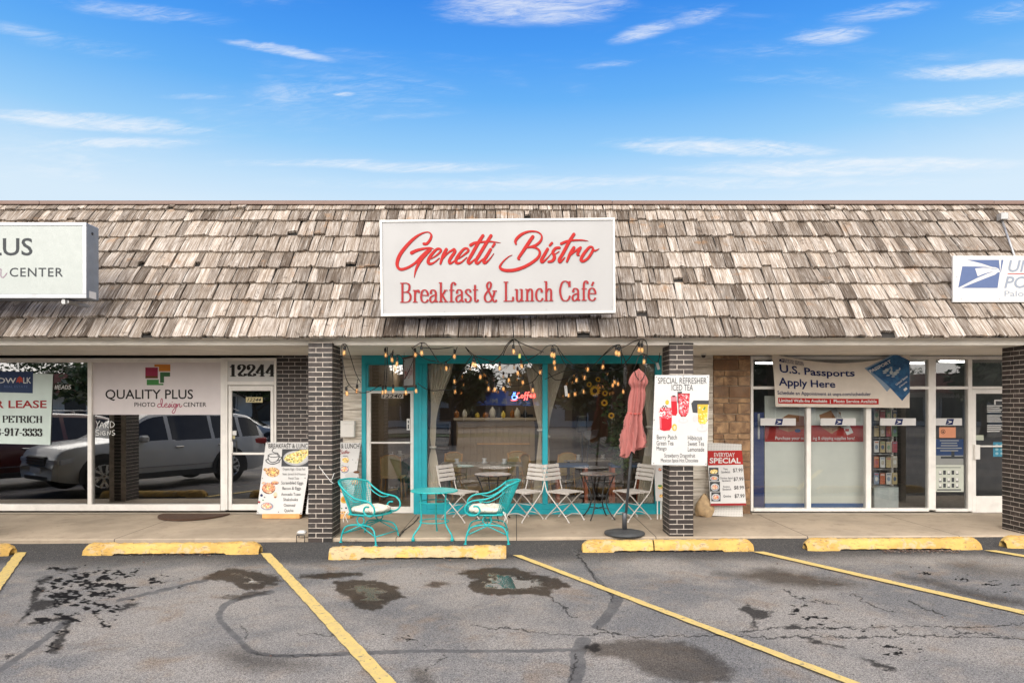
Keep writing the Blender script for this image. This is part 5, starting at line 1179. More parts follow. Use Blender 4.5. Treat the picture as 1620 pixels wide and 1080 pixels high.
# ================================================================ parking blocks
def block_paint(name='block_paint', wear=0.):
    b = NB(name); n = b.noise(7, 6, .65, .4)
    c = b.mix(b.ramp(b.noise(3, 4), .35, .65), lin(206, 172, 98), lin(188, 150, 80)); c = b.mix(b.ramp(n, .53-wear, .63-wear, 0, .9), c, lin(186, 166, 130)); c = b.mix(b.ramp(b.noise(15, 8, .74), .56, .66, 0, .9), c, lin(120, 108, 92))
    c = b.mix(b.ramp(b.noise(1., 7, .74, .3, None, (9, 9, 34)), .55, .68, 0, .7), c, lin(84, 74, 62)); b.bump(b.math('ADD', b.noise(40, 5, .65), b.math('MULTIPLY', n, .6)), .6, .012); return b.set(col=c, rough=.85)
BP = block_paint(); BPW = block_paint('worn_block_paint', .10)
def wheel_stop(x0, x1, yf, seed, rot=0, label='', broken=None, chip=0, square=False, bulge=True):
    rs = random.Random(seed); m = MB(); n = 90; L = x1-x0; w, h = .20, .135
    segs = [(x0, x1)] if not broken else [(x0, broken-.006), (broken+.008, x1)]
    for a, c in segs:
        k = max(12, int(n*(c-a)/L)); vs, NP = [], 15
        for i in range(k+1):
            x = a+(c-a)*i/k; e = min(x-x0, x1-x); ed = max(0, 1-e/(.03 if square else .10))
            sh = 1-.45*ed*ed if not square else 1-.10*ed
            inner = abs(x-(x0+x1)/2) < L*.32; lift = .022 if inner else .0
            bu = 1.06 if (bulge and not inner) else 1.0
            z0 = float(ZG(x))
            for j in range(NP):
                u = j/(NP-1); a_ = math.pi*u
                # rounded trapezoid from front foot over the crown to the back foot
                yy = -math.cos(a_); zz = math.sin(a_)**.42
                px = yy*(.5-.13*zz)*w*bu*(1-.25*ed*ed); pz = zz*h*bu*sh
                if j in (0, NP-1): pz = lift*1
                nz = .006*(math.sin(x*31+j*1.3+seed)+math.sin(x*77+j*2.1)*.5)+rs.uniform(-.0022, .0022)
                if chip and e < .16 and u < .75: nz -= rs.uniform(0, .016)
                vs.append((x, yf+w/2+px+nz*.6, z0+max(pz+nz*(.3 if pz < .03 else 1), .001 if lift == 0 else .015)))
        fs = [(i*NP+j, (i+1)*NP+j, (i+1)*NP+j+1, i*NP+j+1) for i in range(k) for j in range(NP-1)]+[tuple(range(NP))[::-1], tuple(k*NP+j for j in range(NP))]
        m.add(vs, fs, BPW if square else BP, smooth=True)
    o = m.build('wheel_stop'); tag(o, label, 'wheel stop', 'yellow concrete wheel stops along the walk'); o.rotation_euler.z = rot; return o
wheel_stop(X(135, 8.75), X(412, 8.75), 8.66, 1, 0, 'yellow wheel stop below the window with the vinyl banner')
wheel_stop(X(522, 8.42), X(801, 8.42), 8.33, 2, 0, 'pale worn yellow wheel stop with chipped square ends in front of the teal chairs', chip=1, square=True)
wheel_stop(X(921, 8.7), X(1191, 8.7), 8.63, 3, 0, 'yellow wheel stop cracked in two in front of the umbrella base', broken=X(1033, 8.7))
wheel_stop(X(1275, 8.7), X(1550, 8.7), 8.63, 4, 0, 'yellow wheel stop before the post office windows')
wheel_stop(X(20, 8.75)-2.2, X(20, 8.75), 8.66, 5, 0, 'yellow wheel stop cut off by the left edge of the photo')
wheel_stop(X(1591, 8.75), X(1591, 8.75)+2.2, 8.7, 6, 0, 'yellow wheel stop cut off by the right edge of the photo')
# leaf litter under the blocks: nobody could count it
m = MB(); LEAF = [pm('leaf_litter_%d' % i, c_, .9) for i, c_ in enumerate(((.10, .05, .035), (.16, .10, .07), (.07, .04, .03), (.22, .18, .15)))]
def litter(px0, px1, py, spread, n):
    for _ in range(n):
        px = random.uniform(px0, px1); q = gpt(px, py+abs(random.gauss(0, spread))); z = float(ZG(q[0]))+.012; a = random.uniform(0, 6.28); r = random.uniform(.006, .02)
        m.add([(q[0]+r*math.cos(a), q[1]+r*math.sin(a), z), (q[0]+.4*r*math.cos(a+1.6), q[1]+.4*r*math.sin(a+1.6), z+random.uniform(0, .012)), (q[0]-r*math.cos(a), q[1]-r*math.sin(a), z+random.uniform(0, .006)), (q[0]-.4*r*math.cos(a+1.6), q[1]-.4*r*math.sin(a+1.6), z+.002)], [(0, 1, 2, 3)], random.choice(LEAF))
litter(160, 340, 875.5, 2.2, 520); litter(1395, 1520, 871, 2.4, 420); litter(540, 800, 884, 2, 60); litter(930, 1190, 872, 1.2, 120); litter(536, 570, 853, 3, 90); litter(0, 1620, 880, 60, 160)
simple(m, 'leaf_litter', 'brown crumbs of leaf litter gathered under the yellow wheel stops', 'leaf litter', kind='stuff')
# ================================================================ terrace furniture
CUSH = pm('cushion_cloth', lin(206, 202, 190), .9, var=.04, scale=30)
def floral():
    b = NB('floral_cushion'); n = b.noise(26, 3, .5, 1.); n2 = b.noise(34, 3, .5, 1.2)
    c = b.mix(b.ramp(n, .60, .66), lin(222, 218, 204), lin(190, 150, 140)); c = b.mix(b.ramp(n2, .62, .68), c, lin(150, 164, 150)); b.bump(b.noise(300, 2), .3, .002); return b.set(col=c, rough=.92)
FLO = floral(); ROPE = pm('white_cord', (.7, .68, .63), .8)
# spring armchair, facing +X, origin on the ground under the seat
ch = thing('garden_chair', 'teal wrought metal armchair left of the round teal table, its back to the left', 'chair', group='teal metal spring armchairs')
m = MB()
for s in (-1, 1):
    m.tube(spline([(-.29, s*.27, .012), (-.275, s*.265, .11), (-.235, s*.25, .205), (-.15, s*.23, .242), (0, s*.215, .25), (.15, s*.23, .242), (.235, s*.25, .205), (.275, s*.265, .11), (.29, s*.27, .012)], 5), .0115, TEALM)
    for q in (-1, 1): m.tube([(q*.278, s*.266, .12), (.0, s*.22, .242)], .008, TEALM)
    for q in (-1, 1): m.lathe([(.022, 0), (.022, .012), (.013, .016)], (q*.29, s*.27, 0), TEALM, 12)
for q in (-1, 1): m.tube([(q*.278, -.266, .12), (q*.278, .266, .12)], .008, TEALM)
m.tube([(0, -.215, .25), (0, .215, .25)], .010, TEALM); m.build('base', ch, local=True)
for s in (-1, 1):
    m = MB(); m.tube([(.0+.058*math.cos(a), s*.215, .316+.058*math.sin(a)) for a in np.linspace(0, 2*math.pi, 24, endpoint=False)], .0095, TEALM, closed=True); m.build('spring', ch, local=True)
m = MB(); out = []
for a in np.linspace(0, 2*math.pi, 40, endpoint=False):
    ca, sa = math.cos(a), math.sin(a); out.append((.01+.26*math.copysign(abs(ca)**.6, ca), .245*math.copysign(abs(sa)**.6, sa), .388))
m.tube(out, .011, TEALM, closed=True)
for k in range(-5, 6): m.tube([(-.24, k*.042, .386), (.26, k*.042, .386)], .0035, TEALM, 5)
m.box(-.20, -.225, .374, .20, -.20, .384, TEALM); m.box(-.20, .20, .374, .20, .225, .384, TEALM); m.build('seat', ch, local=True)
m = MB()
def cush(u, v):
    a = 2*math.pi*u; b = math.pi*(v-.5); ca, sa = math.cos(a), math.sin(a); cb = max(math.cos(b), 0)**.45
    return (.02+.235*cb*math.copysign(abs(ca)**.5, ca), .225*cb*math.copysign(abs(sa)**.5, sa), .447+.048*math.sin(b)*(1+.12*math.sin(5*a))+.006*math.sin(9*u*6.28))
m.grid(cush, 36, 12, FLO); cu = m.build('cushion', ch, local=True)
m = MB()
for s in (-1, 1):
    for k in (0, 1): m.tube(spline([(-.215, s*.2, .43), (-.25+.02*k, s*(.215+.02*k), .40), (-.24-.03*k, s*(.22+.02*k), .33), (-.22-.05*k, s*(.20+.03*k), .27)], 4), .005, ROPE, 5)
m.build('tie_cord', cu, local=True)
def back_pt(u, h):          # u in -1..1 across, h 0..1 up
    w = .235+.075*h; x = -.235-.13*h**1.1-.085*math.cos(u*math.pi/2)*(.45+.55*h); return (x+.10*abs(u)**3, u*w, .395+.44*h-.05*h*abs(u)**3)
m = MB()
for k in range(27):
    u = -1+2*k/26; m.tube([back_pt(u, h) for h in np.linspace(0, 1, 7)], .0048, TEALM, 5, caps=False)
for h in np.linspace(.06, .94, 15): m.tube([back_pt(u, h) for u in np.linspace(-1, 1, 13)], .0034, TEALM, 4, caps=False)
m.tube([back_pt(u, 1.0) for u in np.linspace(-1, 1, 17)], .0135, TEALM); m.tube([back_pt(u, 0) for u in np.linspace(-1, 1, 13)], .010, TEALM); m.build('backrest', ch, local=True)
for s in (-1, 1):
    m = MB(); e = back_pt(s, 1.0)
    m.tube(spline([e, (-.16, s*.315, .70), (-.02, s*.32, .625), (.10, s*.32, .605), (.21, s*.318, .585), (.285, s*.31, .52), (.285, s*.30, .44), (.22, s*.285, .392), (.14, s*.275, .40), (.095, s*.275, .455), (.125, s*.28, .51), (.185, s*.285, .515)], 6), .0125, TEALM, 8)
    e2 = back_pt(s, .80); m.tube(spline([e2, (-.15, s*.30, .635), (-.02, s*.31, .575), (.09, s*.315, .592)], 5), .008, TEALM, 6); m.build('armrest', ch, local=True)
ch.location = (X(585, 9.48), 9.5, float(ZG(-2))); ch.rotation_euler.z = R(-24)
copy_tree(ch, None, (X(771, 9.42), 9.45, float(ZG(-.4))), R(181), 'teal wrought metal armchair right of the round teal table, its back to the right')
# round teal table
t = thing('garden_table', 'round teal perforated metal table on three curved legs between the teal armchairs', 'table', (X(687, 9.62), 9.62, float(ZG(-1.1))))
def perf():
    b = NB('perforated_teal'); s = b.n.new('ShaderNodeVectorMath'); s.operation = 'SCALE'; s.inputs[3].default_value = 60; b.l.new(b.obj, s.inputs[0]); f = b.n.new('ShaderNodeVectorMath'); f.operation = 'FRACTION'; b.l.new(s.outputs[0], f.inputs[0])
    q = b.n.new('ShaderNodeSeparateXYZ'); b.l.new(f.outputs[0], q.inputs[0]); dx = b.math('SUBTRACT', q.outputs[0], .5); dy = b.math('SUBTRACT', q.outputs[1], .5); r = b.math('SQRT', b.math('ADD', b.math('MULTIPLY', dx, dx), b.math('MULTIPLY', dy, dy)))
    return b.set(col=b.mix(b.ramp(r, .2, .3), lin(14, 110, 112), lin(30, 176, 176)), rough=.4)
m = MB(); m.lathe([(.31, .665), (.331, .667), (.335, .674), (.33, .683), (.31, .681), (.001, .681)], (0, 0, 0), perf(), 48); m.lathe([(.001, .664), (.31, .664)], (0, 0, 0), TEALM, 48, cap=False); m.build('tabletop', t, local=True)
for k in range(3):
    a = R(-38+k*120) if k != 2 else R(95); a = (R(215), R(325), R(90))[k]; ca, sa = math.cos(a), math.sin(a)
    m = MB(); m.tube([(r*ca, r*sa, z) for r, z in spline([(.215, .665), (.205, .45), (.205, .27), (.225, .20), (.29, .12), (.325, .07), (.33, .012)], 6)], .012, TEALM, 8); m.lathe([(.024, 0), (.024, .03), (.014, .05)], (.33*ca, .33*sa, 0), TEALM, 12); m.build('leg', t, local=True)
for z, r in ((.245, .205), (.52, .207)):
    m = MB(); m.tube([(r*math.cos(a), r*math.sin(a), z) for a in np.linspace(0, 2*math.pi, 40, endpoint=False)], .008, TEALM, closed=True); m.build('ring', t, local=True)

# white folding chairs, facing +X
WS = pm('white_slat', lin(196, 190, 184), .55, var=.07, dirt=.15, scale=14)
fc = thing('folding_chair', 'white slatted folding chair behind the round teal table, turned to the right', 'chair', group='white slatted folding chairs by the cafe window')
m = MB()
for k in range(7): x = -.19+k*.062; m.box(x, -.195, .452, x+.05, .195, .466, WS, bev=.003)
for s in (-1, 1): m.box(-.2, s*.175-.012, .436, .24, s*.175+.012, .4515, WS)
m.build('seat', fc, local=True)
m = MB(); nb = math.radians(14)
for k in range(4):
    z = .615+k*.066; x = -.213-(z-.46)*math.tan(nb); m.prism([(x, -.2, z), (x-.013, -.2, z+.052), (x-.013, .2, z+.052), (x, .2, z)], (.012, 0, .003), WS)
m.build('backrest', fc, local=True)
for s in (-1, 1):
    m = MB(); y = s*.185
    m.tube(spline([(-.213-.415*math.tan(nb)-.008, y, .872), (-.225, y, .49), (-.16, y, .40), (.0, y, .25), (.18, y, .09), (.245, y, .018)], 5), .0095, WS, 7); m.lathe([(.015, 0), (.013, .025)], (.248, y, 0), WS, 10); m.build('back_leg', fc, local=True)
    m = MB(); y = s*.160
    m.tube(spline([(.22, y, .44), (.14, y, .38), (-.02, y, .23), (-.19, y, .08), (-.25, y, .018)], 5), .0095, WS, 7); m.lathe([(.015, 0), (.013, .025)], (-.253, y, 0), WS, 10); m.build('front_leg', fc, local=True)
m = MB(); m.tube(spline([(-.19, -.16, .08), (-.175, -.08, .105), (-.17, 0, .112), (-.175, .08, .105), (-.19, .16, .08)], 4), .007, WS, 6); m.tube(spline([(.18, -.185, .09), (.165, 0, .12), (.18, .185, .09)], 6), .007, WS, 6); m.tube([(.0, -.19, .25), (.0, .19, .25)], .006, WS, 6); m.build('stretcher', fc, local=True)
for i, (px, d, a, lab) in enumerate(((727, 10.82, -34, None), (830, 10.86, 225, 'white slatted folding chair right of the dark table, facing the teal armchair'), (893, 10.86, -45, 'white slatted folding chair facing the mosaic table from its left'), (1000, 10.88, 212, 'white slatted folding chair behind the umbrella pole'))):
    if i == 0: fc.location = (X(px, d), d, .004*X(px, d)*.3); fc.rotation_euler.z = R(a)
    else: copy_tree(fc, None, (X(px, d), d, .002*X(px, d)*.6), R(a), lab)
# mosaic tables
def mosaic():
    b = NB('mosaic_top'); v = b.n.new('ShaderNodeTexVoronoi'); v.inputs['Scale'].default_value = 42; b.l.new(b.obj, v.inputs['Vector']); s = b.n.new('ShaderNodeSeparateColor'); b.l.new(v.outputs['Color'], s.inputs[0])
    c = b.mix(b.ramp(s.outputs[0], .2, .8), lin(84, 84, 94), lin(170, 158, 146)); c = b.mix(b.ramp(s.outputs[1], .75, .8), c, lin(150, 104, 84)); return b.set(col=b.mix(b.ramp(b.vor(42, 'DISTANCE_TO_EDGE'), .0, .06), (.04, .04, .04), c), rough=.3)
bt = thing('bistro_table', 'dark round bistro table behind the right teal armchair', 'table', group='dark mosaic bistro tables')
m = MB(); m.lathe([(.28, .70), (.298, .702), (.30, .712), (.297, .722), (.28, .7225), (.001, .7225)], (0, 0, 0), mosaic(), 44); m.lathe([(.001, .6995), (.295, .6995), (.302, .71), (.302, .718)], (0, 0, 0), BLACKM, 44, cap=False); m.build('tabletop', bt, local=True)
for k in range(4):
    a = R(20+90*k); ca, sa = math.cos(a), math.sin(a)
    m = MB(); m.tube([(r*ca, r*sa, z) for r, z in spline([(.27, .70), (.235, .62), (.175, .47), (.135, .33), (.15, .2), (.22, .08), (.29, .006)], 6)], .0105, BLACKM, 7); m.build('leg', bt, local=True)
m = MB(); m.tube([(.22*math.cos(a), .22*math.sin(a), .60) for a in np.linspace(0, 2*math.pi, 32, endpoint=False)], .006, BLACKM, closed=True); m.build('ring', bt, local=True)
m = MB(); m.tube([(.17*math.cos(R(20)), .17*math.sin(R(20)), .17), (-.17*math.cos(R(20)), -.17*math.sin(R(20)), .17)], .007, BLACKM); m.tube([(.17*math.cos(R(110)), .17*math.sin(R(110)), .17), (-.17*math.cos(R(110)), -.17*math.sin(R(110)), .17)], .007, BLACKM); m.build('stretcher', bt, local=True)
bt.location = (X(780, 10.95), 10.95, 0); copy_tree(bt, None, (X(947, 10.98), 10.98, .004), R(37), 'mosaic round bistro table left of the umbrella pole')

# closed parasol
d = 9.62; bx, tx = X(988, d), X(1010.5, d); zb = 0.004; tz = Z(586, d)
um = thing('parasol', 'closed salmon pink parasol tied to a leaning grey pole in a round black base', 'parasol', (bx, d, zb))
m = MB(); m.lathe([(.27, 0), (.285, .012), (.28, .035), (.20, .055), (.06, .07), (.04, .072)], (bx, d, zb), pm('dark_resin', (.045, .047, .05), .6, var=.2, dirt=.3, scale=12, bump=.2), 40); m.lathe([(.034, .07), (.034, .30), (.026, .31)], (bx, d, zb), STEEL, 16); m.build('base', um)
ax_ = lambda z: bx+(tx-bx)*(z-zb)/(tz-zb)
m = MB(); m.tube([(bx, d, zb+.072), (tx, d, tz-.02)], .019, STEEL, 12); m.build('pole', um)
m = MB(); m.tube([(bx+.034+.0, d-.02, zb+.24), (bx+.075, d-.035, zb+.24)], .008, BLACK, 8); m.build('knob', um)
SALM = pm('salmon_canvas', lin(166, 100, 95), .9, var=.08, scale=5, dirt=.08, bump=.25, bscale=220, sheen=.15)
zz = [Z(q, d)-zb for q in (713, 704, 690, 670, 657, 653, 648, 636, 622, 616, 612, 606, 600, 594, 588, 585)]
rr = [.150, .158, .146, .122, .108, .104, .106, .110, .104, .093, .098, .132, .128, .105, .065, .02]
m = MB(); NA = 160; vs = []
prof = spline(list(zip(rr, zz)), 7)
for i, (r, z) in enumerate(prof):
    f = (z-zz[0])/(zz[-1]-zz[0]); amp = .30*(1-f)+.17
    for j in range(NA):
        a = 2*math.pi*j/NA; ple = 1+amp*1.25*(1-2*abs(math.cos(5*a+.9*math.sin(z*2.6)+.6*math.sin(a+z*4)+.3))**.7)*(.65+.35*math.sin(a*2+1+z*2))+.07*math.sin(17*a+z*13)
        hem = (.035*math.cos(7*a+.5)+.065*math.cos(a-.2))*max(0, 1-f*5)
        x = ax_(zb+z)+r*.95*ple*math.cos(a)+.012*math.sin(z*7); y = d+r*.95*ple*math.sin(a); vs.append((x, y, zb+z+hem))
m.add(vs, [(i*NA+j, i*NA+(j+1) % NA, (i+1)*NA+(j+1) % NA, (i+1)*NA+j) for i in range(len(prof)-1) for j in range(NA)], SALM, smooth=True)
cp = m.build('canopy', um)
m = MB(); zt = Z(653, d); m.tube([(ax_(zt)+.098*math.cos(a)*(1+.05*math.cos(8*a)), d+.098*math.sin(a), zt+.01*math.sin(a)) for a in np.linspace(0, 2*math.pi, 28, endpoint=False)], .008, pm('salmon_strap', lin(196, 92, 84), .9), closed=True); m.build('tie', cp)
m = MB(); m.lathe([(.018, -.01), (.026, .0), (.016, .016), (.001, .03)], (tx, d, tz), SALM, 14); m.build('finial', um)

# ================================================================ string lights
FIL = emis('filament', (1., .45, .13), 1.1)
def bulb_glass():
    b = NB('bulb_glass'); b.set(col=(.80, .56, .30), rough=.08, emc=(1., .62, .34), ems=.03)
    t = b.n.new('ShaderNodeBsdfTransparent'); t.inputs[0].default_value = (1, .93, .84, 1); mx = b.n.new('ShaderNodeMixShader'); lw = b.n.new('ShaderNodeLayerWeight'); lw.inputs[0].default_value = .35
    b.l.new(b.math('ADD', b.math('MULTIPLY', lw.outputs[1], .5), .12, True), mx.inputs[0]); b.l.new(t.outputs[0], mx.inputs[1]); b.l.new(b.b.outputs[0], mx.inputs[2]); b.l.new(mx.outputs[0], b.out.inputs[0]); return b.m
BG = bulb_glass(); CABLE = pm('black_cable', (.012, .012, .012), .6)
sock = MB(); sock.lathe([(.006, .075), (.016, .07), (.019, .045), (.017, .02), (.015, .018)], (0, 0, 0), BLACK, 10)
bul = MB(); bul.lathe([(.014, .022), (.017, .010), (.023, -.012), (.026, -.030), (.023, -.048), (.012, -.060), (.001, -.064)], (0, 0, 0), BG, 14)
fil = MB(); fil.tube([(-.006, 0, .0), (-.009, 0, -.03), (0, .004, -.045), (.009, 0, -.03), (.006, 0, .0)], .003, FIL, 5)
proto = None
def string_light(label, cables, bulbs, loc):
    global proto
    t = thing('string_lights', label, 'string lights', loc, group='strings of bulbs looped under the soffit')
    m = MB()
    for pts in cables: m.tube([P(*q) for q in spline(pts, 6)], .006, CABLE, 6)
    m.build('cable', t)
    for (px, py, d, top) in bulbs:
        p = P(px, py, d)-Vector(loc); z = p.z+.03
        if proto is None:
            b = bul.build('bulb', t, local=True); f = fil.build('filament', b, local=True); s = sock.build('socket', b, local=True); proto = b; b.location = (p.x, p.y, z); f.parent = b; s.parent = b; b['root'] = 1; del b['root']
        else:
            b = copy_tree(proto, t); b.location = (p.x, p.y, z)
        b.rotation_euler = (random.uniform(-.12, .12), random.uniform(-.12, .12), random.uniform(0, 3))
        if top:
            q = P(top[0], top[1], d)-Vector(loc); m = MB(); m.tube([q, (p.x, p.y, z+.072)], .006, CABLE, 5); m.build('drop', t, local=True)
A, B, C_ = 9.47, 9.78, 10.9
string_light('black string of glowing bulbs looped over the teal door and the siding beside it',
  [[(541, 545, A), (541, 560, A), (543.5, 580, A), (547, 597, A), (553, 609, 9.6), (562, 617, 9.8), (574, 621, 10.2), (585, 619, 10.6), (595, 613, C_), (603, 608, C_)],
   [(541, 545, A), (547, 544.5, A), (552, 556, A), (557, 572, 9.6), (562, 588, 9.9), (567, 599, 10.2), (571, 605, 10.5)],
   [(611, 548, B), (609.5, 560, B), (609, 585, 10.2), (607, 612, 10.5)], [(611, 548, B), (613, 549, B), (612, 590, 10.2), (610, 612, 10.5)], [(622, 556, B), (621, 585, 10), (622, 612, 10.4)], [(622, 570, B), (627, 562, B), (634, 563, B), (640, 572, B)],
   [(640, 600, 10.4), (646, 588, 10.3), (652, 574, 10.2), (656, 563, B)], [(661, 606, 10.4), (670, 613, 10.6), (682, 617.5, 10.8), (700, 617, 10.9), (722, 616, 10.9)]],
  [(544.7, 559, A, (543, 545)), (610, 562, B, (611, 548)), (620, 570, B, (622, 553)), (628, 576, B, (628.5, 563)), (548.5, 623, 9.75, (552, 609)), (564.6, 619, 10.2, (566, 600)), (605.5, 621, 10.5, None), (610, 620, 10.5, None), (622, 619, 10.4, None), (642, 621.5, 10.4, None), (658, 619, 10.4, None)], (X(595, 10), 10, 2.2))
string_light('black string of glowing bulbs draped under the soffit over the left bistro window',
  [[(650, 547, B), (654, 553, B), (662, 560, B), (672, 567, 9.9), (686, 571, 10), (700, 573.5, 10), (712, 568, 9.9), (719, 559, B), (724, 547.5, B)], [(652, 552, B), (657, 547, A), (667, 542, A), (674, 544, A), (682, 554, A), (690, 567, 9.6), (694, 572, 9.7)],
   [(650, 547, B), (665, 549, B), (685, 551.5, B), (702, 551, B), (718, 548.5, B), (724, 547.5, B)], [(735, 547, B), (742, 555, B), (752, 563, 9.9), (766, 568, 10), (785, 573.5, 10), (806, 576, 10), (826, 573, 10), (845, 564, 9.9), (858, 555, B)],
   [(735, 547, B), (741, 556, B), (747, 562, B)], [(747, 562, B), (738, 574, 10), (730, 590, 10.3), (722, 606, 10.6)], [(752, 562, B), (759, 575, 10), (766, 588, 10.2), (776, 600, 10.4), (788, 608, 10.5), (804, 610, 10.6), (826, 609, 10.6), (842, 604, 10.5), (852, 592, 10.3), (858, 580, 10.2)],
   [(768, 597, 10.4), (774, 604, 10.5), (786, 608, 10.5)], [(773, 575, 10), (784, 569, 10), (795, 558, B), (799, 549, A), (807, 539.5, A), (813, 536.5, A), (819, 540, A), (827, 556, A), (836, 572, 9.6), (846, 586, 9.8), (857, 595, 10.1)], [(796, 562, B), (801, 550, A), (808, 541, A), (813, 536.5, A)], [(813, 536.5, A), (828, 544, A), (845, 551, A), (860, 557, A)]],
  [(657, 562, B, (658, 556)), (667, 559, A, (667, 542)), (719, 564.5, B, (717.5, 552)), (706, 583.5, 10, (704, 573)), (719, 604, 10.6, (722, 600)), (720, 620, 10.9, None), (748.5, 577, B, (749.5, 562)), (751.5, 578, B, (750, 562)), (760, 597, 10.3, None), (790.5, 583, 10, (790, 574)), (773, 615.5, 10.5, (774, 604)), (783, 617, 10.5, (784, 607)), (796.5, 615.5, 10.5, (797, 609)), (812.5, 557, A, (812.5, 538)), (825, 580, 10, None), (819, 591, 10.2, None), (827, 605.6, 10.5, None), (843, 618, 10.5, (842, 604)), (805, 602, 10.4, None), (854.5, 590, 10.2, None)], (X(760, 10), 10, 2.2))
string_light('black string of glowing bulbs tangled over the right bistro window and the parasol',
  [[(855, 560, A), (861, 551, A), (868, 546.5, A), (874, 546, A), (880, 547, A), (888, 558, A), (898, 570, 9.6), (911, 578, 9.8), (926, 580, 10), (940, 576, 9.9), (953, 563, 9.7), (965, 551, A), (974, 546, A), (981, 546, A), (983, 556, A), (987, 566, 9.6), (991, 575, 9.7)], [(955, 562, 9.7), (967, 552, A), (976, 546, A), (981, 547, A), (983, 560, A), (983, 578, 9.7)], [(882, 551, A), (886, 560, 9.6), (893, 574, 9.8), (905, 585, 10), (915, 592, 10.3)],
   [(980, 552, A), (992, 546, A), (1003, 540, A), (1012, 537, A), (1018, 537, A), (1023, 542, A), (1024, 556, A), (1022, 575, 9.5), (1020, 592, 9.5), (1014, 602, 9.5), (1007, 596, 9.5), (1004, 586, 9.6)], [(985, 578, 9.8), (996, 566, 9.7), (1004, 552, A), (1012, 539, A)], [(1000, 590, 9.7), (1006, 576, 9.6), (1011, 563, 9.6), (1020, 560, 9.6), (1027, 566, 9.8), (1034, 572, 10), (1041, 572, 10.3), (1044, 558, 10.3)],
   [(862, 600, 10.4), (880, 592, 10.3), (905, 584, 10.2), (940, 590, 10.4), (975, 584, 10.3), (990, 577, 10.2)], [(868, 590, 10.3), (880, 601, 10.4), (900, 596, 10.3), (915, 586, 10.2)]],
  [(873, 562, A, (873.5, 546)), (876.5, 563, A, (874, 546)), (877, 574, 9.8, (877, 566)), (878, 583, 10.2, None), (975, 559, A, (977, 546)), (979, 560.5, A, (978.5, 547)), (954, 581, 10, (954, 569)), (1011, 554, A, (1012, 539)), (1015.8, 554.5, A, (1016, 539)), (1019, 573, 9.6, (1020, 560)), (972, 605, 10.5, (973, 594)), (977.5, 608, 10.6, None), (969.5, 610, 10.7, None), (1019, 618, 9.75, (1019, 600)), (899.5, 626, 10.9, None), (909.5, 624, 10.9, None), (923, 620, 10.9, None), (925, 598, 10.4, (924, 588)), (912, 602, 10.5, None), (930, 585, 10.3, None), (986, 620, 10.9, None)], (X(950, 10), 10, 2.2))
for i, (px, py, w, h, d, lab, mt) in enumerate(((822, 563, 3.4, 6.5, 9.6, 'yellow price tag dangling from the string lights at the middle peak', pm('tag_yellow', lin(214, 220, 110), .6)), (838, 577.5, 6.6, 6.5, 9.9, 'white paper tag on the cable right of the yellow tag', PANELW), (895.5, 618, 4.5, 17, 10.7, 'long white paper tag hanging from the lights before the right window', PANELW), (1041, 579, 4.2, 11, 10.3, 'white plug block at the right end of the string lights', PANELW))):
    m = MB(); p = P(px, py, d); w_, h_ = w/F*d/2, h/F*d/2; a = R((0, -28, 6, 18)[i]); c0, s0 = math.cos(a), math.sin(a)
    m.prism([p+Vector((x*c0-z*s0, 0, x*s0+z*c0)) for x, z in ((-w_, -h_), (w_, -h_), (w_, h_), (-w_, h_))], (0, .012 if i == 3 else .003, 0), mt); m.tube([p+Vector((-h_*s0*-1, .002, h_*c0)), p+Vector((h_*s0*.2, .002, h_*c0+.05))], .002, CABLE, 4); simple(m, 'paper_tag' if i < 3 else 'plug_block', lab, 'tag' if i < 3 else 'plug')

# ================================================================ inside the bistro
def sheer():
    b = NB('sheer_curtain'); b.set(col=lin(248, 240, 226), rough=.9); t = b.n.new('ShaderNodeBsdfTransparent'); tl = b.n.new('ShaderNodeBsdfTranslucent'); tl.inputs[0].default_value = (*lin(236, 226, 210), 1)
    m1 = b.n.new('ShaderNodeMixShader'); m1.inputs[0].default_value = .15; b.l.new(b.b.outputs[0], m1.inputs[1]); b.l.new(tl.outputs[0], m1.inputs[2])
    m2 = b.n.new('ShaderNodeMixShader'); b.l.new(b.ramp(b.noise(1, 3, .5, 0, None, (120, 120, 1.2)), .3, .7, .90, 1.), m2.inputs[0]); b.l.new(t.outputs[0], m2.inputs[1]); b.l.new(m1.outputs[0], m2.inputs[2]); b.l.new(m2.outputs[0], b.out.inputs[0]); return b.m
SHEER = sheer()
def curtain(rows, label, d=11.66, pl=7):
    """rows = (py, left px, right px)"""
    sp = spline(rows, 6); m = MB(); nu = 48
    def fn(u, v):
        i = min(int(v*(len(sp)-1)), len(sp)-1); py, l, r = sp[i]; w = X(r, d)-X(l, d)
        x = X(l, d)+w*(u+.03*math.sin(2*math.pi*pl*u+py*.02)); y = d+min(.035, .10*w+.012)*math.sin(2*math.pi*pl*u+py*.013)+.01*math.sin(py*.09+u*9)
        return (x, y, Z(py, d))
    m.grid(fn, nu, len(sp)-1, SHEER); t = thing('curtain', label, 'curtain', (X(rows[0][1], d), d, Z(rows[-1][0], d)), group='tied sheer curtains inside the cafe windows')
    o = m.build('cloth', t); q = min(rows, key=lambda a: a[2]-a[1]); m = MB(); w = (X(q[2], d)-X(q[1], d))/2+.012; xc = (X(q[1], d)+X(q[2], d))/2
    m.tube([(xc+w*math.cos(a), d+.05*math.sin(a), Z(q[0], d)) for a in np.linspace(0, 2*math.pi, 16, endpoint=False)], .02, SHEER, closed=True); m.build('tie_back', t)
curtain([(575, 678, 718), (595, 679, 713), (615, 680, 704), (640, 681, 695), (665, 681, 690), (690, 680, 689), (707, 682, 688), (722, 679, 691), (745, 676, 694), (764, 675, 694), (800, 677, 690)], 'cream sheer curtain tied back at the left edge of the left bistro window')
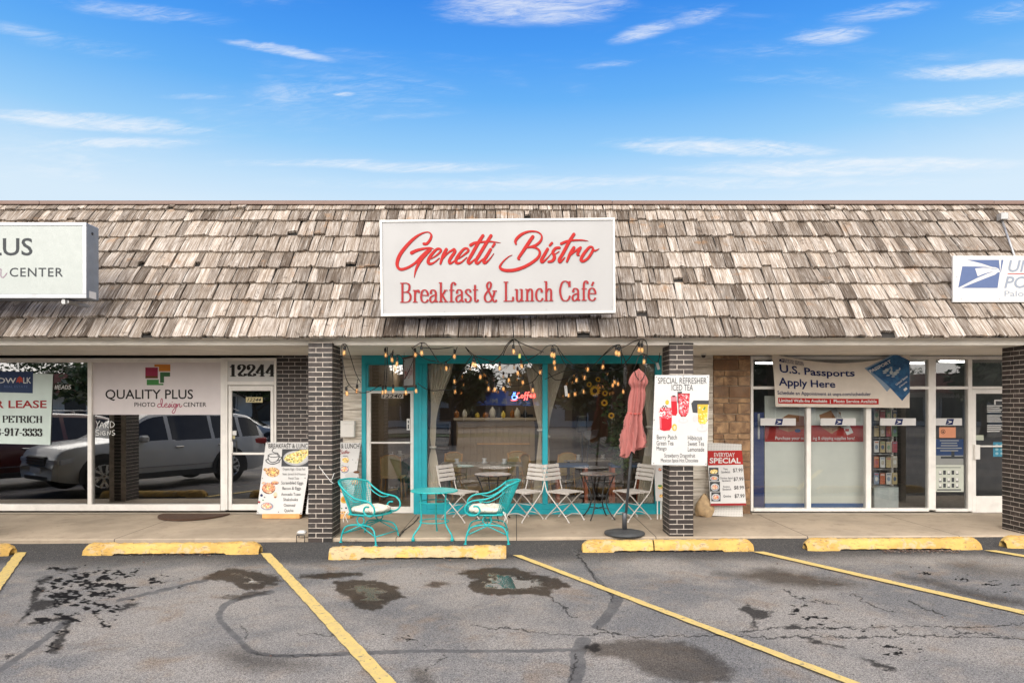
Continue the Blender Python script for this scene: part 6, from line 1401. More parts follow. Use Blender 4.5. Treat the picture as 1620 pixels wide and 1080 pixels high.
curtain([(575, 832, 858), (600, 836, 858), (625, 841, 858), (650, 846, 858), (680, 852, 858), (700, 851, 857), (730, 848, 857), (765, 845, 858), (800, 842, 858)], 'cream sheer curtain gathered against the left side of the teal mullion')
curtain([(575, 866, 898), (595, 866, 891), (615, 866, 884), (640, 866, 876), (665, 866, 870), (690, 865.5, 868), (715, 866, 869), (760, 866, 870), (800, 866, 871)], 'cream sheer curtain swept to the right side of the teal mullion')
curtain([(575, 1012, 1036), (600, 1016, 1036), (640, 1020, 1036), (675, 1024, 1034), (695, 1022, 1033), (720, 1018, 1034), (750, 1012, 1032), (800, 1007, 1032)], 'cream sheer curtain at the right edge of the right bistro window behind the parasol')
# neon coffee sign
d = 11.70
t = thing('neon_sign', 'oval navy coffee sign lit in red and blue inside the bistro window', 'neon sign', (X(830, d), d, Z(641, d)))
m = MB(); pts = [(833+20*math.cos(a), 630.5+12*math.sin(a)) for a in np.linspace(0, 2*math.pi, 40, endpoint=False)]; m.prism([P(x, y, d) for x, y in pts], (0, .03, 0), pm('navy_board', lin(28, 36, 66), .4)); m.build('board', t)
NR, NBL = emis('neon_red', (1., .10, .08), 2.6), emis('neon_blue', (.12, .28, 1.), 2.6)
fc_ = lambda x, y: P(660+x*.1296, 535+y*.1296, d-.012)
m = MB()
for s in ([(1250, 665), (1228, 670), (1222, 705), (1236, 728), (1262, 716)], [(1282, 690), (1270, 700), (1272, 722), (1288, 724), (1294, 702), (1282, 690)], [(1340, 660), (1322, 662), (1316, 700), (1312, 745), (1302, 752)], [(1300, 696), (1340, 690)], [(1372, 655), (1354, 660), (1348, 700), (1342, 742), (1332, 750)], [(1334, 696), (1370, 690)], [(1376, 708), (1398, 700), (1394, 686), (1380, 692), (1378, 716), (1402, 718)], [(1412, 708), (1438, 700), (1434, 684), (1418, 690), (1416, 716), (1444, 714)], [(1144, 752), (1180, 758), (1222, 750)]): m.tube([fc_(*p) for p in spline(s, 5)], .0075, NR, 6)
m.build('red_tubing', t)
m = MB()
for s in ([(1160, 702), (1162, 735), (1186, 744), (1206, 735), (1210, 702), (1160, 702)], [(1210, 708), (1222, 712), (1218, 728), (1206, 728)], [(1176, 690), (1172, 680), (1182, 670), (1178, 658)], [(1194, 690), (1190, 680), (1198, 670), (1196, 660)]): m.tube([fc_(*p) for p in spline(s, 5)], .0075, NBL, 6)
m.build('blue_tubing', t)
m = MB(); m.tube([P(820, 620, d+.01), (X(820, d), d+.01, 2.74)], .003, CABLE, 4); m.tube([P(846, 621, d+.01), (X(846, d), d+.01, 2.74)], .003, CABLE, 4); m.build('hanging_wire', t)
# counter, pastry case, picture, half wall
d = 14.6
t = thing('counter', 'long pale panelled service counter at the back of the bistro', 'counter', (X(790, d), d+.3, 0))
BEI = pm('beige_panel', lin(170, 146, 114), .6, var=.06, dirt=.1)
m = MB(); m.box(X(722, d), d, .004, X(845, d), d+.6, 1.50, BEI)
for k in range(12): x = X(724, d)+k*.14; m.box(x, d-.014, .12, x+.11, d-.001, 1.42, BEI, bev=.005)
m.build('front_panel', t); m = MB(); m.box(X(718, d), d-.06, 1.501, X(848, d), d+.65, 1.55, pm('counter_top', lin(206, 190, 166), .35)); m.build('worktop', t)
m = MB(); m.box(X(755, d), d-.03, .98, X(838, d), d-.015, 1.01, PINE); m.build('wood_rail', t)
for i in range(11):
    px = 722+i*11+random.uniform(-3, 3); x = X(px, d+.2); k = i % 4
    m = MB(); h = random.uniform(.10, .24); r = random.uniform(.04, .075)
    m.lathe([(r*.7, 0), (r, h*.4), (r*.8, h*.8), (r*.3, h), (r*.28, h*1.12)], (x, d+.2+random.uniform(-.1, .1), 1.551), (pm('jar_amber', lin(150, 96, 40), .3), pm('jar_white', (.6, .58, .52), .4), BLACK, pm('jar_yellow', lin(214, 190, 80), .5))[k], 14)
    simple(m, 'jar', ('amber jar', 'white jar', 'black canister', 'yellow pot')[k]+' standing on the back counter of the bistro', 'jar', 'jars along the back counter')
t = thing('pastry_case', 'dark glass-fronted case left of the back counter', 'display case', (X(700, d), d, 0))
m = MB(); m.box(X(688, d), d-.1, .004, X(714, d), d+.5, 1.5, DARK, bev=.01); m.build('case', t); m = MB(); m.box(X(690, d), d-.104, .95, X(711, d), d-.1005, 1.42, pm('oven_glass', (.01, .01, .01), .08)); m.build('door', t); m = MB(); m.tube([(X(690, d), d-.14, .9), (X(711, d), d-.14, .9)], .012, STL); m.build('handle', t)
d = 16.5
t = thing('picture_frame', 'black framed picture on the back wall of the bistro left of the mullion', 'picture', (X(833, 15.4), 15.4, 1.3))
d = 15.4; m = MB(); x0, x1, z0, z1 = X(824, d), X(843, d), Z(676, d), Z(655, d)
for q in ((x0, z0, x0+.04, z1), (x1-.04, z0, x1, z1), (x0+.041, z0, x1-.041, z0+.04), (x0+.041, z1-.04, x1-.041, z1)): m.box(q[0], d-.02, q[1], q[2], d+.02, q[3], BLACK)
m.build('frame', t); m = MB(); m.box(x0+.03, d+.0, z0+.03, x1-.03, d+.015, z1-.03, pm('dark_print', (.05, .06, .05), .3, var=.5, scale=9)); m.build('print', t)
m = MB(); m.box(X(800, 15.43), 15.43, .004, X(905, 15.43), 15.5, 2.74, TANW); simple(m, 'partition_wall', 'tan partition wall carrying the black framed picture', 'wall')
# cafe tables and wicker chairs
ct = thing('cafe_table', 'white-topped dark cafe table laid for guests in the left bistro window', 'table', group='cafe tables inside the bistro')
m = MB(); m.box(-.75, -.36, .72, .75, .36, .75, pm('table_top', lin(150, 140, 126), .3), bev=.006); m.build('tabletop', ct, local=True)
for sx_ in (-1, 1):
    for sy_ in (-1, 1): m = MB(); m.box(sx_*.66-.025, sy_*.28-.025, 0, sx_*.66+.025, sy_*.28+.025, .7195, BLACKM); m.build('leg', ct, local=True)
m = MB()
for k, (x, y) in enumerate(((-.45, -.1), (.05, .0), (.42, -.12))): m.lathe([(.05, 0), (.055, .01), (.03, .05), (.045, .09)], (x, y, .751), PANELW, 12)
m.build('tableware', ct, local=True)
ct.location = (X(762, 12.6), 12.6, .004)
copy_tree(ct, None, (X(950, 13.6), 13.6, .004), 0, 'cafe table with white cups in the right bistro window behind the mosaic table')
copy_tree(ct, None, (X(618, 14.2), 14.2, .004), R(90), 'cafe table seen through the glass of the teal door')
wc = thing('wicker_chair', 'tan woven bistro chair seen through the lower door glass', 'chair', group='tan woven chairs inside the bistro')
def weave():
    b = NB('wicker'); n = b.n.new('ShaderNodeTexChecker'); n.inputs['Scale'].default_value = 70; b.l.new(b.obj, n.inputs[0]); return b.set(col=b.mix(n.outputs[1], lin(214, 190, 130), lin(150, 116, 68)), rough=.7)
WK = weave(); CANE = pm('cane', lin(190, 142, 82), .5, var=.15)
m = MB(); m.box(-.21, -.22, .44, .21, .22, .47, WK, bev=.012); m.build('seat', wc, local=True)
m = MB(); m.grid(lambda u, v: ((u-.5)*(.40-.06*v)*1.0, .22+.06*v+.03*math.cos((u-.5)*3), .50+.38*v-.06*v*abs(2*u-1)**3), 12, 8, WK); m.tube([((u-.5)*.36, .285, .885-.06*abs(2*u-1)**3) for u in np.linspace(0, 1, 13)], .014, CANE); m.build('backrest', wc, local=True)
for sx_ in (-1, 1):
    for sy_ in (-1, 1): m = MB(); m.tube([(sx_*.17, sy_*.17, .44), (sx_*.21, sy_*.22, 0)] if sy_ < 0 else [(sx_*.185, .285, .86), (sx_*.18, .2, .45), (sx_*.21, .25, 0)], .014, CANE, 7); m.build('leg', wc, local=True)
for i, (px, d, a, lab) in enumerate(((622, 13.0, 180, None), (604, 14.6, 30, 'tan woven bistro chair deep behind the door glass'), (850, 12.9, 60, 'tan woven bistro chair by the right end of the laid table'), (822, 13.5, 10, 'tan woven bistro chair behind the laid table'), (708, 13.3, -20, 'tan woven bistro chair near the left curtain'), (888, 13.6, 200, 'tan woven bistro chair just right of the mullion'))):
    if i == 0: wc.location = (X(px, d), d, .004); wc.rotation_euler.z = R(a)
    else: copy_tree(wc, None, (X(px, d), d, .004), R(a), lab)
bc = thing('stool', 'red-legged stool with a blue seat near the middle of the right bistro window', 'stool', group='blue-topped wooden stools')
m = MB(); m.box(-.3, -.2, .70, .3, .2, .76, pm('blue_seat', lin(54, 84, 120), .6), bev=.015); m.build('seat', bc, local=True)
for sx_ in (-1, 1):
    for sy_ in (-1, 1): m = MB(); m.box(sx_*.25-.03, sy_*.16-.03, 0, sx_*.25+.03, sy_*.16+.03, .70, pm('red_wood', lin(170, 92, 60), .5), bev=.004); m.build('leg', bc, local=True)
bc.location = (X(904, 12.4), 12.4, .004); copy_tree(bc, None, (X(990, 12.4), 12.4, .004), 0, 'red-legged stool with a blue seat beside the parasol')
d = 13.0
t = thing('loudspeaker', 'black loudspeaker on a pole stand inside the right bistro window', 'loudspeaker', (X(920, d), d, .004)); m = MB(); m.box(X(912, d), d-.14, Z(683, d), X(928, d), d+.14, Z(657, d), BLACK, bev=.03); m.build('cabinet', t); m = MB(); m.tube([(X(921, d), d, .004), (X(921, d), d, Z(683.5, d))], .018, BLACKM)
for a in (0, 120, 240): m.tube([(X(921, d), d, .5), (X(921, d)+.35*math.cos(R(a)), d+.35*math.sin(R(a)), .01)], .012, BLACKM)
m.build('stand', t)
d = 12.5
t = thing('music_stand', 'black music stand leaning in front of the loudspeaker', 'music stand', (X(926, d), d, .004)); m = MB(); q = [P(922, 683, d), P(948, 679, d), P(944, 690, d-.05), P(930, 697, d-.05)]; m.prism(q, (0, .02, .005), BLACK); m.build('desk', t); m = MB(); m.tube([P(932, 694, d), (X(922, d), d, .02)], .014, BLACKM)
for a in (20, 140, 260): m.tube([(X(922.5, d), d, .18), (X(922, d)+.28*math.cos(R(a)), d+.28*math.sin(R(a)), .01)], .010, BLACKM)
m.build('stand', t)
# plants
def leaf_cloud(m, c, r, n, mats, size, flat=.6):
    for _ in range(n):
        v = Vector((random.gauss(0, 1), random.gauss(0, 1), random.gauss(0, 1))).normalized()*(random.random()**.5); p = Vector(c)+Vector((v.x*r[0], v.y*r[1], v.z*r[2]))
        a = Vector((random.gauss(0, 1), random.gauss(0, 1), random.gauss(0, flat))).normalized(); b = a.orthogonal().normalized(); b = (b+a.cross(b)*random.uniform(-1, 1)).normalized(); s = size*random.uniform(.6, 1.4)
        m.add([p-a*s, p+b*s*.45, p+a*s, p-b*s*.45], [(0, 1, 2, 3)], random.choice(mats))
GR = [pm('leaf_%d' % i, c_, .6, var=.2) for i, c_ in enumerate(((.035, .07, .022), (.055, .10, .03), (.08, .13, .04), (.025, .05, .02)))]
d = 12.3
t = thing('house_plant', 'tall dark leafy plant in a pot beside the parasol inside the window', 'plant', (X(985, d), d, .004)); m = MB(); m.lathe([(.12, 0), (.17, .3), (.18, .32), (.15, .32)], (X(985, d), d, .004), pm('terracotta', (.25, .10, .06), .7), 20); m.build('pot', t)
m = MB(); m.tube([(X(985, d), d, .3), (X(986, d), d, 1.9)], .02, DARK); leaf_cloud(m, (X(984, d), d, 1.25), (.24, .2, .75), 520, GR, .07); m.build('foliage', t)
t = thing('house_plant', 'arching palm with narrow dark fronds right of the loudspeaker', 'plant', (X(950, 13.2), 13.2, .004)); m = MB(); m.lathe([(.12, 0), (.16, .3), (.17, .32)], (X(950, 13.2), 13.2, .004), DARK, 18); m.build('pot', t)
m = MB()
for k in range(16):
    a = random.uniform(0, 6.28); L = random.uniform(.5, .85); b0 = Vector((X(950, 13.2), 13.2, .3)); pts = [b0+Vector((math.cos(a)*L*q, math.sin(a)*L*q, 1.15*q**.6*1.2-.5*q*q)) for q in np.linspace(0, 1, 9)]
    for i in range(2, 9):
        tdir = (pts[i]-pts[i-1]).normalized(); sd = tdir.cross(Vector((0, 0, 1))).normalized()
        for s in (-1, 1):
            e = pts[i]+sd*s*.22*(1.1-i/9)+tdir*.12; m.add([pts[i], pts[i]+tdir*.02, e], [(0, 1, 2)], random.choice(GR))
m.build('fronds', t)
d = 11.8
t = thing('flower_garland', 'garland of yellow sunflowers and leaves hanging inside the right bistro window', 'garland', (X(957, d), d, Z(690, d)))
SUNY = pm('sunflower_petal', lin(226, 170, 40), .7); SUNB = pm('sunflower_heart', lin(70, 40, 20), .8)
m = MB(); m.tube([P(955, 577, d), P(958, 620, d), P(964, 660, d), P(962, 700, d)], .006, GR[0]); leaf_cloud(m, P(958, 625, d), (.10, .06, .5), 200, GR, .045); m.build('leaves', t)
for (px, py, r) in ((957, 622, .055), (956, 637, .065), (967, 657, .06), (941, 618, .10), (946, 600, .05), (932, 608, .05)):
    p = P(px, py, d-.06); m = MB()
    for k in range(13):
        a = 2*math.pi*k/13; u = Vector((math.cos(a), 0, math.sin(a))); w = Vector((-math.sin(a), 0, math.cos(a))); m.add([p+u*r*.35-w*r*.14, p+u*r*.7-w*r*.18, p+u*r+Vector((0, -.01, 0)), p+u*r*.7+w*r*.18, p+u*r*.35+w*r*.14], [(0, 1, 2, 3, 4)], SUNY)
    m.add([p+Vector((r*.4*math.cos(a), -.006, r*.4*math.sin(a))) for a in np.linspace(0, 2*math.pi, 12, endpoint=False)], [tuple(range(12))], SUNB); m.build('sunflower', t)
# post office tubes; the deep pair and all cafe lamps added for fill light
TUBE = emis('lit_tube', (1., .97, .9), 4.5); WARML = emis('fill_lamp_disc', (1., .86, .66), 11.0)
for i, (px, d) in enumerate(((716, 13.4), (800, 14.2), (940, 13.2), (640, 14.6), (880, 16.2))):
    t = thing('added_fill_lamp', ('added fill lamp on the ceiling over the laid cafe table', 'added fill lamp on the ceiling behind the neon sign', 'added fill lamp on the ceiling near the loudspeaker', 'added fill lamp on the ceiling behind the teal door', 'added fill lamp on the ceiling deep in the bistro')[i], 'lamp', (X(px, d), d, 2.7), group='added ceiling lamps brightening the bistro')
    m = MB(); m.lathe([(.001, -.05), (.14, -.045), (.17, -.02), (.17, -.005)], (X(px, d), d, 2.745), WARML, 20); m.build('diffuser', t); m = MB(); m.lathe([(.171, -.012), (.20, -.012), (.20, -.001), (.171, -.001)], (X(px, d), d, 2.745), BLACKM, 20); m.build('rim', t)
for i, (px0, px1, d) in enumerate(((1194, 1240, 13.4), (1418, 1464, 13.4), (1484, 1530, 12.9), (1330, 1420, 15.6), (1500, 1600, 15.6))):  # last two are extra tubes, added deeper in to brighten the room
    t = thing('ceiling_light', ('lit tube light behind the left end of the passport banner', 'lit tube light behind the right end of the passport banner', 'lit tube light above the narrow pane beside the door', 'extra tube light added deep behind the passport banner to brighten the room', 'extra tube light added deep behind the post office door to brighten the room')[i], 'light', (X(px0, d), d, 2.6), group='lit ceiling tubes in the post office')
    M_ = Matrix.Translation((X((px0+px1)/2, d), d, 2.66)) @ Matrix.Rotation(R(14), 4, 'Z'); L = (X(px1, d)-X(px0, d))/2
    m = MB(); m.box(-L, -.05, -.03, L, .05, .0, TUBE, M=M_, bev=.012); m.build('tube', t); m = MB(); m.box(-L-.03, -.09, .0005, L+.03, .09, .05, WHITE, M=M_); m.build('housing', t)

# ================================================================ inside the post office
d = 11.74
def shipping_panel(label, x0, x1, name):
    t = thing('display_panel', label, 'display panel', (X((x0+x1)/2, d), d, 0), group='white shipping supply panels behind the post office glass')
    m = MB(); m.box(X(x0, d), d, Z(795.5, d), X(x1, d), d+.03, Z(626, d), pm('panel_face', lin(214, 216, 206), .5, var=.04, scale=2)); m.build('face', t)
    m = MB(); m.box(X(x0, d), d-.002, Z(803, d)-.05, X(x1, d), d+.05, Z(795.6, d), pm('panel_base', lin(28, 92, 152), .5)); m.build('base', t)
    c = Canvas((0, d, 0), (0, -1, 0)); return t, c
CARD = [ink('ink_box_%d' % i, lin(*q)) for i, q in enumerate(((196, 150, 112), (172, 122, 84), (214, 172, 136)))]
t, c = shipping_panel('white red-banded panel with one box picture behind the left post office pane', 1210, 1278, 'a')
c.part('red_band').rect(1210, 672.5, 1278, 698.5, ink('ink_band', lin(196, 66, 58))); c.part('picture'); c.poly([(1232, 664), (1247, 655), (1272, 658), (1272, 678), (1247, 683), (1232, 678)], CARD[0]); c.poly([(1247, 661), (1272, 658), (1272, 678), (1247, 683)], CARD[1]); c.ell(1262, 681, 5, 3, I_BLUE, 10)
c.part('lettering').text('Purchase your mai', 1226.5, 690, 1276, 697, I_WHITE, bold=.012); c.build(t)
t, c = shipping_panel('white red-banded panel with a postal tube behind the second post office pane', 1283, 1369, 'b')
c.part('red_band').rect(1283, 672.5, 1369, 698.5, ink('ink_band', (0, 0, 0))); c.part('picture'); c.poly([(1296, 656), (1316, 648), (1330, 652), (1330, 676), (1316, 686), (1300, 676)], CARD[0]); c.poly([(1316, 654), (1330, 652), (1330, 676), (1316, 682)], CARD[1]); c.poly([(1312, 664), (1326, 660), (1326, 676), (1312, 678)], CARD[2]); c.poly([(1314, 648), (1322, 644), (1340, 674), (1332, 677)], ink('ink_tube', lin(190, 190, 186))); c.poly([(1334, 676), (1344, 672), (1350, 684), (1340, 688)], I_WHITE); c.rect(1337, 678, 1343, 682, I_RED)
c.part('lettering').text('ing & shipping supplies here!', 1286, 690, 1352, 697, I_WHITE, bold=.012); c.build(t)
t = thing('blue_panel', 'tall dark blue panel edge at the left of the post office window', 'panel', (X(1198, d), d, 0)); m = MB(); m.box(X(1192, d), d-.02, .005, X(1208, d), d+.4, Z(652, d), pm('royal_blue', lin(34, 52, 106), .4)); m.build('face', t); m = MB(); m.box(X(1198, d), d-.03, Z(694, d), X(1201, d), d-.0205, Z(654, d), STL); m.build('edge_strip', t)
d = 11.95
t = thing('card_rack', 'wire rack of greeting cards and packets behind the third post office pane', 'rack', (X(1398, d), d, 0))
m = MB()
for px in (1379, 1392, 1405, 1418): m.tube([(X(px, d), d, .42), (X(px, d), d, 2.1)], .006, STL)
for py in (668, 693, 718, 742, 768): m.tube([(X(1379, d), d-.03, Z(py, d)), (X(1418, d), d-.03, Z(py, d))], .006, STL)
m.build('wire_frame', t)
PK = [ink('packet_%d' % i, lin(*q)) for i, q in enumerate(((204, 196, 180), (206, 128, 96), (120, 150, 124), (206, 190, 150), (150, 166, 186), (190, 110, 120), (214, 214, 210), (90, 104, 126)))]
for r, py in enumerate((668, 693, 718, 742, 768)):
    for k in range(4):
        x = X(1380+k*9.6, d); z = Z(py-2, d); w, h = .085, random.uniform(.19, .22)
        m = MB(); m.box(x, d-.06, z+.012, x+w, d-.045, z+h, PK[(r*3+k*5) % 8]); cx_, cz = x+w/2, z+h*.5; m.add([(cx_+.028*math.cos(a), d-.0615, cz+.04*math.sin(a)) for a in np.linspace(0, 6.28, 12, endpoint=False)], [tuple(range(12))], PK[(r+k*3+2) % 8]); m.box(x+.01, d-.0618, z+h-.035, x+w-.01, d-.0605, z+h-.015, PK[(r*2+k+5) % 8]); m.build('packet', t)
t = thing('cabinet', 'low grey cabinet under the rack of cards', 'cabinet', (X(1397, d), d, 0)); m = MB(); m.box(X(1378, d), d-.1, .005, X(1417, d), d+.5, .40, pm('cabinet_grey', lin(170, 178, 176), .5), bev=.01); m.build('body', t); m = MB(); m.box(X(1379, d), d-.104, .04, X(1416, d), d-.1005, .36, pm('cabinet_door', lin(186, 192, 190), .5)); m.build('door', t)
m = MB(); m.box(X(1420, d), d+.2, .005, X(1423.5, d), d+.26, 2.1, ALU); simple(m, 'post', 'white upright post just right of the card rack', 'post')
# ================================================================ the other side of the lot, seen in the glass
def wheel_parts(root, x, y, r, side):
    m = MB(); n = 28
    vs, fs = [], []
    prof = [(r*.62, .10), (r*.95, .115), (r, .08), (r, -.08), (r*.95, -.115), (r*.62, -.10)]
    for i, (a, w) in enumerate(prof): vs += [(x+a*math.cos(2*math.pi*j/n), y+w, r+a*math.sin(2*math.pi*j/n)) for j in range(n)]
    fs = [(i*n+j, i*n+(j+1) % n, (i+1)*n+(j+1) % n, (i+1)*n+j) for i in range(5) for j in range(n)]
    m.add(vs, fs, pm('tyre', (.018, .018, .018), .85), smooth=True); w = m.build('wheel', root, local=True)
    m = MB(); yo = y+side*.085
    for k in range(5):
        a = 2*math.pi*k/5+.3; u = Vector((math.cos(a), 0, math.sin(a))); v = Vector((-math.sin(a), 0, math.cos(a))); c = Vector((x, yo, r))
        for e in (-.5, .5): b = c+v*e*r*.16; m.prism([b-v*.018, b+v*.018, c+u*r*.6+v*(e*r*.42+.03), c+u*r*.6+v*(e*r*.42-.03)], (0, side*.02, 0), pm('rim', (.55, .55, .56), .3, .8))
    m.tube([(x+r*.61*math.cos(a), yo, r+r*.61*math.sin(a)) for a in np.linspace(0, 2*math.pi, 28, endpoint=False)], .018, pm('rim', (.55, .55, .56)), closed=True); m.build('rim', w, local=True)
    m = MB(); m.add([(x+r*.6*math.cos(a), yo-side*.05, r+r*.6*math.sin(a)) for a in np.linspace(0, 2*math.pi, 24, endpoint=False)], [tuple(range(24))], BLACK); m.build('brake_disc', w, local=True)
def car(label, cat, paint, L, Wd, belt, top, cab, loc, rot, wb, r, pillars):
    """smooth lofted body: top = roof/bonnet line (x, z), cab = (rear glass start, rear roof, front roof, windscreen foot)"""
    root = thing('parked_car', label, cat, loc, rot)
    hl, hw = L/2, Wd/2; fx, rx = wb/2+.10, -wb/2+.10
    gl = pm('car_glass', (.015, .017, .02), .06); g0, g1, g2, g3 = cab
    xs = sorted(set([round(q, 4) for q in np.linspace(-hl, hl, 70)]+[q+e for q in pillars for e in (-.045, .045)]+list(cab)))
    tx, tz = [p[0] for p in top], [p[1] for p in top]
    sm = spline(top, 6); zt_ = lambda x: float(np.interp(x, [p[0] for p in sm], [p[1] for p in sm]))
    secs = []
    for x in xs:
        zt = zt_(x); e = max(0, (abs(x)-(hl-.55))/.55); w = hw*(1-.16*e**2.2); zb = .27+.10*e**2; bl = belt-.05*(x/hl)-(.03 if x < 0 else 0)
        cabin = g0 <= x <= g3; f_ = min(max((zt-bl)/(max(tz)-bl), 0), 1) if cabin else 0
        if cabin and zt > bl+.05:
            rw = w*(.90-.22*f_); pts = [(w*.90, zb), (w*.965, zb+.12), (w, .62), (w*.995, .80), (w*.97, bl-.06), (w*.945, bl), (w*.94-(w*.94-rw)*.5, bl+(zt-bl)*.46), (rw+.02, bl+(zt-bl)*.86), (rw-.05, zt-.012), (rw*.6, zt+.012), (0, zt+.02)]
        else:
            zz = min(zt, max(zt, zb+.25)); pts = [(w*.90, zb), (w*.965, min(zb+.12, zz-.1)), (w, min(.62, zz-.06)), (w*.995, min(.80, zz-.045)), (w*.97, zz-.035), (w*.93, zz-.02), (w*.86, zz-.008), (w*.78, zz), (w*.62, zz+.008), (w*.4, zz+.014), (0, zz+.02)]
        secs.append([(x, y, z) for y, z in pts])
    NP = 11; body, glass = MB(), {}
    bv = []
    for s in secs: bv += s+[(x, -y, z) for x, y, z in s[:-1]][::-1]
    K = 2*NP-1; bf, gf = [], {'window': [], 'windscreen': [], 'rear_window': []}
    for i in range(len(xs)-1):
        xm = (xs[i]+xs[i+1])/2
        for j in range(K-1):
            q = (i*K+j, (i+1)*K+j, (i+1)*K+j+1, i*K+j+1); jj = min(j, K-2-j); w_ = None
            if g0+.10 < xm < g3-.16 and jj in (5, 6) and not any(abs(xm-p) < .05 for p in pillars): w_ = 'window'
            if g2+.06 < xm < g3-.02 and jj in (8, 9): w_ = 'windscreen'
            if g0 < xm < g1-.03 and jj in (8, 9): w_ = 'rear_window'
            (gf[w_] if w_ else bf).append(q)
    n = len(xs); bf += [tuple(range(K))[::-1], tuple((n-1)*K+j for j in range(K))]
    body.add(bv, bf, paint, smooth=True); bo = body.build('body', root, local=True)
    for k, fs in gf.items():
        if fs:
            used = sorted({a for q in fs for a in q}); ix = {a: b for b, a in enumerate(used)}; m = MB(); m.add([bv[a] for a in used], [tuple(ix[a] for a in q) for q in fs], gl, smooth=True); m.build(k, root, local=True)
    CLAD = pm('black_cladding', (.02, .02, .021), .7)
    for s in (-1, 1):
        for x in (fx, rx):
            m = MB(); rr_ = r+.085; pts = [(x+rr_*math.cos(a), s*(hw-.012), max(r+rr_*math.sin(a), .26)) for a in np.linspace(-.35, math.pi+.35, 26)]; m.prism(pts, (0, s*.018, 0), CLAD); m.build('wheel_arch', root, local=True); wheel_parts(root, x, s*(hw-.085), r, s)
        m = MB(); m.box(rx+r, s*(hw-.05), .27, fx-r, s*(hw+.008), .40, CLAD, bev=.01); m.build('sill_trim', root, local=True)
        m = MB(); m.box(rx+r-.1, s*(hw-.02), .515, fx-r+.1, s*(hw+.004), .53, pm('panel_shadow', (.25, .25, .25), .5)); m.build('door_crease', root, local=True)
        for p in pillars[:2]: m = MB(); m.box(p-.30, s*(hw-.01), belt-.19, p-.10, s*(hw+.022), belt-.155, pm('chrome', (.7, .7, .7), .15, 1.), bev=.008); m.build('door_handle', root, local=True)
        m = MB(); m.box(g3-.62, s*(hw-.03), belt-.03, g3-.42, s*(hw+.17), belt+.13, paint, bev=.045); m.build('mirror', root, local=True)
        m = MB(); q = [(hl-.50, belt-.24), (hl-.10, belt-.33), (hl-.10, belt-.43), (hl-.45, belt-.36)]; m.prism([(x, s*(hw*.90), z) for x, z in q], (.0, s*.075, 0), pm('lamp_glass', (.45, .47, .5), .1)); m.box(hl-.17, s*hw*.48, belt-.42, hl-.02, s*hw*.88, belt-.31, pm('lamp_glass', (0, 0, 0), .1), bev=.02); m.build('headlight', root, local=True)
        m = MB(); m.box(-hl+.03, s*hw*.58, belt-.20, -hl+.40, s*(hw*.965), belt-.04, pm('tail_lamp', (.40, .02, .02), .2), bev=.03); m.build('tail_light', root, local=True)
        zr = max(tz)+.025; m = MB(); m.tube([(g1+.15, s*hw*.62, zr-.03), (g1+.3, s*hw*.62, zr+.035), (g2-.25, s*hw*.62, zr+.035), (g2-.1, s*hw*.62, zr-.03)], .016, STL); m.build('roof_rail', root, local=True)
    g = MB(); g.box(hl-.10, -hw*.46, belt-.46, hl+.012, hw*.46, belt-.27, BLACK, bev=.02)
    for k in range(3): g.box(hl+.0125, -hw*.46, belt-.44+k*.06, hl+.024, hw*.46, belt-.42+k*.06, pm('chrome', (0, 0, 0), .15, 1.))
    g.build('grille', root, local=True)
    g = MB(); g.box(hl-.10, -.6, .34, hl+.004, .6, .46, BLACK, bev=.03); g.build('bumper_intake', root, local=True)
    g = MB(); g.box(hl+.001, -.26, .50, hl+.016, .26, .61, PANELW); g.build('number_plate', root, local=True)
    return root
def carpaint(name, col):
    b = NB(name); return b.set(col=col, rough=.3, coat=.6)
SUVT = [(-2.50, .60), (-2.49, .98), (-2.42, 1.22), (-2.20, 1.56), (-1.95, 1.69), (-1.0, 1.76), (-.1, 1.77), (.45, 1.71), (.85, 1.50), (1.18, 1.24), (1.34, 1.15), (1.8, 1.10), (2.25, 1.02), (2.42, .90), (2.50, .62)]
car('white SUV parked nose-in at the walk, mirrored in the left shop window', 'car', carpaint('car_white', (.50, .51, .50)), 5.0, 1.98, 1.12, SUVT, (-2.40, -2.02, .42, 1.30), (-8.70, 6.55, -.10), R(125), 2.98, .40, (.12, -.95, -1.72))
car('dark red SUV parked left of the white one, mirrored in the leftmost window', 'car', carpaint('car_red', (.10, .018, .015)), 5.0, 1.95, 1.10, [(x, z*.98) for x, z in SUVT], (-2.40, -2.02, .42, 1.30), (-12.3, 6.6, -.12), R(122), 2.9, .38, (.12, -.95, -1.72))
car('white sedan parked across the lot, mirrored in the number-panel door', 'car', bpy.data.materials['car_white'], 4.6, 1.84, .95, [(-2.3, .55), (-2.28, .86), (-2.1, .98), (-1.6, 1.02), (-1.1, 1.22), (-.6, 1.40), (0, 1.43), (.4, 1.38), (.8, 1.18), (1.15, .98), (1.7, .90), (2.15, .80), (2.3, .55)], (-1.62, -.7, .3, 1.16), (-12.5, -8.0, -.1), R(-10), 2.75, .33, (.05, -.85))
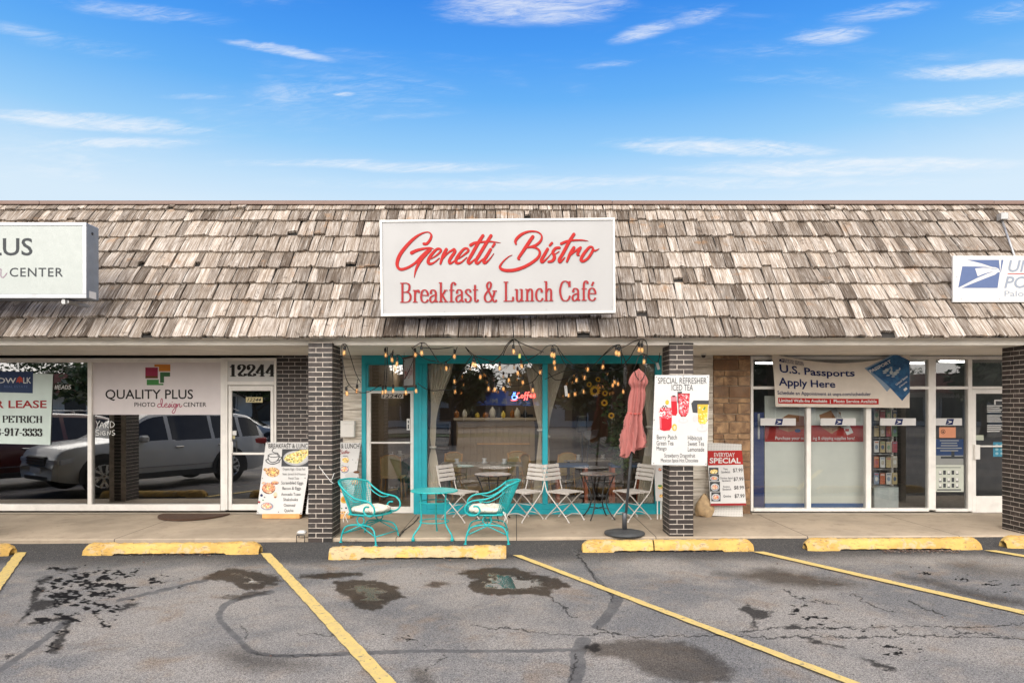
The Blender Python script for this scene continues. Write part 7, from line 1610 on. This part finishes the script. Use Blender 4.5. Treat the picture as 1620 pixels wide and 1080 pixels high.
# facing strip mall
t = thing('facing_shops', 'low strip of shops across the lot with a red-brown mansard roof and a blue awning', 'building', (0, -36, -.1))
RB = pm('red_mansard', lin(132, 74, 58), .8, var=.2, scale=3); PALEW = pm('pale_stucco', lin(232, 226, 216), .8, var=.1, scale=1); SHOPG = pm('far_shop_glass', (.03, .034, .04), .15)
m = MB(); m.box(-70, -46, -.1, 60, -36, 3.2, PALEW); m.build('wall', t)
m = MB(); m.prism([(-72, -34.6, 2.9), (-72, -36.4, 4.5), (-72, -44, 4.5), (-72, -44, 2.9)], (70, 0, 0), RB); m.prism([(9, -34.6, 2.9), (9, -36.4, 4.5), (9, -44, 4.5), (9, -44, 2.9)], (53, 0, 0), RB); m.build('roof', t)
for k in range(22):
    x = -66+k*5.4
    m = MB(); m.box(x, -35.99, .4, x+4.2, -35.95, 2.5, SHOPG); w = m.build('window', t); m = MB()
    for q in (0, 2.05, 4.1): m.box(x+q, -35.949, .4, x+q+.1, -35.90, 2.5, ALU)
    m.build('frame', w)
m = MB(); m.prism([(-4.6, -34.2, 1.75), (-4.6, -35.9, 3.0), (-4.6, -35.9, 1.75)], (7.6, 0, 0), pm('blue_awning', lin(70, 124, 206), .8)); aw = m.build('awning', t)
v, f = text2d('SPORTS & MUSIC', .012); m = MB(); nn = Vector((0, 1.25, 1.7)).normalized(); up = Vector((0, -1.7, 1.25)).normalized()
m.add([Vector((2.2-a*5.8, -34.2, 1.75))+up*(.22+b*.78)+nn*.02 for a, b in v], [q[::-1] for q in f], PANELW); m.build('lettering', aw)
m = MB(); m.box(-7.0, -35.8, 1.6, -4.7, -35.4, 2.9, pm('awning_white', (.6, .6, .58), .7)); m.box(-7.0, -35.39, 2.2, -4.7, -35.35, 2.9, pm('awning_red', (.35, .05, .05), .7)); m.build('red_sign', t)
# road, grass strip
m = MB(); m.add([(-90, -30, -.05), (90, -30, -.05), (90, -22, -.05), (-90, -22, -.05)], [(0, 1, 2, 3)], pm('road_surface', (.16, .155, .15), .85, scale=.6)); tag(m.build('road'), kind='structure')
m = MB(); m.add([(-90, -21, -.06), (90, -21, -.06), (90, -17.5, -.06), (-90, -17.5, -.06)], [(0, 1, 2, 3)], pm('grass_strip', (.06, .10, .03), .9, var=.3, scale=2)); tag(m.build('verge'), kind='structure')
# trees
BARK = pm('bark', (.09, .065, .05), .9, var=.3, scale=9, bump=.6, bscale=30)
def tree(label, loc, h, spread, seed, n=1500, mats=None):
    random.seed(seed); root = thing('tree', label, 'tree', loc, 0, 'trees across the lot mirrored in the shop windows'); m = MB()
    m.tube(spline([(0, 0, 0, ), (.1, .05, h*.2), (-.05, .1, h*.42), (.1, 0, h*.75)], 5), [.22-.18*i/15 for i in range(16)], BARK, 8); tips = []
    for k in range(11):
        z = h*random.uniform(.28, .6); a = random.uniform(0, 6.28); L = spread*random.uniform(.6, 1.05); e = Vector((math.cos(a)*L, math.sin(a)*L, z+h*random.uniform(.12, .34))); mid = Vector((math.cos(a)*L*.4, math.sin(a)*L*.4, z+h*.10))
        m.tube(spline([(0, 0, z), tuple(mid), tuple(e)], 4), [.09, .08, .07, .06, .05, .045, .04, .03, .02], BARK, 6); tips += [e, (mid+e)/2]
    m.build('trunk', root, local=True); m = MB()
    for e in tips+[Vector((0, 0, h*.85))]*3: leaf_cloud(m, e, (spread*.42, spread*.42, h*.13), n//25, mats or GR, .22)
    m.build('crown', root, local=True); return root
LG = GR+[pm('spring_leaf', (.17, .22, .08), .6), pm('spring_leaf_pale', (.28, .30, .16), .6), pm('spring_leaf_white', (.38, .38, .28), .6)]
for i, (x, y, h, s) in enumerate(((-3.0, -9.5, 4.6, 1.7), (1.6, -15, 4.8, 2.2), (4.6, -10.5, 4.5, 2.0), (-16, -19, 5.2, 2.6), (-24, -18, 5.2, 2.6), (13.5, -13, 4.9, 2.4), (19, -17, 5.4, 2.8), (26, -15, 5.2, 2.8), (9.2, -19, 5, 2.4), (-9.5, -21, 4.8, 2.4))):
    tree(('tree with pale spring leaves mirrored in the left bistro window', 'round tree mirrored near the middle of the bistro glass', 'leafy tree mirrored in the right bistro window', 'tree mirrored above the lease sign', 'tree at the far left of the mirrored lot', 'tree with a thick trunk mirrored beside the card rack', 'tree mirrored in the post office door', 'tree at the far right of the mirrored lot', 'small tree mirrored behind the passport banner', 'small tree beside the mirrored white sedan')[i], (x, y, -.1), h, s, 300+i, 2600, LG if i % 2 == 0 else GR)

for i, (x, h) in enumerate(((-52, 7.4), (-40, 7.8), (-29, 7.2), (-18, 7.6), (-7, 7), (5, 7.4), (16, 7.8), (28, 7.4), (40, 7.6))):
    tree('tall tree number %s from the left behind the red-roofed shops across the lot' % ('one', 'two', 'three', 'four', 'five', 'six', 'seven', 'eight', 'nine')[i], (x, -50-(i % 3)*2, -.1), h, 5, 400+i, 2400, GR)
